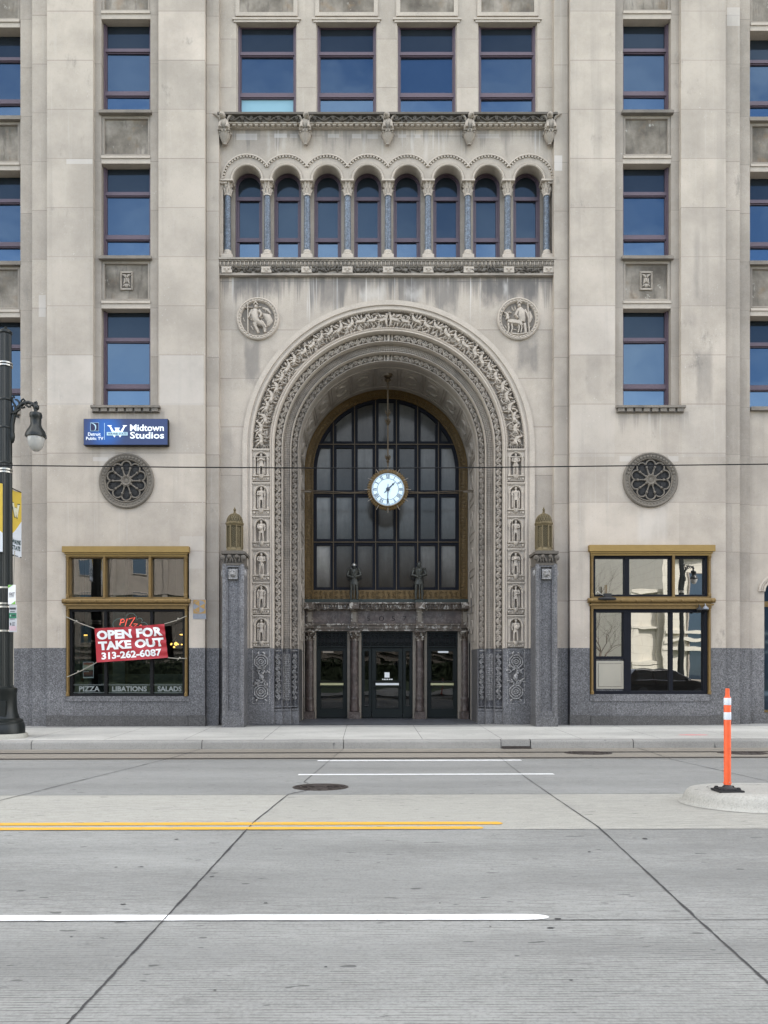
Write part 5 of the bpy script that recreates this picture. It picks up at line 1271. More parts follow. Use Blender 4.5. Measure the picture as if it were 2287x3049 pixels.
for h, s in enumerate(('XII', 'I', 'II', 'III', 'IIII', 'V', 'VI', 'VII', 'VIII', 'IX', 'X', 'XI')):
    a = pi / 2 - h * pi / 6; rd = Vector((math.cos(a), math.sin(a))); tg = Vector((math.sin(a), -math.cos(a))); W = {'I': 3.0, 'V': 5.2, 'X': 5.2}; tot = sum(W[c] for c in s); p = -tot / 2
    for c in s:
        m0, m1 = p, p + W[c]; mid = (m0 + m1) / 2; P_ = lambda t, r_: tuple((rd * r_ + tg * t) * u)
        if c == 'I': dbar(P_(mid, 33), P_(mid, 43.6), .0165)
        if c == 'V': dbar(P_(m0 + .7, 43.6), P_(mid, 33), .0165); dbar(P_(m1 - .7, 43.6), P_(mid, 33), .009)
        if c == 'X': dbar(P_(m0 + .6, 43.6), P_(m1 - .6, 33), .0165); dbar(P_(m1 - .6, 43.6), P_(m0 + .6, 33), .009)
        p = m1
mb.build('numerals', M['ink'], ck)
def hand(ang, ln, tail, w, nm, y_):
    m2 = MB(); fm = lambda s, t, h: (kx + math.cos(ang) * s - math.sin(ang) * t, y_ - h, kz + math.sin(ang) * s + math.cos(ang) * t)
    m2.ridge(fm, [(-tail, 0), (0, 0), (ln * .35, 0), (ln * .55, 0), (ln * .7, 0), (ln * .74, 0), (ln, 0)], [w * .5, w * .7, w * .9, w * .6, w * 1.5, w * .8, w * .15], .008); m2.build(nm, M['ink'], ck)
hand(pi / 2 - 2 * pi * (1.5 / 12) , 31 * u, 15 * u, .022, 'hour_hand', yf - .01); hand(-pi / 2 - .02, 44 * u, 16 * u, .016, 'minute_hand', yf - .022)
m2 = MB(); m2.lathe([(6 * u, 0), (6 * u, .03), (2 * u, .04)], (kx, yf - .005, kz), 12, axis='y'); m2.build('hub', M['ink'], ck)
ztop = ZS + math.sqrt(RB ** 2 - (kx - XC) ** 2)
mb = MB(); mb.tube([(kx, yk, kz + 60 * u), (kx, yk, ztop)], .022, 8); mb.lathe([(.03, ztop - .22), (.10, ztop - .16), (.06, ztop - .1), (.12, ztop - .06), (.16, ztop + .02)], (kx, yk, 0), 14)
for zp in (1374, 1362, 1252, 1236, 1262): mb.lathe([(.02, Z(zp, yk) - .05), (.05, Z(zp, yk)), (.02, Z(zp, yk) + .05)], (kx, yk, 0), 10)
for zp in (1366, 1232, 1258):
    for k in range(4): a = pi / 2 * k + .5; zz = Z(zp, yk); mb.tube([(kx, yk, zz - .06), (kx + .07 * math.cos(a), yk + .07 * math.sin(a), zz + .02), (kx + .09 * math.cos(a), yk + .09 * math.sin(a), zz + .08), (kx + .06 * math.cos(a), yk + .06 * math.sin(a), zz + .10)], [.014, .018, .012, .008], 6)
mb.build('hanging_rod', M['bronze_bar'], ck)
for sd in (-1, 1):
    mb = MB()
    for e in (0, 1): mb.tube([(kx + sd * 58 * u, yk + .02, kz - .04 - .05 * e), (XC + sd * 1.6, yk, kz - .10 + .05 * e), (XC + sd * RB, yk - .1 * e, kz - .03 - .0 * e)], .011, 6)
    mb.build('stay_rod', M['bronze_bar'], ck)
    mb = MB(); mb.tube([(XC + sd * RB, yk, kz - .03), (XC + sd * (RB - .28), yk, kz - .05)], .035, 8); mb.lathe([(.05, -.04), (.05, .04)], (XC + sd * (RB - .02), yk, kz - .03), 10, axis='x'); mb.build('bracket', M['pale_strip'], ck)

# blue lit sign box
M['sign_blue'] = NT('blue_sign_face'); _k = M['sign_blue']; _x, _y, _z = _k.xyz()
_d = _k.n('ShaderNodeVectorMath', operation='DISTANCE'); _k.set(_d.inputs[0], _k.scale((1, 0, 1))); _d.inputs[1].default_value = (X(322), 0, Z(1287))
_c = _k.mix(_k.step(_d.outputs['Value'], .15, .62), (.012, .095, .36), (.020, .036, .115)); _k.set(_k.b.inputs['Emission Color'], _c); _k.b.inputs['Emission Strength'].default_value = .03
M['sign_blue'] = _k.done(_c, .35)
M['sign_white'] = emit('sign_white_lit', (.80, .86, .90), .15); M['sign_pale'] = emit('sign_pale_blue', (.42, .62, .72), .1); M['sign_navy'] = plain('sign_navy', (.012, .012, .06), .4)
ys = YP - .20; sx = lambda z_: X(220 + z_ * .18083, ys); sz = lambda z_: Z(1230 + z_ * .18083, ys)
sg_ = thing('lit_sign', 'long blue backlit sign box with white lettering under the window', 'sign', ((sx(163) + sx(1543)) / 2, YP, sz(525)))
mb = MB(); mb.box(sx(163), sx(1543), ys, YP - .02, sz(522), sz(95)); mb.build('box', M['sign_blue'], sg_, bevel=.006)
mb = MB(); mb.box(sx(190), sx(1520), YP - .021, YP + .01, sz(500), sz(120)); frame_bars(mb, sx(160), sx(1546), sz(525), sz(93), .012, ys + .004, YP - .03); mb.build('edge', M['black'], sg_)
yt = ys - .008
letters('lettering', M['sign_white'], sg_, 'Midtown', sx(927), sx(1483), sz(297), sz(188), yt, bold=.018)
letters('lettering', M['sign_white'], sg_, 'Studios', sx(927), sx(1487), sz(422), sz(310), yt, bold=.018)
letters('lettering', M['sign_white'], sg_, 'Detroit', sx(236), sx(443), sz(374), sz(322), yt, bold=.008)
letters('lettering', M['sign_white'], sg_, 'Public TV', sx(203), sx(487), sz(443), sz(394), yt, bold=.008)
mb = MB(); mb.box(sx(503), sx(509), yt, yt + .004, sz(440), sz(165)); mb.build('divider', M['sign_pale'], sg_)
mb = MB(); mb.box(sx(275), sx(412), yt, yt + .004, sz(296), sz(160)); lg = mb.build('emblem', M['sign_navy'], sg_)
mb = MB(); fm = lambda s, t, h: (sx(s), yt - .002 - h, sz(t)); mb.ridge(fm, [(290, 166), (325, 178), (352, 200), (362, 230), (360, 262), (345, 290)], [3, 6, 9, 9, 6, 3], .004); mb.ridge(fm, [(355, 215), (373, 210)], [6, 2], .004)
for p in ([(275, 160), (412, 160)], [(275, 296), (412, 296)], [(275, 160), (275, 296)], [(412, 160), (412, 296)]): mb.ridge(fm, p, 2.2, .003)
mb.build('arc_mark', M['sign_pale'], lg)
def wmark(parent, fx, fz, y_, mat, matb, ydir=-1):
    # a broad serif W: left stroke, inner wedge, right stroke
    polys = [[(0, 0), (.22, 0), (.22, .04), (.17, .06), (.44, .78), (.36, 1), (.10, .12), (.0, .05)], [(1, 0), (.78, 0), (.78, .04), (.83, .06), (.56, .78), (.64, 1), (.90, .12), (1.0, .05)], [(.36, .20), (.64, .20), (.64, .24), (.60, .26), (.50, .50), (.40, .26), (.36, .24)], [(.42, .32), (.58, .32), (.74, .80), (.64, 1.0), (.5, .62), (.36, 1.0), (.26, .80)]]
    m3 = MB()
    for i, pl in enumerate(polys): m3.holes([[(fx(a), fz(b)) for a, b in pl]], y_ - .001 * i, y_ - .001 * i + .004)
    m3.build('emblem_letter', mat, parent)
wmark(sg_, lambda a: sx(555 + 322 * a), lambda b: sz(202 + 200 * b), yt, M['sign_white'], 0)
mb = MB(); mb.holes([[(sx(545), sz(316)), (sx(887), sz(316)), (sx(887), sz(370)), (sx(545), sz(370))]], yt - .008, yt - .004); rb = mb.build('ribbon', M['sign_pale'], sg_)
letters('lettering', M['sign_navy'], rb, 'WAYNE STATE', sx(558), sx(874), sz(361), sz(324), yt - .011, bold=.02)

# red vinyl banner tied across the pizza window
yb = YP - .22
bn = thing('vinyl_banner', 'red vinyl banner with white take out lettering tied across the pizza window', 'banner', (X(386, yb), yb, Z(1916, yb)))
q = lambda zx, zy: (X(200 + zx * .24111, yb), Z(1800 + zy * .24111, yb))
TL, TR_, BL, BR = q(335, 295), q(1203, 240), q(362, 715), q(1243, 655)
def bmap(s, t, dy=0):
    x = (TL[0] * (1 - s) + TR_[0] * s) * t + (BL[0] * (1 - s) + BR[0] * s) * (1 - t); z = (TL[1] * (1 - s) + TR_[1] * s) * t + (BL[1] * (1 - s) + BR[1] * s) * (1 - t)
    w = .018 * math.sin(9 * s + 3 * t) + .014 * math.sin(17 * s - 6 * t + 1) * (1 - .5 * t) + .02 * math.sin(3.0 * t + 1.5 * s) + .012 * math.sin(26 * s * t)
    z -= .012 * math.sin(pi * s) * (1 if t > .5 else .3)
    return (x, yb + w + dy, z)
M['red'] = plain('red_vinyl', (.36, .020, .030), .42, var=.10, sc=4)
mb = MB(); NX, NZ = 48, 24
for dy in (0, .006):
    n = len(mb.v); mb.v += [bmap(i / NX, j / NZ, dy) for j in range(NZ + 1) for i in range(NX + 1)]
    for j in range(NZ):
        for i in range(NX): a = n + j * (NX + 1) + i; mb.f.append((a, a + 1, a + NX + 2, a + NX + 1))
mb.build('sheet', M['red'], bn, smooth=True)
for t_, s0, s1, t0, t1, bd in (('OPEN FOR', .025, .965, .66, .93, .052), ('TAKE OUT', .035, .965, .345, .61, .052), ('313-262-6087', .07, .915, .07, .285, .036)):
    v, fcs = text_mesh(t_, s0, s1, t0, t1, 0, bold=bd); me = bpy.data.meshes.new('t'); me.from_pydata(v, [], fcs); bm = bmesh.new(); bm.from_mesh(me)
    bmesh.ops.triangulate(bm, faces=bm.faces)
    for it in range(3):
        ed = [e for e in bm.edges if abs(e.verts[0].co.x - e.verts[1].co.x) > .03]
        if ed: bmesh.ops.subdivide_edges(bm, edges=ed, cuts=1); bmesh.ops.triangulate(bm, faces=bm.faces)
    mb = MB(); mb.add([bmap(p.co.x, p.co.z, -.007) for p in bm.verts], [tuple(w_.index for w_ in f_.verts) for f_ in bm.faces]); bm.free(); mb.build('lettering', M['white'], bn)
M['rope'] = plain('frayed_rope', (.30, .28, .24), .9)
yp_ = YP - .06
for (p, e) in ((bmap(0, 1), at(196, 1836, yp_)), (bmap(1, 1), at(556, 1834, yp_)), (bmap(0, 0), at(200, 2016, yp_)), (bmap(1, 0), at(557, 1960, yp_))):
    mb = MB(); p = Vector(p); m_ = p.lerp(e, .5) + Vector((0, 0, -.02)); mb.tube([p, m_, e], .011, 6); kn = p.lerp(e, .62); mb.ell(kn, (.03, .03, .03), 6, 4); mb.tube([kn, kn + Vector((-.06, -.02, -.06))], .008, 5); mb.build('rope', M['rope'], bn)

# civil shelter plate
ysn = YP - .012; t = thing('shelter_sign', 'small square grey and orange shelter sign right of the pizza window', 'sign', (X(595), YP, Z(1842)))
M['sgrey'] = plain('faded_sign_grey', (.20, .215, .25), .6, var=.3, sc=14); M['sorange'] = plain('faded_sign_orange', (.33, .20, .065), .6, var=.3, sc=14)
mb = MB(); mb.box(X(575), X(614), ysn, YP + .001, Z(1843), Z(1785)); mb.build('plate', M['sgrey'], t)
mb = MB(); mb.box(X(576), X(613), ysn - .003, ysn - .001, Z(1827), Z(1786)); mb.build('field', M['sorange'], t)
mb = MB(); cx, cz = X(594.5), Z(1806); r = .165; mb.holes([arc(cx, cz, r, 0, 2 * pi, 32)[:-1]], ysn - .006, ysn - .004); mb.build('disc', M['sgrey'], t)
mb = MB()
for k in range(3):
    a = -pi / 2 + pi + k * 2 * pi / 3 - pi / 6 - pi / 6 + pi / 3
    mb.holes([[(cx, cz)] + arc(cx, cz, r * .92, a, a + pi / 3, 8)], ysn - .009, ysn - .007)
mb.build('triangles', M['sorange'], t)

# inside the pizza window: neon, poster, lamps
yn = yg + .10; t = thing('neon_sign', 'red neon pizza sign with a pale blue outline behind the glass', 'neon sign', (X(395, yn), yn, Z(1850, yn)))
M['neon'] = emit('red_neon', (1, .10, .07), .55); M['neon2'] = emit('pale_blue_neon_tube', (.10, .22, .24), .1)
nq = lambda zx, zy: at(200 + zx * .24111, 1800 + zy * .24111, yn)
mb = MB()
for st in ([(650, 255), (668, 185)], [(664, 190), (690, 178), (708, 195), (700, 218), (660, 225)], [(715, 270), (742, 175)], [(762, 178), (838, 160), (772, 265), (800, 268)], [(822, 240), (870, 238), (830, 272), (870, 285)], [(895, 262), (912, 250), (920, 275)]):
    mb.tube([nq(*p) for p in st], .012, 6)
mb.build('red_tube', M['neon'], t)
mb = MB(); mb.tube([nq(*p) for p in ((580, 285), (562, 250), (575, 210), (615, 180), (665, 172), (722, 168), (735, 130), (775, 108), (820, 112), (855, 145), (862, 190), (885, 168), (915, 172), (930, 195), (915, 222), (955, 220), (985, 240), (1000, 270))], .010, 6); mb.build('blue_tube', M['neon2'], t)
mb = MB(); mb.tube([nq(700, 120), nq(700, 170)], .004, 4); mb.tube([nq(860, 145), nq(860, 60)], .004, 4); mb.tube([nq(590, 200), nq(590, 60)], .004, 4); mb.build('hanging_wire', M['black'], t)
yp2 = yg + .05; t = thing('window_poster', 'small white bordered concert poster behind the glass below the banner', 'poster', (X(262, yp2), yp2, Z(2019, yp2)))
P0 = at(247, 2019, yp2); P1 = at(279, 1971, yp2)
mb = MB(); mb.box(P0.x, P1.x, yp2, yp2 + .004, P0.z, P1.z); mb.build('sheet', M['white'], t)
kp = NT('poster_print'); px_, py_, pz_ = kp.xyz(); uu = kp.math('DIVIDE', kp.math('SUBTRACT', pz_, P0.z), P1.z - P0.z); nz = kp.noise(9, detail=5)
M['print'] = kp.done(kp.ramp(kp.math('ADD', uu, kp.math('MULTIPLY', kp.math('SUBTRACT', nz, .5), .25)), [(.1, (.02, .02, .035)), (.32, (.22, .06, .04)), (.5, (.06, .05, .05)), (.55, (.55, .5, .36)), (.75, (.6, .55, .45)), (.85, (.45, .16, .08)), (1, (.3, .05, .04))]), .5)
mb = MB(); mb.box(P0.x + .012, P1.x - .012, yp2 - .003, yp2 - .001, P0.z + .03, P1.z - .012); mb.build('print', M['print'], t)
mb = MB(); mb.ridge(flat_map(P0.x, P0.z, yp2 - .003), [(.03, .20), (.04, .16), (.06, .20), (.07, .165), (.09, .185), (.11, .165), (.13, .185), (.16, .165)], .006, .002); mb.build('script_mark', M['white'], t)
M['lamp'] = emit('warm_lamp_glow', (1, .55, .12), .9)
for px, py, yy, lab in ((251, 1891, 22.2, 'amber pendant lamp inside the pizza window left of the banner'), (545, 1889.5, 22.2, 'amber pendant lamp inside the pizza window right of the banner')):
    p = at(px, py, yy); t = thing('pendant_lamp', lab, 'lamp', tuple(p), 'pendant lamps in the pizza parlour')
    mb = MB(); mb.lathe([(.02, .16), (.03, .13), (.10, .07), (.115, .02), (.115, .012)], p, 16); mb.tube([p + Vector((0, 0, .16)), Vector((p.x, p.y, rz1))], .008, 6); mb.build('shade', M['black'], t)
    mb = MB(); mb.ell(p, (.10, .10, .022), 14, 6); mb.build('bulb', M['lamp'], t)
p = at(524, 1917, 23.2); t = thing('ceiling_fan_light', 'glowing star shaped fan light deep inside the pizza window', 'ceiling light', tuple(p))
mb = MB(); mb.ell(p, (.055, .055, .055), 10, 7)
for k in range(5): a = k * 1.257 + .3; mb.ell(p + Vector((math.cos(a) * .17, math.sin(a) * .17, -.02 + .02 * (k % 2))), (.03, .03, .022), 7, 5)
mb.ell(p + Vector((-.05, -.02, -.10)), (.035, .035, .03), 8, 5); mb.build('bulb', M['lamp'], t)
mb = MB(); mb.tube([p, Vector((p.x, p.y, rz1))], .012, 6)
for k in range(4): a = k * pi / 2 + .2; mb.tube([p + Vector((0, 0, .08)), p + Vector((math.cos(a) * .5, math.sin(a) * .5, .1))], [.02, .06], 4, sq=.2)
mb.build('fan', M['black'], t)

# flood lamp and cameras on the right shop window
yf_ = YP - .12; p = at(1808, 1782, yf_); t = thing('flood_lamp', 'black floodlight lying on the gilt rail of the mirrored window', 'floodlight', tuple(p))
mb = MB(); mb.lathe([(.08, -.05), (.24, -.03), (.25, .0), (.2, .03), (.1, .04)], p, 18, sy=.5); mb.box(p.x - .09, p.x + .10, p.y - .06, p.y + .08, p.z + .03, p.z + .13); mb.build('lamp_head', M['rubber'], t)
mb = MB()
for dx in (-.05, -.01): mb.tube([p + Vector((dx, .02, .1)), p + Vector((dx, .02, .36))], .012, 6)
mb.build('stem', M['bronze'], t)
mb = MB(); mb.tube([p + Vector((-.05, 0, .06)), p + Vector((-.2, 0, .14)), p + Vector((-.24, .04, .2)), p + Vector((-.28, .05, .14))], .010, 6); mb.build('conduit', M['steel'], t)
for px, py, mt, lab in ((2083, 1815, 'rubber', 'black dome camera under the gilt rail of the mirrored window'), (2101, 1813, 'sgrey', 'grey dome camera at the corner of the mirrored window')):
    yy = YP - .14; p = at(px, py, yy); t = thing('dome_camera', lab, 'camera', tuple(p), 'dome cameras on the mirrored window')
    mb = MB(); mb.lathe([(.015, .09), (.05, .05), (.075, .02), (.078, -.01)], p, 14); mb.tube([p + Vector((0, 0, .08)), p + Vector((0, .02, .13)), p + Vector((.02, .12, .13))], .014, 6); mb.build('housing', M[mt], t)
    mb = MB(); mb.ell(p + Vector((0, 0, -.012)), (.06, .06, .06), 12, 8); mb.build('lens_dome', M['black'], t)
# papers on the middle door
yd = YR + .032
t = thing('paper_notice', 'white paper notice taped to the middle door glass', 'notice', (X(1150.5, yd), yd, Z(2017, yd)))
mb = MB(); mb.box(X(1145, yd), X(1160, yd), yd, yd + .003, Z(2017.5, yd), Z(2002, yd)); mb.build('sheet', M['white'], t)
mb = MB()
for a, b in ((1138.5, 1141.5), (1143, 1149), (1150.5, 1156), (1158, 1162), (1163, 1169)): mb.box(X(a, yd), X(b, yd), yd - .001, yd + .002, Z(2024.5, yd), Z(2021, yd))
mb.build('sticker', M['white'], t)
# ------------------------------------------------------------------ street
def concrete(name, c, tine=1.0, zones=True, joints=None):
    k = NT(name); x, y, z = k.xyz()
    big = k.noise(.45, k.scale((.5, 1.3, 1)), detail=6, rough=.6); mid = k.noise(2.5, k.scale((.7, 1.1, 1)), detail=7, rough=.68); fine = k.noise(48, detail=5, rough=.75)
    col = k.mix(k.step(big, .32, .68), tuple(v * .76 for v in c), tuple(v * 1.13 for v in c))
    if zones:
        zn = lambda a, b: k.math('MULTIPLY', k.math('GREATER_THAN', y, a), k.math('LESS_THAN', y, b))
        col = k.mix(zn(6.86, 9.2), col, k.mix(mid, (.325, .317, .286), (.385, .376, .34)))
        col = k.mix(k.math('MULTIPLY', zn(14.25, 18), .85), col, k.mix(mid, (.20, .172, .135), (.28, .245, .20)))
        col = k.mix(k.math('MULTIPLY', zn(9.2, 14.25), .5), col, (.235, .236, .232))
    col = k.mix(k.math('MULTIPLY', k.step(mid, .50, .72), .30), col, (.17, .165, .16))
    col = k.mix(k.math('MULTIPLY', k.step(fine, .40, .75), .35), col, tuple(v * 1.35 for v in c))
    col = k.mix(k.math('MULTIPLY', k.step(fine, .50, .32), .42), col, tuple(v * .5 for v in c))
    h = fine
    if tine:
        t1 = k.noise(1.0, k.scale((5, 52, 1)), detail=4, rough=.75); t2 = k.noise(1.0, k.scale((2.2, 13, 1), loc=(3, 1, 0)), detail=5, rough=.7)
        wear = k.step(k.noise(.8, k.scale((.4, 1, 1), loc=(2, 2, 0)), detail=4), .35, .65)
        rake = k.math('SINE', k.math('ADD', k.math('MULTIPLY', y, 2 * pi / .026), k.math('MULTIPLY', k.noise(1.0, k.scale((.35, 2.5, 1)), detail=3), 9.0)))
        gr = k.math('MULTIPLY', k.math('MULTIPLY', k.step(rake, .1, .8), k.step(t1, .62, .38)), k.math('MULTIPLY_ADD', wear, .5, .5))
        col = k.mix(k.math('MULTIPLY', gr, .85 * tine), col, (.075, .072, .068))
        col = k.mix(k.math('MULTIPLY', k.step(t2, .55, .75), .10 * tine), col, (.40, .385, .36))
        col = k.mix(k.math('MULTIPLY', k.step(t2, .40, .28), .10 * tine), col, (.13, .128, .125))
        h = k.math('ADD', k.math('MULTIPLY', fine, .4), k.math('MULTIPLY', t1, 1.0))
    if zones:
        for (yc, hw_, am) in ((1.2, .55, .30), (2.9, .55, .30), (4.1, .30, .30), (5.3, .45, .26), (6.2, .30, .22), (10.2, .5, .2), (12.5, .5, .2)):   # lanes darkened by tyres and drips
            wv = k.math('MULTIPLY', k.math('SUBTRACT', k.noise(1.0, k.scale((.5, 1.2, 1), loc=(yc, 0, 0)), detail=5), .5), .9)
            dd = k.math('ABSOLUTE', k.math('SUBTRACT', k.math('ADD', y, wv), yc)); col = k.mix(k.math('MULTIPLY', k.step(dd, hw_, hw_ * .2), am), col, (.12, .12, .118))
        oil = k.noise(1.0, k.scale((1.6, 2.2, 1), loc=(1, 8, 0)), detail=5, rough=.7); col = k.mix(k.math('MULTIPLY', k.step(oil, .66, .76), .4), col, (.09, .088, .085))
        sl = k.white(k.comb(k.math('FLOOR', k.math('DIVIDE', k.math('ADD', k.math('MULTIPLY_ADD', y, -.055, 1.46), x), 3.42)), k.math('FLOOR', k.math('DIVIDE', y, 4.54)), 1)); col = k.mix(1, col, k.ramp(sl, [(0, .93), (1, 1.06)]), 'MULTIPLY')
    # pits and gum spots
    sp = k.noise(1.0, k.scale((5, 16, 1), loc=(7, 3, 0)), detail=2, rough=.4)
    col = k.mix(k.math('MULTIPLY', k.step(sp, .715, .74), .7), col, (.05, .05, .05))
    for (ax, per, off, w, amt) in (joints or ()):
        v = (x, y)[ax]; fr = k.math('FRACT', k.math('DIVIDE', k.math('SUBTRACT', v, off), per))
        ln = k.math('LESS_THAN', k.math('ABSOLUTE', k.math('SUBTRACT', fr, .5)), w / per / 2)
        col = k.mix(k.math('MULTIPLY', ln, amt), col, (.07, .07, .068))
    k.bump(h, .004, .8)
    return k.done(col, .85, spec=.3)
M['road'] = concrete('road_concrete', (.246, .248, .240))
M['walk'] = concrete('sidewalk_concrete', (.42, .414, .392), 0, False, ((0, 1.78, .35, .014, .8), (1, 40, 0.30, .03, .75)))
M['walk_edge'] = concrete('sidewalk_edge_concrete', (.27, .268, .26), 0, False, ((0, 1.78, .35, .014, .8),))
M['kerb'] = concrete('kerb_concrete', (.25, .243, .23), 0, False)
M['island'] = concrete('island_concrete', (.36, .352, .325), 0, False)
M['tar'] = plain('joint_sealant', (.035, .034, .036), .7, var=.3)
M['iron_lid'] = plain('rusty_iron', (.050, .040, .036), .6, .4, var=.5, sc=12)
def worn(name, c, under, thr):
    k = NT(name); n = k.noise(26, k.scale((.6, 1.5, 1)), detail=6, rough=.75)
    return k.done(k.mix(k.step(n, thr, thr + .08), c, under), .6)
M['yellow'] = worn('yellow_road_paint', (.62, .34, .035), (.30, .27, .21), .565); M['wpaint'] = worn('white_road_paint', (.74, .745, .75), (.36, .355, .345), .56)
def S(o, label=None, cat=None): o['kind'] = 'structure'; return o
def strip(name, m, x0, x1, ys, dz=0, nx=2, zf=ground_z):
    mb = MB(); xs_ = [x0 + (x1 - x0) * i / nx for i in range(nx + 1)]
    n = len(ys); mb.v = [(x, y, zf(y, x) + dz) for x in xs_ for y in ys]
    for i in range(nx):
        for j in range(n - 1): a = i * n + j; mb.f.append((a, a + n, a + n + 1, a + 1))
    return S(mb.build(name, m))
strip('road', M['road'], -60, 60, [-2.6, 0, 3.5, 7.0, 12, YK + .02])
strip('pavement', M['walk'], -60, 60, [YK + .15, 20.18], zf=walk_z); strip('pavement_edge', M['walk_edge'], -60, 60, [20.184, 21.0], zf=lambda y, x: walk_z(y, x) + .0)
MBx = MB(); MBx.quad((XC - 4.1, 20.72, .184), (XC + 4.1, 20.72, .184), (XC + 4.1, 27, .20), (XC - 4.1, 27, .20)); M['porch'] = granite('dark_porch_floor', (.055, .058, .066), .45, .6, rows=False); S(MBx.build('porch_floor', M['porch']))
g = MB(); g.quad((-400, -400, -.8), (400, -400, -.8), (400, 400, -.8), (-400, 400, -.8)); M['soil'] = plain('bare_ground', (.12, .11, .09), .9); S(g.build('ground', M['soil']))
# kerb stones
prof = [(YK, -.4), (YK, .12), (YK + .012, .155), (YK + .035, .175), (YK + .07, .187), (YK + .149, .190)]
kj = [-60] + [X(p, YK) for p in (93, 601, 1023, 1492, 1580, 1886)] + [11, 16, 60]
mb = MB()
for a, b in zip(kj[:-1], kj[1:]):
    inl = abs(a - X(1492, YK)) < .01
    f_ = lambda st, y, z: (st, y + (.02 if inl and z < .17 else 0), z - .190 + walk_z(YK + .15, st))
    mb.sweep(prof, f_, [a + .008, (a + b) / 2, b - .008])
S(mb.build('kerb', M['kerb'], smooth=50))
mb = MB(); mb.box(-60, 60, YK + .03, YK + .148, -.5, .05); S(mb.build('kerb_bed', M['tar']))
# near kerb, pavement and lawn on the camera's side
def near_z(y, x=0): return .10 + .02 * (-2.7 - y) + GRADE * x
mb = MB(); mb.box(-60, 60, -2.75, -2.6, -.4, .06); S(mb.build('kerb', M['kerb']))
strip('pavement', M['walk'], -60, 60, [-8.5, -2.75], zf=near_z)
k_ = NT('lawn'); n_ = k_.noise(3, detail=8, rough=.7); M['lawn'] = k_.done(k_.ramp(n_, [(.3, (.012, .022, .006)), (.6, (.022, .040, .010)), (.8, (.035, .05, .016))]), .9)
strip('lawn', M['lawn'], -200, 200, [-220, -60, -25, -8.5], zf=lambda y, x: .22 + (.0 if y > -12 else .35 if y > -30 else .6))
# joints
def joint(pts, w, dz=.004, nm='road_joint', tk=.8):
    mb = MB(); P = []
    for (a, b) in zip(pts[:-1], pts[1:]):
        m_ = max(2, int(math.hypot(b[0] - a[0], b[1] - a[1]) / 14))
        P += [(a[0] + (b[0] - a[0]) * i / m_, a[1] + (b[1] - a[1]) * i / m_) for i in range(m_)]
    P.append(pts[-1]); L_, R_ = [], []
    W = [ground_at(*p) for p in P]
    for i, p in enumerate(W):
        d = (W[min(i + 1, len(W) - 1)] - W[max(0, i - 1)]); nn = Vector((-d.y, d.x, 0)).normalized(); ww = w * rnd.uniform(.45, 1.15) * (1.7 if rnd.random() < .04 else 1) / 2; j = rnd.uniform(-.16, .16) * w
        a = p + nn * (ww + j); b = p - nn * (ww - j); L_.append((a.x, a.y, ground_z(a.y, a.x) + dz)); R_.append((b.x, b.y, ground_z(b.y, b.x) + dz))
    n = len(W); mb.v = L_ + R_; mb.f = [(i, i + 1, n + i + 1, n + i) for i in range(n - 1)]
    return S(mb.build(nm, M['tar']))
joint([(1024, 2229), (905, 2328.5), (936, 2341)], .014); joint([(915, 2353.5), (859.6, 2365), (755.6, 2448), (485, 2743), (201, 3049), (60, 3200)], .016)
joint([(1483.6, 2252), (1553, 2306), (1636, 2364), (1783, 2464), (2090, 2750), (2287, 2928), (2420, 3050)], .016)
joint([(596, 2231), (513, 2256.5), (277, 2315), (0, 2384), (-120, 2414)], .016); joint([(1899.6, 2227), (2003.6, 2262), (2287, 2327), (2400, 2352)], .016)
for y_, w_ in ((6.84, .007), (4.545, .005), (9.2, .006), (14.0, .008), (16.45, .008)):
    mb = MB(); n = 240; xs_ = [-22 + 44 * i / n for i in range(n + 1)]
    mb.v = [(x, y_ + w_ * rnd.uniform(.3, 1), ground_z(y_, x) + .004) for x in xs_] + [(x, y_ - w_ * rnd.uniform(.2, 1), ground_z(y_, x) + .004) for x in xs_]; mb.f = [(i, i + 1, n + 2 + i, n + 1 + i) for i in range(n)]
    S(mb.build('road_joint', M['tar']))
# painted lines
def line(name, m, x0, x1, y0, y1, dz=.004, taper=0, steps=60):
    mb = MB(); xs_ = [x0 + (x1 - taper - x0) * i / steps for i in range(steps + 1)] + ([x1 - taper * (1 - math.sin(pi / 2 * i / 8)) for i in range(1, 9)] if taper else [])
    def yy(x, y, o):
        if taper and x > x1 - taper: u = (x - x1 + taper) / taper; y = (y0 + y1) / 2 + (y - (y0 + y1) / 2) * math.sqrt(max(.004, 1 - u * u))
        return y + rnd.uniform(-.004, .004)
    a = [(x, yy(x, y0, 0), ground_z(y0, x) + dz) for x in xs_]; b = [(x, yy(x, y1, 0), ground_z(y1, x) + dz) for x in xs_]
    n = len(xs_); mb.v = a + b; mb.f = [(i, i + 1, n + i + 1, n + i) for i in range(n - 1)]
    return S(mb.build(name, m))
gx = lambda px, py: ground_at(px, py).x; gy = lambda px, py: ground_at(px, py).y
line('yellow_line', M['yellow'], -30, gx(1496, 2451), gy(700, 2457.5), gy(700, 2449.5), taper=.06, steps=160)
line('yellow_line', M['yellow'], -30, gx(1440, 2466), gy(700, 2471), gy(700, 2463.5), taper=.08, steps=160)
line('white_line', M['wpaint'], -30, gx(1636, 2733), gy(700, 2742), gy(700, 2725.5), taper=.14, steps=220)
line('white_line', M['wpaint'], gx(946, 2265), gx(1551, 2263.5), gy(1250, 2266.0), gy(1250, 2263.2)); line('white_line', M['wpaint'], gx(889, 2306), gx(1651, 2306), gy(1250, 2307.6), gy(1250, 2304.6))
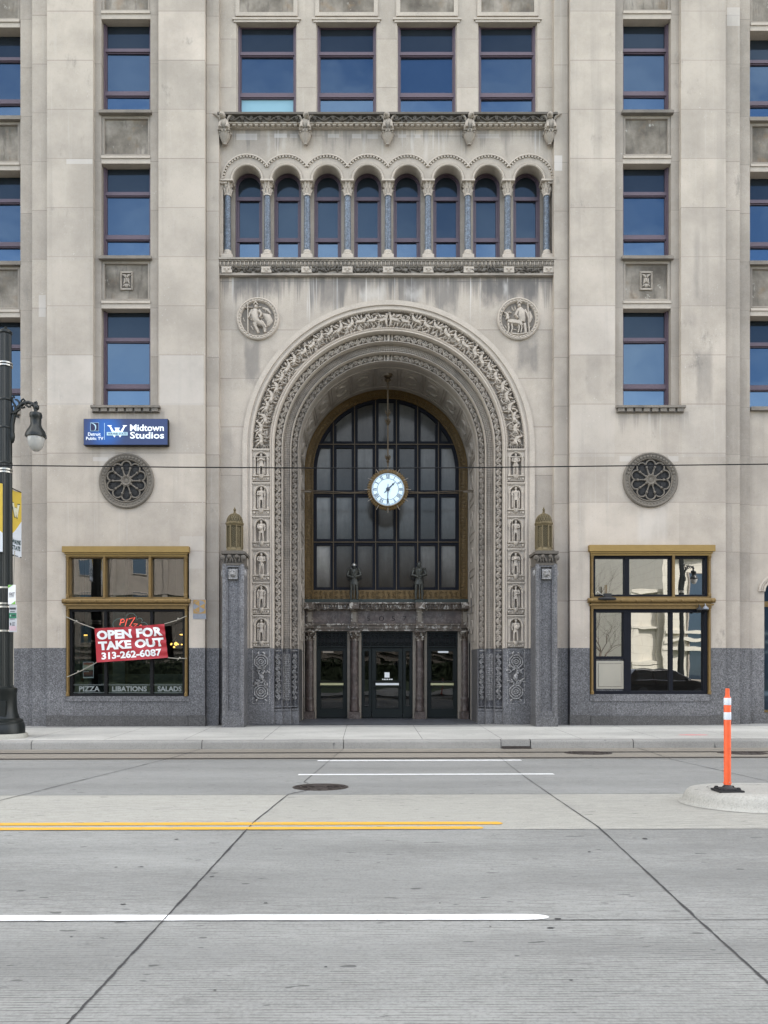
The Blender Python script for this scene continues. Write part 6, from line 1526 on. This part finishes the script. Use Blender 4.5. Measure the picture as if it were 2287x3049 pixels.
# tram rails
M['rail'] = plain('worn_rail_steel', (.09, .075, .06), .5, .6)
for ya in (gy(575, 2259.5), gy(575, 2242.5)):
    t = bpy.data.objects.new('tram_rail', None); COL.objects.link(t); t['kind'] = 'structure'; MW[t.name] = Matrix.Identity(4)
    for nm, m, a, b, dz in (('rail_head', 'rail', -.05, .05, .008), ('flange_groove', 'tar', .05, .13, .0045), ('rail_bed', 'tar', -.12, -.05, .0045)):
        mb = MB()
        for q in range(12): x0, x1 = -60 + q * 10, -50 + q * 10; mb.quad((x0, ya + a, ground_z(ya + a, x0) + dz), (x1, ya + a, ground_z(ya + a, x1) + dz), (x1, ya + b, ground_z(ya + b, x1) + dz), (x0, ya + b, ground_z(ya + b, x0) + dz))
        mb.build(nm, M[m], t)
# manholes, drain
def manhole(px, py, r, lab):
    p = ground_at(px, py); t = thing('manhole_cover', lab, 'manhole cover', tuple(p), 'round iron manhole covers in the road')
    sl = S1 if p.y < YCROWN else -S2
    wf = lambda x, y, z: (x, y, z + sl * (y - p.y) + GRADE * (x - p.x))
    mb = MB(); mb.lathe([(r, -.03), (r, .008), (r * .93, .008), (r * .92, .0), (r * .90, .0)], p, 40); mb.warp(wf); mb.build('ring', M['iron_lid'], t)
    mb = MB(); mb.lathe([(r * .895, -.02), (r * .895, .006), (.001, .006)], p, 40)
    for k in range(3): mb.lathe([(r * (.75 - .25 * k), .006), (r * (.74 - .25 * k), .012), (r * (.69 - .25 * k), .012), (r * (.68 - .25 * k), .006)], p, 32)
    for k in range(12): a = pi * k / 6; mb.box(p.x + r * .8 * math.cos(a) - .02, p.x + r * .8 * math.cos(a) + .02, p.y + r * .8 * math.sin(a) - .02, p.y + r * .8 * math.sin(a) + .02, p.z, p.z + .013)
    mb.warp(wf); mb.build('lid', M['iron_lid'], t)
manhole(954.5, 2344, .36, 'rusty manhole cover beside the broken road joint near the middle of the road'); manhole(1751, 2242, .47, 'manhole cover between the tram rails nearer the kerb drain'); manhole(2210, 2242, .47, 'manhole cover between the tram rails behind the orange post')
x0, x1 = X(1494, YK), X(1578, YK); t = thing('kerb_drain', 'dark iron drain grate let into the gutter below the kerb', 'drain', ((x0 + x1) / 2, YK - .1, ground_z(YK)))
mb = MB(); 
for k in range(14): a = x0 + (x1 - x0) * k / 14; mb.box(a, a + .03, YK - .20, YK - .005, ground_z(YK, a) - .02, ground_z(YK, a) + .016)
mb.box(x0, x1, YK - .22, YK - .20, ground_z(YK, x0) - .02, ground_z(YK, x0) + .018); mb.box(x0, x1, YK - .02, YK + .0, ground_z(YK, x0) - .02, ground_z(YK, x0) + .05); mb.build('grate', M['iron_lid'], t)
mb = MB(); mb.box(x0, x1, YK - .2, YK - .01, ground_z(YK) - .03, ground_z(YK) + .002); mb.build('pit', M['black'], t)
k_ = NT('pink_survey_paint'); M['pink'] = k_.done(k_.mix(k_.step(k_.noise(18, k_.scale((.5, 2, 1)), detail=4), .52, .62), (.62, .22, .22), (.34, .32, .31)), .8)
p = at(2068, 2190, 17.9); mb = MB(); mb.v = [(p.x + a * .33 - .03 * math.sin(5 * a), 17.95 + (.13 if s else -.11) * (1 - a * a) ** .5, 0) for s in (0, 1) for a in [-1 + i / 8 for i in range(17)]]; mb.v = [(x, y, walk_z(y, x) + .004) for x, y, z in mb.v]; mb.f = [(i, i + 1, 17 + i + 1, 17 + i) for i in range(16)]
S(mb.build('pavement_paint_mark', M['pink']))
# flattened gum, rags and oil blots on the slabs
for bx_, by_, bw_, bh_ in ((1662, 2737, 30, 5), (1640, 2764, 28, 4), (1920, 2498, 20, 4), (1755, 2537, 13, 3), (792, 2690, 14, 3.5), (630, 2611, 18, 2.2), (525, 2500, 14, 2.2), (212, 2790, 11, 3), (367, 2694, 18, 3), (418, 2582, 20, 2), (346, 2583, 14, 2), (1310, 2690, 8, 2.5), (1460, 2760, 9, 3), (970, 2880, 10, 3), (1700, 2920, 12, 4), (640, 2950, 9, 4)):
    c_ = ground_at(bx_, by_); a_ = ground_at(bx_ + bw_ / 2, by_); b_ = ground_at(bx_, by_ - bh_ / 2); rx, ry = abs(a_.x - c_.x), abs(b_.y - c_.y)
    mb = MB(); mb.v = [(c_.x + rx * q_ * math.cos(t_), c_.y + ry * q_ * math.sin(t_), 0) for t_, q_ in [(2 * pi * i / 14, rnd.uniform(.55, 1.1)) for i in range(14)]]; mb.v = [(x, y, ground_z(y, x) + .0042) for x, y, z in mb.v]; mb.f = [tuple(range(14))]; S(mb.build('road_stain', M['tar']))
# traffic island
YI0, YI1 = 7.70, 8.98; yc_, Ri = (YI0 + YI1) / 2, (YI1 - YI0) / 2; xi = X(2056, yc_) + Ri
out = [(40 - (40 - xi) * i / 30, YI0) for i in range(30)] + [(xi - Ri * math.sin(pi * i / 28), yc_ - Ri * math.cos(pi * i / 28)) for i in range(29)] + [(xi + (40 - xi) * i / 30, YI1) for i in range(1, 31)]
def nrm(i):
    a = Vector(out[max(0, i - 1)]); b = Vector(out[min(len(out) - 1, i + 1)]); d = (b - a).normalized(); return Vector((d.y, -d.x)) * -1
pr = [(.08, .004), (.045, .022), (.025, .07), (.005, .12), (-.03, .15), (-.08, .162), (-.21, .165), (-.213, .155), (-.225, .155), (-.228, .165)]
ig = thing('traffic_island', None, None); ig['kind'] = 'structure'
mb = MB(); mb.sweep(pr, lambda i, d, z: (out[i][0] + nrm(i).x * d, out[i][1] + nrm(i).y * d, z + ground_z(out[i][1] + nrm(i).y * d, out[i][0])), range(len(out)))
mb.build('island_kerb', M['island'], ig, smooth=60)
mb = MB(); inn = [(out[i][0] - nrm(i).x * .228, out[i][1] - nrm(i).y * .228) for i in range(len(out))]
h_ = len(inn) // 2; 
mb.v = [(x, y, .165 + ground_z(y, x)) for x, y in inn]
for i in range(h_): mb.f.append((i, i + 1, len(inn) - 2 - i, len(inn) - 1 - i))
mb.build('island_slab', M['island'], ig)

# orange delineator post
M['orange'] = plain('orange_plastic', (.72, .10, .024), .5, var=.22, sc=13); M['tape'] = plain('reflective_tape', (.62, .65, .72), .35, var=.06, sc=20)
YD = 8.12; pd_ = at(2166, 2362, YD); zi = .165 + ground_z(YD, pd_.x); px_ = pd_.x; zz = lambda p: Z(p, YD); r = .0352
dp = thing('delineator_post', 'orange plastic delineator post with two white bands on the traffic island', 'traffic post', (px_, YD, zi))
mb = MB(); mb.lathe([(r * .6, zz(2337) - .004), (r, zz(2336)), (r, zz(2078)), (r * .95, zz(2076)), (r * .70, zz(2074)), (r * .62, zz(2066)), (r * .60, zz(2051)), (r * .5, zz(2050))], (px_, YD, 0), 28)
for s in (-1, 1): mb.tube([(px_ + s * r, YD, zz(2331)), (px_ + s * (r + .008), YD, zz(2331))], .007, 8)
mb.build('post', M['orange'], dp, smooth=35)
for a, b in ((2099, 2078), (2142.5, 2120.5)):
    mb = MB(); mb.lathe([(r + .0012, zz(a)), (r + .0018, zz(a) + .003), (r + .0018, zz(b) - .003), (r + .0012, zz(b))], (px_, YD, 0), 28); mb.tri((px_ - r - .002, YD - .01, zz(a) + .02), (px_ - r - .018, YD - .014, zz(a) + .026), (px_ - r - .002, YD - .01, zz(a) + .035)); mb.build('reflective_band', M['tape'], dp, smooth=35)
mb = MB(); mb.ell((px_ + .006, YD - r + .002, zz(2328)), (.006, .004, .006), 8, 5); mb.build('bolt', M['steel'], dp)
mb = MB(); mb.box(px_ - .128, px_ + .128, YD - .115, YD + .115, zi, zi + .022); mb.box(px_ - .105, px_ + .105, YD - .09, YD + .09, zi + .022, zi + .036)
for sx_ in (-1, 1):
    for sy_ in (-1, 1): mb.lathe([(.02, zi + .02), (.02, zi + .048), (.012, zi + .05)], (px_ + sx_ * .085, YD + sy_ * .07, 0), 10)
mb.lathe([(.062, zi + .036), (.045, zi + .055), (.028, zi + .075), (.024, zi + .085), (.034, zz(2337)), (.034, zz(2336) + .002)], (px_, YD, 0), 20); mb.build('base', M['rubber'], dp, bevel=.004)

# ------------------------------------------------------------------ street lamp with its banners and signs
YL = 17.75; xl = X(17, YL); lz = lambda p: Z(p, YL); u = YL / F; zb0 = walk_z(YL, xl)
lp = thing('street_lamp', 'tall fluted black green street lamp with a hanging glass globe', 'street lamp', (xl, YL, zb0))
M['pad'] = concrete('lamp_footing', (.36, .35, .31), 0, False)
mb = MB(); mb.lathe([(.485, zb0 - .1), (.485, lz(2190)), (.46, lz(2183)), (.01, lz(2183))], (xl, YL, 0), 36); mb.build('footing', M['pad'], lp, smooth=35)
mb = MB(); mb.lathe([(.418, lz(2184)), (.418, lz(2162)), (.40, lz(2158)), (.40, lz(2152)), (.37, lz(2149)), (.37, lz(2143)), (.30, lz(2138)), (.265, lz(2124)), (.245, lz(2108)), (.235, lz(2064)), (.25, lz(2060)), (.25, lz(2049)), (.20, lz(2047)), (.165, lz(2043))], (xl, YL, 0), 24); b_ = mb.build('base', M['iron'], lp, smooth=30)
mb = MB(); mb.box(xl - .13, xl + .13, YL - .285, YL - .2, lz(2130), lz(2086)); mb.build('hand_hole_cover', M['iron'], b_)
mb = MB(); mb.lathe([(.165, lz(2045)), (.150, lz(1700)), (.138, lz(1300)), (.124, lz(996))], (xl, YL, 0), 48, flute=1, fd=.07); mb.build('pole', M['iron'], lp, smooth=20)
mb = MB()
for p in (1192, 1275, 1380): mb.lathe([(.135, lz(p + 3)), (.148, lz(p + 1)), (.148, lz(p - 2)), (.135, lz(p - 4))], (xl, YL, 0), 24)
mb.build('collar', M['iron'], lp)
mb = MB(); mb.lathe([(.128, lz(996)), (.142, lz(993)), (.142, lz(988)), (.10, lz(983)), (.05, lz(980)), (.03, lz(978)), (.035, lz(976)), (.01, lz(973))], (xl, YL, 0), 24); mb.build('finial', M['iron'], lp, smooth=30)
for p0, p1 in ((1093, 1081), (1410, 1397)):
    for a, b in ((p0, (p0 + p1) / 2 + 1.8), ((p0 + p1) / 2 - 1.8, p1)): mb = MB(); mb.lathe([(.150, lz(a)), (.150, lz(b))], (xl, YL, 0), 24); mb.build('steel_strap', M['steel'], lp)
am = MB(); A_ = lambda px, py, dy=0: Vector((X(px, YL), YL + dy, lz(py)))
am.tube([A_(34, 1312), A_(36, 1290), A_(36, 1262), A_(41, 1238), A_(52, 1215), A_(68, 1202), A_(85, 1198), A_(98, 1203), A_(106, 1215), A_(107, 1228)], [.05, .055, .06, .055, .05, .045, .042, .045, .05, .04], 8)
am.ell(A_(36, 1300), (.07, .06, .16), 8, 6); am.ell(A_(34, 1268), (.06, .05, .12), 8, 6); am.ell(A_(108, 1213), (.075, .06, .075), 9, 6)
for pts in ([(48, 1222), (44, 1205), (38, 1196), (37, 1184), (42, 1180), (44, 1186)], [(50, 1218), (58, 1205), (56, 1196), (50, 1190), (44, 1190)], [(62, 1205), (64, 1192), (70, 1188), (74, 1193), (70, 1197)], [(40, 1240), (36, 1222), (36, 1210), (41, 1208)], [(44, 1232), (50, 1240), (55, 1243), (55, 1237)], [(106, 1208), (110, 1200), (108, 1195)], [(104, 1206), (104, 1198), (108, 1196)]):
    am.tube([A_(*p) for p in pts], [.035] + [.024] * (len(pts) - 2) + [.014], 6)
for i in range(14): a = A_(40 + i * 4.4, 1236 - 26 * math.sin(i / 13 * 1.6)); am.ell(a + Vector((0, -.05, rnd.uniform(-.02, .05))), (.028, .03, .028), 5, 4)
am.build('arm', M['iron'], lp, smooth=50)
cxl = X(107, YL)
mb = MB(); mb.lathe([(.02, lz(1222)), (.04, lz(1226)), (.13, lz(1230)), (.14, lz(1234)), (.14, lz(1242)), (.122, lz(1246)), (.118, lz(1264)), (.14, lz(1272)), (.20, lz(1284)), (.225, lz(1292)), (.235, lz(1296)), (.235, lz(1302)), (.19, lz(1303))], (cxl, YL, 0), 24, flute=1, fd=.03); mb.build('lamp_shade', M['iron'], lp, smooth=30)
kk = NT('milky_globe'); M['globe'] = kk.done(kk.mix(kk.noise(4), (.33, .32, .30), (.43, .42, .40)), .22)
mb = MB(); mb.lathe([(.18, lz(1296)), (.195, lz(1302)), (.19, lz(1312)), (.165, lz(1326)), (.12, lz(1337)), (.06, lz(1343)), (.005, lz(1345))], (cxl, YL, 0), 24); mb.build('globe', M['globe'], lp, smooth=True)
mb = MB(); mb.tube([Vector((X(38, YL - .1), YL - .0, lz(1640))), Vector((X(40, YL), YL, lz(1760))), Vector((X(40, YL), YL, lz(2040)))], .012, 6); mb.build('cable', M['rope'], lp)

M['yel'] = plain('yellow_fabric', (.56, .40, .055), .7, var=.08); M['wfab'] = plain('white_fabric', (.60, .64, .70), .7, var=.05); M['dgreen'] = plain('dark_green_print', (.012, .04, .035), .7); M['cream'] = plain('cream_print', (.62, .60, .46), .7)
def banner(lab, P0, P1, z0, z1):
    t = thing('pole_banner', lab, 'banner', (P0[0], P0[1], z0), 'pole banners on the street lamp')
    P0, P1 = Vector(P0), Vector(P1); d = P1 - P0; nn = Vector((d.y, -d.x)).normalized()
    if nn.y > 0: nn = -nn
    def bm_(s, q, h): w = .02 * math.sin(3 * q + 2 * s) * math.sin(pi * s); p = P0 + d * s + nn * (h + w); return (p.x, p.y, z0 + (z1 - z0) * q - .02 * math.sin(pi * s))
    def poly(pl, h, m, nm, par):
        mb = MB(); tl = tessellate_polygon([[Vector((a, b, 0)) for a, b in pl]]); mb.add([bm_(a, b, h) for a, b in pl], tl); return mb.build(nm, m, par)
    def grid(q0, q1, h, m, nm):
        mb = MB(); n = 10; mb.v = [bm_(i / n, q0(i / n) + (q1(i / n) - q0(i / n)) * j / n, h) for j in range(n + 1) for i in range(n + 1)]; mb.f = [(j * (n + 1) + i, j * (n + 1) + i + 1, (j + 1) * (n + 1) + i + 1, (j + 1) * (n + 1) + i) for j in range(n) for i in range(n)]; return mb.build(nm, m, t)
    dg = lambda s: .28 + .27 * s
    grid(lambda s: dg(s), lambda s: 1, 0, M['yel'], 'yellow_field'); grid(lambda s: 0, dg, 0, M['wfab'], 'white_field')
    for sc, m, h in ((1.10, M['dgreen'], .006), (.96, M['cream'], .011)):
        for pl in ([(0, 0), (.30, 0), (.27, .08), (.50, .78), (.42, 1), (.33, 1), (.06, .1)], [(1, 0), (.70, 0), (.73, .08), (.50, .78), (.58, 1), (.67, 1), (.94, .1)], [(.37, .28), (.63, .28), (.70, .95), (.61, .95), (.5, .55), (.39, .95), (.30, .95)]):
            poly([(.5 + (a - .5) * .74 * sc, .70 - (b - .5) * .21 * sc) for a, b in pl], h, m, 'emblem_letter', t)
    for tx, q0, q1, a, b in (('WAYNE', .185, .255, .14, .90), ('STATE', .095, .165, .14, .84)):
        v, fc = text_mesh(tx, a, b, q0, q1, 0, bold=.03); mb = MB(); mb.add([bm_(x, z, .008) for x, y, z in v], fc); mb.build('lettering', M['dgreen'], t)
    mb = MB()
    for q in (1.0, .0): a = bm_(0, q, -.01); b = bm_(1, q, -.01); mb.tube([(xl, YL, a[2]), b], .014, 6)
    mb.build('banner_rod', M['iron'], t)
banner('yellow and white pole banner behind the lamp post, its large letter half hidden', (X(28, 17.98), 17.98), (X(64, 18.45), 18.45), Z(1657, 18.3), Z(1456, 18.1))
banner('yellow white pole banner at the picture edge, in front of the lamp post', (X(8, 17.45), 17.45), (X(8, 17.45) - .42, 16.8), Z(1643, 17.45), Z(1440, 17.45))
M['lime'] = plain('lime_green_print', (.16, .42, .06), .5); M['pgrey'] = plain('pale_grey_plate', (.46, .47, .49), .5, var=.06); M['green'] = plain('route_green', (.02, .17, .09), .5); M['pinkp'] = plain('pale_pink_print', (.52, .38, .42), .5); M['txt'] = plain('dark_print', (.03, .03, .04), .5)
ysg = 17.50; t = thing('transit_sign', 'white and lime green FAST bus stop sign strapped to the lamp post', 'bus sign', (X(36, ysg), ysg, Z(1800, ysg)), 'bus stop signs on the lamp post')
gx2 = lambda p: X(p, ysg); gz2 = lambda p: Z(p, ysg)
mb = MB(); mb.box(gx2(24), gx2(46.5), ysg, ysg + .012, gz2(1800), gz2(1741.5)); mb.build('plate', M['white'], t, bevel=.01)
mb = MB(); mb.holes([[(gx2(24.5), gz2(1742)), (gx2(24.5), gz2(1751)), (gx2(38), gz2(1742))]], ysg - .004, ysg - .002); mb.holes([[(gx2(46), gz2(1799)), (gx2(46), gz2(1789)), (gx2(33), gz2(1799))]], ysg - .004, ysg - .002); mb.build('corner', M['lime'], t)
letters('lettering', M['txt'], t, 'FAST', gx2(27.5), gx2(44.5), gz2(1774.5), gz2(1764), ysg - .006, shear=.25, bold=.02)
mb = MB(); mb.box(gx2(27), gx2(41), ysg - .006, ysg - .004, gz2(1777.5), gz2(1776.5)); mb.build('underline', M['txt'], t)
for p in (1747, 1795): MB().lathe([(.158, gz2(p) - .02), (.158, gz2(p) + .02)], (xl, YL, 0), 24).build('strap', M['steel'], t)
t = thing('transit_sign', 'pale grey route panel with a green band under the bus stop sign', 'bus sign', (X(38, ysg), ysg, Z(1882, ysg)), 'bus stop signs on the lamp post')
mb = MB(); mb.box(gx2(27), gx2(50), ysg - .002, ysg + .010, gz2(1882), gz2(1801)); mb.build('plate', M['pgrey'], t, bevel=.01)
mb = MB(); mb.box(gx2(27.6), gx2(49.4), ysg - .006, ysg - .004, gz2(1841), gz2(1825)); mb.build('band', M['green'], t)
mb = MB(); mb.box(gx2(28.5), gx2(48.5), ysg - .006, ysg - .004, gz2(1878), gz2(1864)); mb.build('pink_field', M['pinkp'], t)
letters('lettering', M['white'], t, '4', gx2(30), gx2(33), gz2(1836), gz2(1830), ysg - .010)
mb = MB()
for a, b, c_, d_ in ((29, 48, 1815, 1809), (31, 45, 1822, 1820), (37, 47, 1835, 1831), (30, 45, 1844, 1842.5), (31, 34, 1862, 1854), (37, 46, 1855, 1853.5), (37, 44, 1859, 1857.5), (37, 45, 1863, 1861.5)):
    w = (gx2(b) - gx2(a)) / max(1, round((b - a) / 3)); n = max(1, round((b - a) / 3))
    for i in range(n): mb.box(gx2(a) + i * w, gx2(a) + (i + .78) * w, ysg - .010, ysg - .007, gz2(c_), gz2(d_))
mb.build('small_print', M['txt'], t)
for p in (1805, 1877): MB().lathe([(.158, gz2(p) - .02), (.158, gz2(p) + .02)], (xl, YL, 0), 24).build('strap', M['steel'], t)
# tram wire
yw = 15.15; t = thing('overhead_wire', 'thin black tram wire stretched across the street above the rails', 'wire', tuple(at(1143, 1394, yw)))
mb = MB(); P = [(-1500, 1352), (-700, 1370), (33, 1386), (520, 1391), (1000, 1394), (1340, 1393), (1900, 1386.5), (2287, 1382), (3000, 1370), (3800, 1352)]
mb.tube([at(a, b, yw) for a, b in P], .0115, 6); mb.build('wire', M['black'], t)

# ------------------------------------------------------------------ across the street: what the windows mirror
k_ = NT('sunlit_white_stone'); x_, y_, z_ = k_.xyz(); n_ = k_.noise(1.5, detail=6)
r_ = k_.math('LESS_THAN', k_.math('FRACT', k_.math('DIVIDE', z_, .8)), .05); v_ = k_.math('LESS_THAN', k_.math('FRACT', k_.math('ADD', k_.math('DIVIDE', x_, 1.7), k_.math('MULTIPLY', k_.math('FLOOR', k_.math('DIVIDE', z_, .8)), .5))), .025)
M['marble_w'] = k_.done(k_.mix(k_.math('MULTIPLY', k_.math('MAXIMUM', r_, v_), .45), k_.mix(n_, (.48, .45, .38), (.62, .585, .50)), (.36, .33, .27)), .7)
def far_block(name, lab, x0, x1, y0, y1, h, m, storeys, bays, cat='building'):
    t = thing(name, lab, cat, ((x0 + x1) / 2, y0, .3)); mb = MB(); mb.box(x0, x1, y1, y0, .1, h)
    for q in (.18, .22, .26, .62, .98): mb.box(x0 - .25, x1 + .25, y0, y0 + .3, h * q, h * q + .28)
    for i in range(bays + 1): a = x0 + (x1 - x0) * i / bays; mb.box(a - .35, a + .35, y0, y0 + .22, .1, h)
    w_ = mb.build('wall', m, t)
    for i in range(bays):
        for j in range(storeys):
            a = x0 + (x1 - x0) * (i + .5) / bays; z = .8 + (h - 1) * j / storeys; wd = min(1.0, (x1 - x0) / bays * .22); hh = (h - 1) / storeys * .55
            mb = MB(); frame_bars(mb, a - wd, a + wd, z, z + hh, .1, y0 + .02, y0 + .12); wi = mb.build('window', M['jamb'], t); MB().box(a - wd + .08, a + wd - .08, y0 + .03, y0 + .06, z + .08, z + hh - .08).build('pane', M['glass_arc'], wi)
    return t
far_block('marble_library', 'sunlit white stone building mirrored in the steel hatch window', 26.6, 62, -27, -50, 19, M['marble_w'], 1, 6)
far_block('library_wing', 'lower white stone wing mirrored left of the taller white building', 23.9, 26.3, -27.6, -45, 8.8, M['marble_w'], 0, 1)
M['grey_stone'] = carved('grey_office_stone', .55, .4)
far_block('grey_office_block', 'grey stone block mirrored faintly in the pizza window', -75, 22, -60, -80, 19, M['grey_stone'], 4, 14)
M['bark'] = plain('grey_brown_bark', (.085, .068, .052), .9, var=.3)
def bare_tree(x, y, h, lab, seed):
    r3 = random.Random(seed); t = thing('bare_tree', lab, 'tree', (x, y, .25), 'leafless trees across the street'); tr = MB(); cr = MB()
    def grow(p, d, ln, r, lv, mb):
        q = p; pts = [p]; rr = [r]
        for i in range(3): d = (d + Vector((r3.uniform(-.25, .25), r3.uniform(-.25, .25), r3.uniform(-.05, .2)))).normalized(); q = q + d * ln / 3; pts.append(q); rr.append(r * (1 - .16 * (i + 1)))
        mb.tube(pts, rr, 6 if lv < 2 else 3, cap=False)
        if lv >= 4: return
        for i in range(4 if lv else 7):
            a = r3.uniform(0, 6.28); e = (d + Vector((math.cos(a), math.sin(a), r3.uniform(-.1, .5))) * r3.uniform(.5, 1.0)).normalized()
            grow(pts[r3.choice((2, 3, 3)) if lv else r3.choice((2, 3))], e, ln * r3.uniform(.6, .8), rr[-1] * .62, lv + 1, cr)
    grow(Vector((x, y, .2)), Vector((0, 0, 1)), h * .32, h * .018, 0, tr)
    tr.build('trunk', M['bark'], t); cr.build('crown', M['bark'], t)
bare_tree(14.6, -10, 11, 'bare branching tree mirrored beside the white stone building', 3); bare_tree(18.4, -20, 9, 'smaller bare tree mirrored behind the first one', 9); bare_tree(-10, -16, 10, 'bare tree mirrored in the pizza window', 5)
t = thing('clipped_hedge', 'long dark clipped hedge mirrored in the door glass', 'hedge', (-18, -34, .5)); mb = MB(); mb.box(-62, 22.5, -35.4, -34.2, .4, 2.5)
r4 = random.Random(4)
for i in range(5200):
    p = Vector((r4.uniform(-62, 22.5), -34.15 + r4.gauss(0, .12), r4.uniform(.5, 2.75))); a = Vector((r4.uniform(-1, 1), r4.uniform(-1, 1), r4.uniform(-1, 1))).normalized() * .13; b = a.cross(Vector((r4.uniform(-1, 1), 1, r4.uniform(-1, 1)))).normalized() * .09
    mb.quad(p - a - b, p + a - b, p + a + b, p - a + b)
k_ = NT('dark_hedge_leaves'); M['hedge'] = k_.done(k_.ramp(k_.noise(5, detail=5), [(.3, (.010, .018, .006)), (.7, (.030, .045, .014))]), .8); mb.build('foliage', M['hedge'], t)
# parked car
M['carp'] = plain('dark_car_paint', (.018, .017, .016), .18, .2, var=.1); M['chrome'] = plain('chrome_trim', (.6, .6, .6), .15, 1.0); M['cglass'] = plain('car_glass', (.01, .012, .014), .05, ior=1.6)
def suv(x, y, lab):
    z0 = .0; t = thing('parked_car', lab, 'car', (x, y, z0))
    sd = [(-2.45, .45), (2.40, .42), (2.50, .62), (2.46, .88), (2.2, 1.02), (1.2, 1.14), (.35, 1.72), (-.4, 1.80), (-1.9, 1.76), (-2.38, 1.20), (-2.48, .9)]
    mb = MB(); mb.holes([[(x + a, z0 + b) for a, b in sd]], y - .95, y + .95); v2 = [(a, y + (b - y) * (1 - .22 * max(0, c - z0 - 1.1)), c) for a, b, c in mb.v]; mb.v = v2; mb.build('body', M['carp'], t, bevel=.06)
    for q, (a0, a1) in enumerate(((-.95, .02), (-1.85, -1.02), (.1, .95))):
        mb = MB(); tp = [(x + a0, 1.16), (x + a1, 1.16), (x + min(a1, a1 if a1 < .1 else .42), 1.62), (x + a0 + .04, 1.66)]
        mb.holes([tp], y + .955, y + .965); mb.v = [(a, y + (b - y) * (1 - .22 * max(0, c - 1.1)) + .003, c) for a, b, c in mb.v]; mb.build('side_window', M['cglass'], t)
    mb = MB(); mb.tube([(x - 2.0, y + .96, 1.13), (x + 1.15, y + .96, 1.13)], .018, 6); mb.tube([(x - 1.9, y + .83, 1.70), (x + .35, y + .83, 1.70), (x + 1.15, y + .955, 1.17)], .014, 6); mb.build('trim', M['chrome'], t)
    for wx in (-1.5, 1.52):
        for s in (-1, 1):
            mb = MB(); mb.lathe([(.37, -.11), (.39, 0), (.37, .11), (.26, .12), (.25, .06), (.001, .06)], (x + wx, y + s * .86, z0 + .39), 24, axis='y'); w_ = mb.build('wheel', M['rubber'], t)
    for s in (-1, 1): mb = MB(); mb.ell((x + 2.38, y + s * .72, .86), (.12, .16, .08), 10, 6); mb.build('headlight', M['chrome'], t)
    mb = MB(); mb.ell((x + .9, y + 1.05, 1.2), (.10, .12, .08), 8, 6); mb.build('wing_mirror', M['carp'], t)
suv(16.6, -1.55, 'dark parked car mirrored in the window above the granite sill')

# the matching lamp on the near pavement, mirrored in the shop glass: the lamp and every part copied
def copy_thing(r, loc, label):
    c = r.copy(); COL.objects.link(c); c.location = loc; c['label'] = label; mp = {r: c}
    todo = [o for o in bpy.data.objects if o.parent is not None]
    def kids(p): return [o for o in todo if o.parent == p]
    st = [r]
    while st:
        p = st.pop()
        for ch in kids(p):
            d = ch.copy(); COL.objects.link(d); d.parent = mp[p]; d.matrix_parent_inverse = ch.matrix_parent_inverse.copy(); mp[ch] = d; st.append(ch)
    return c
lp['group'] = 'street lamps along the street'
copy_thing(lp, (18.3, -3.3, near_z(-3.3)), 'street lamp seen only as a reflection in the window beside the steel hatch')
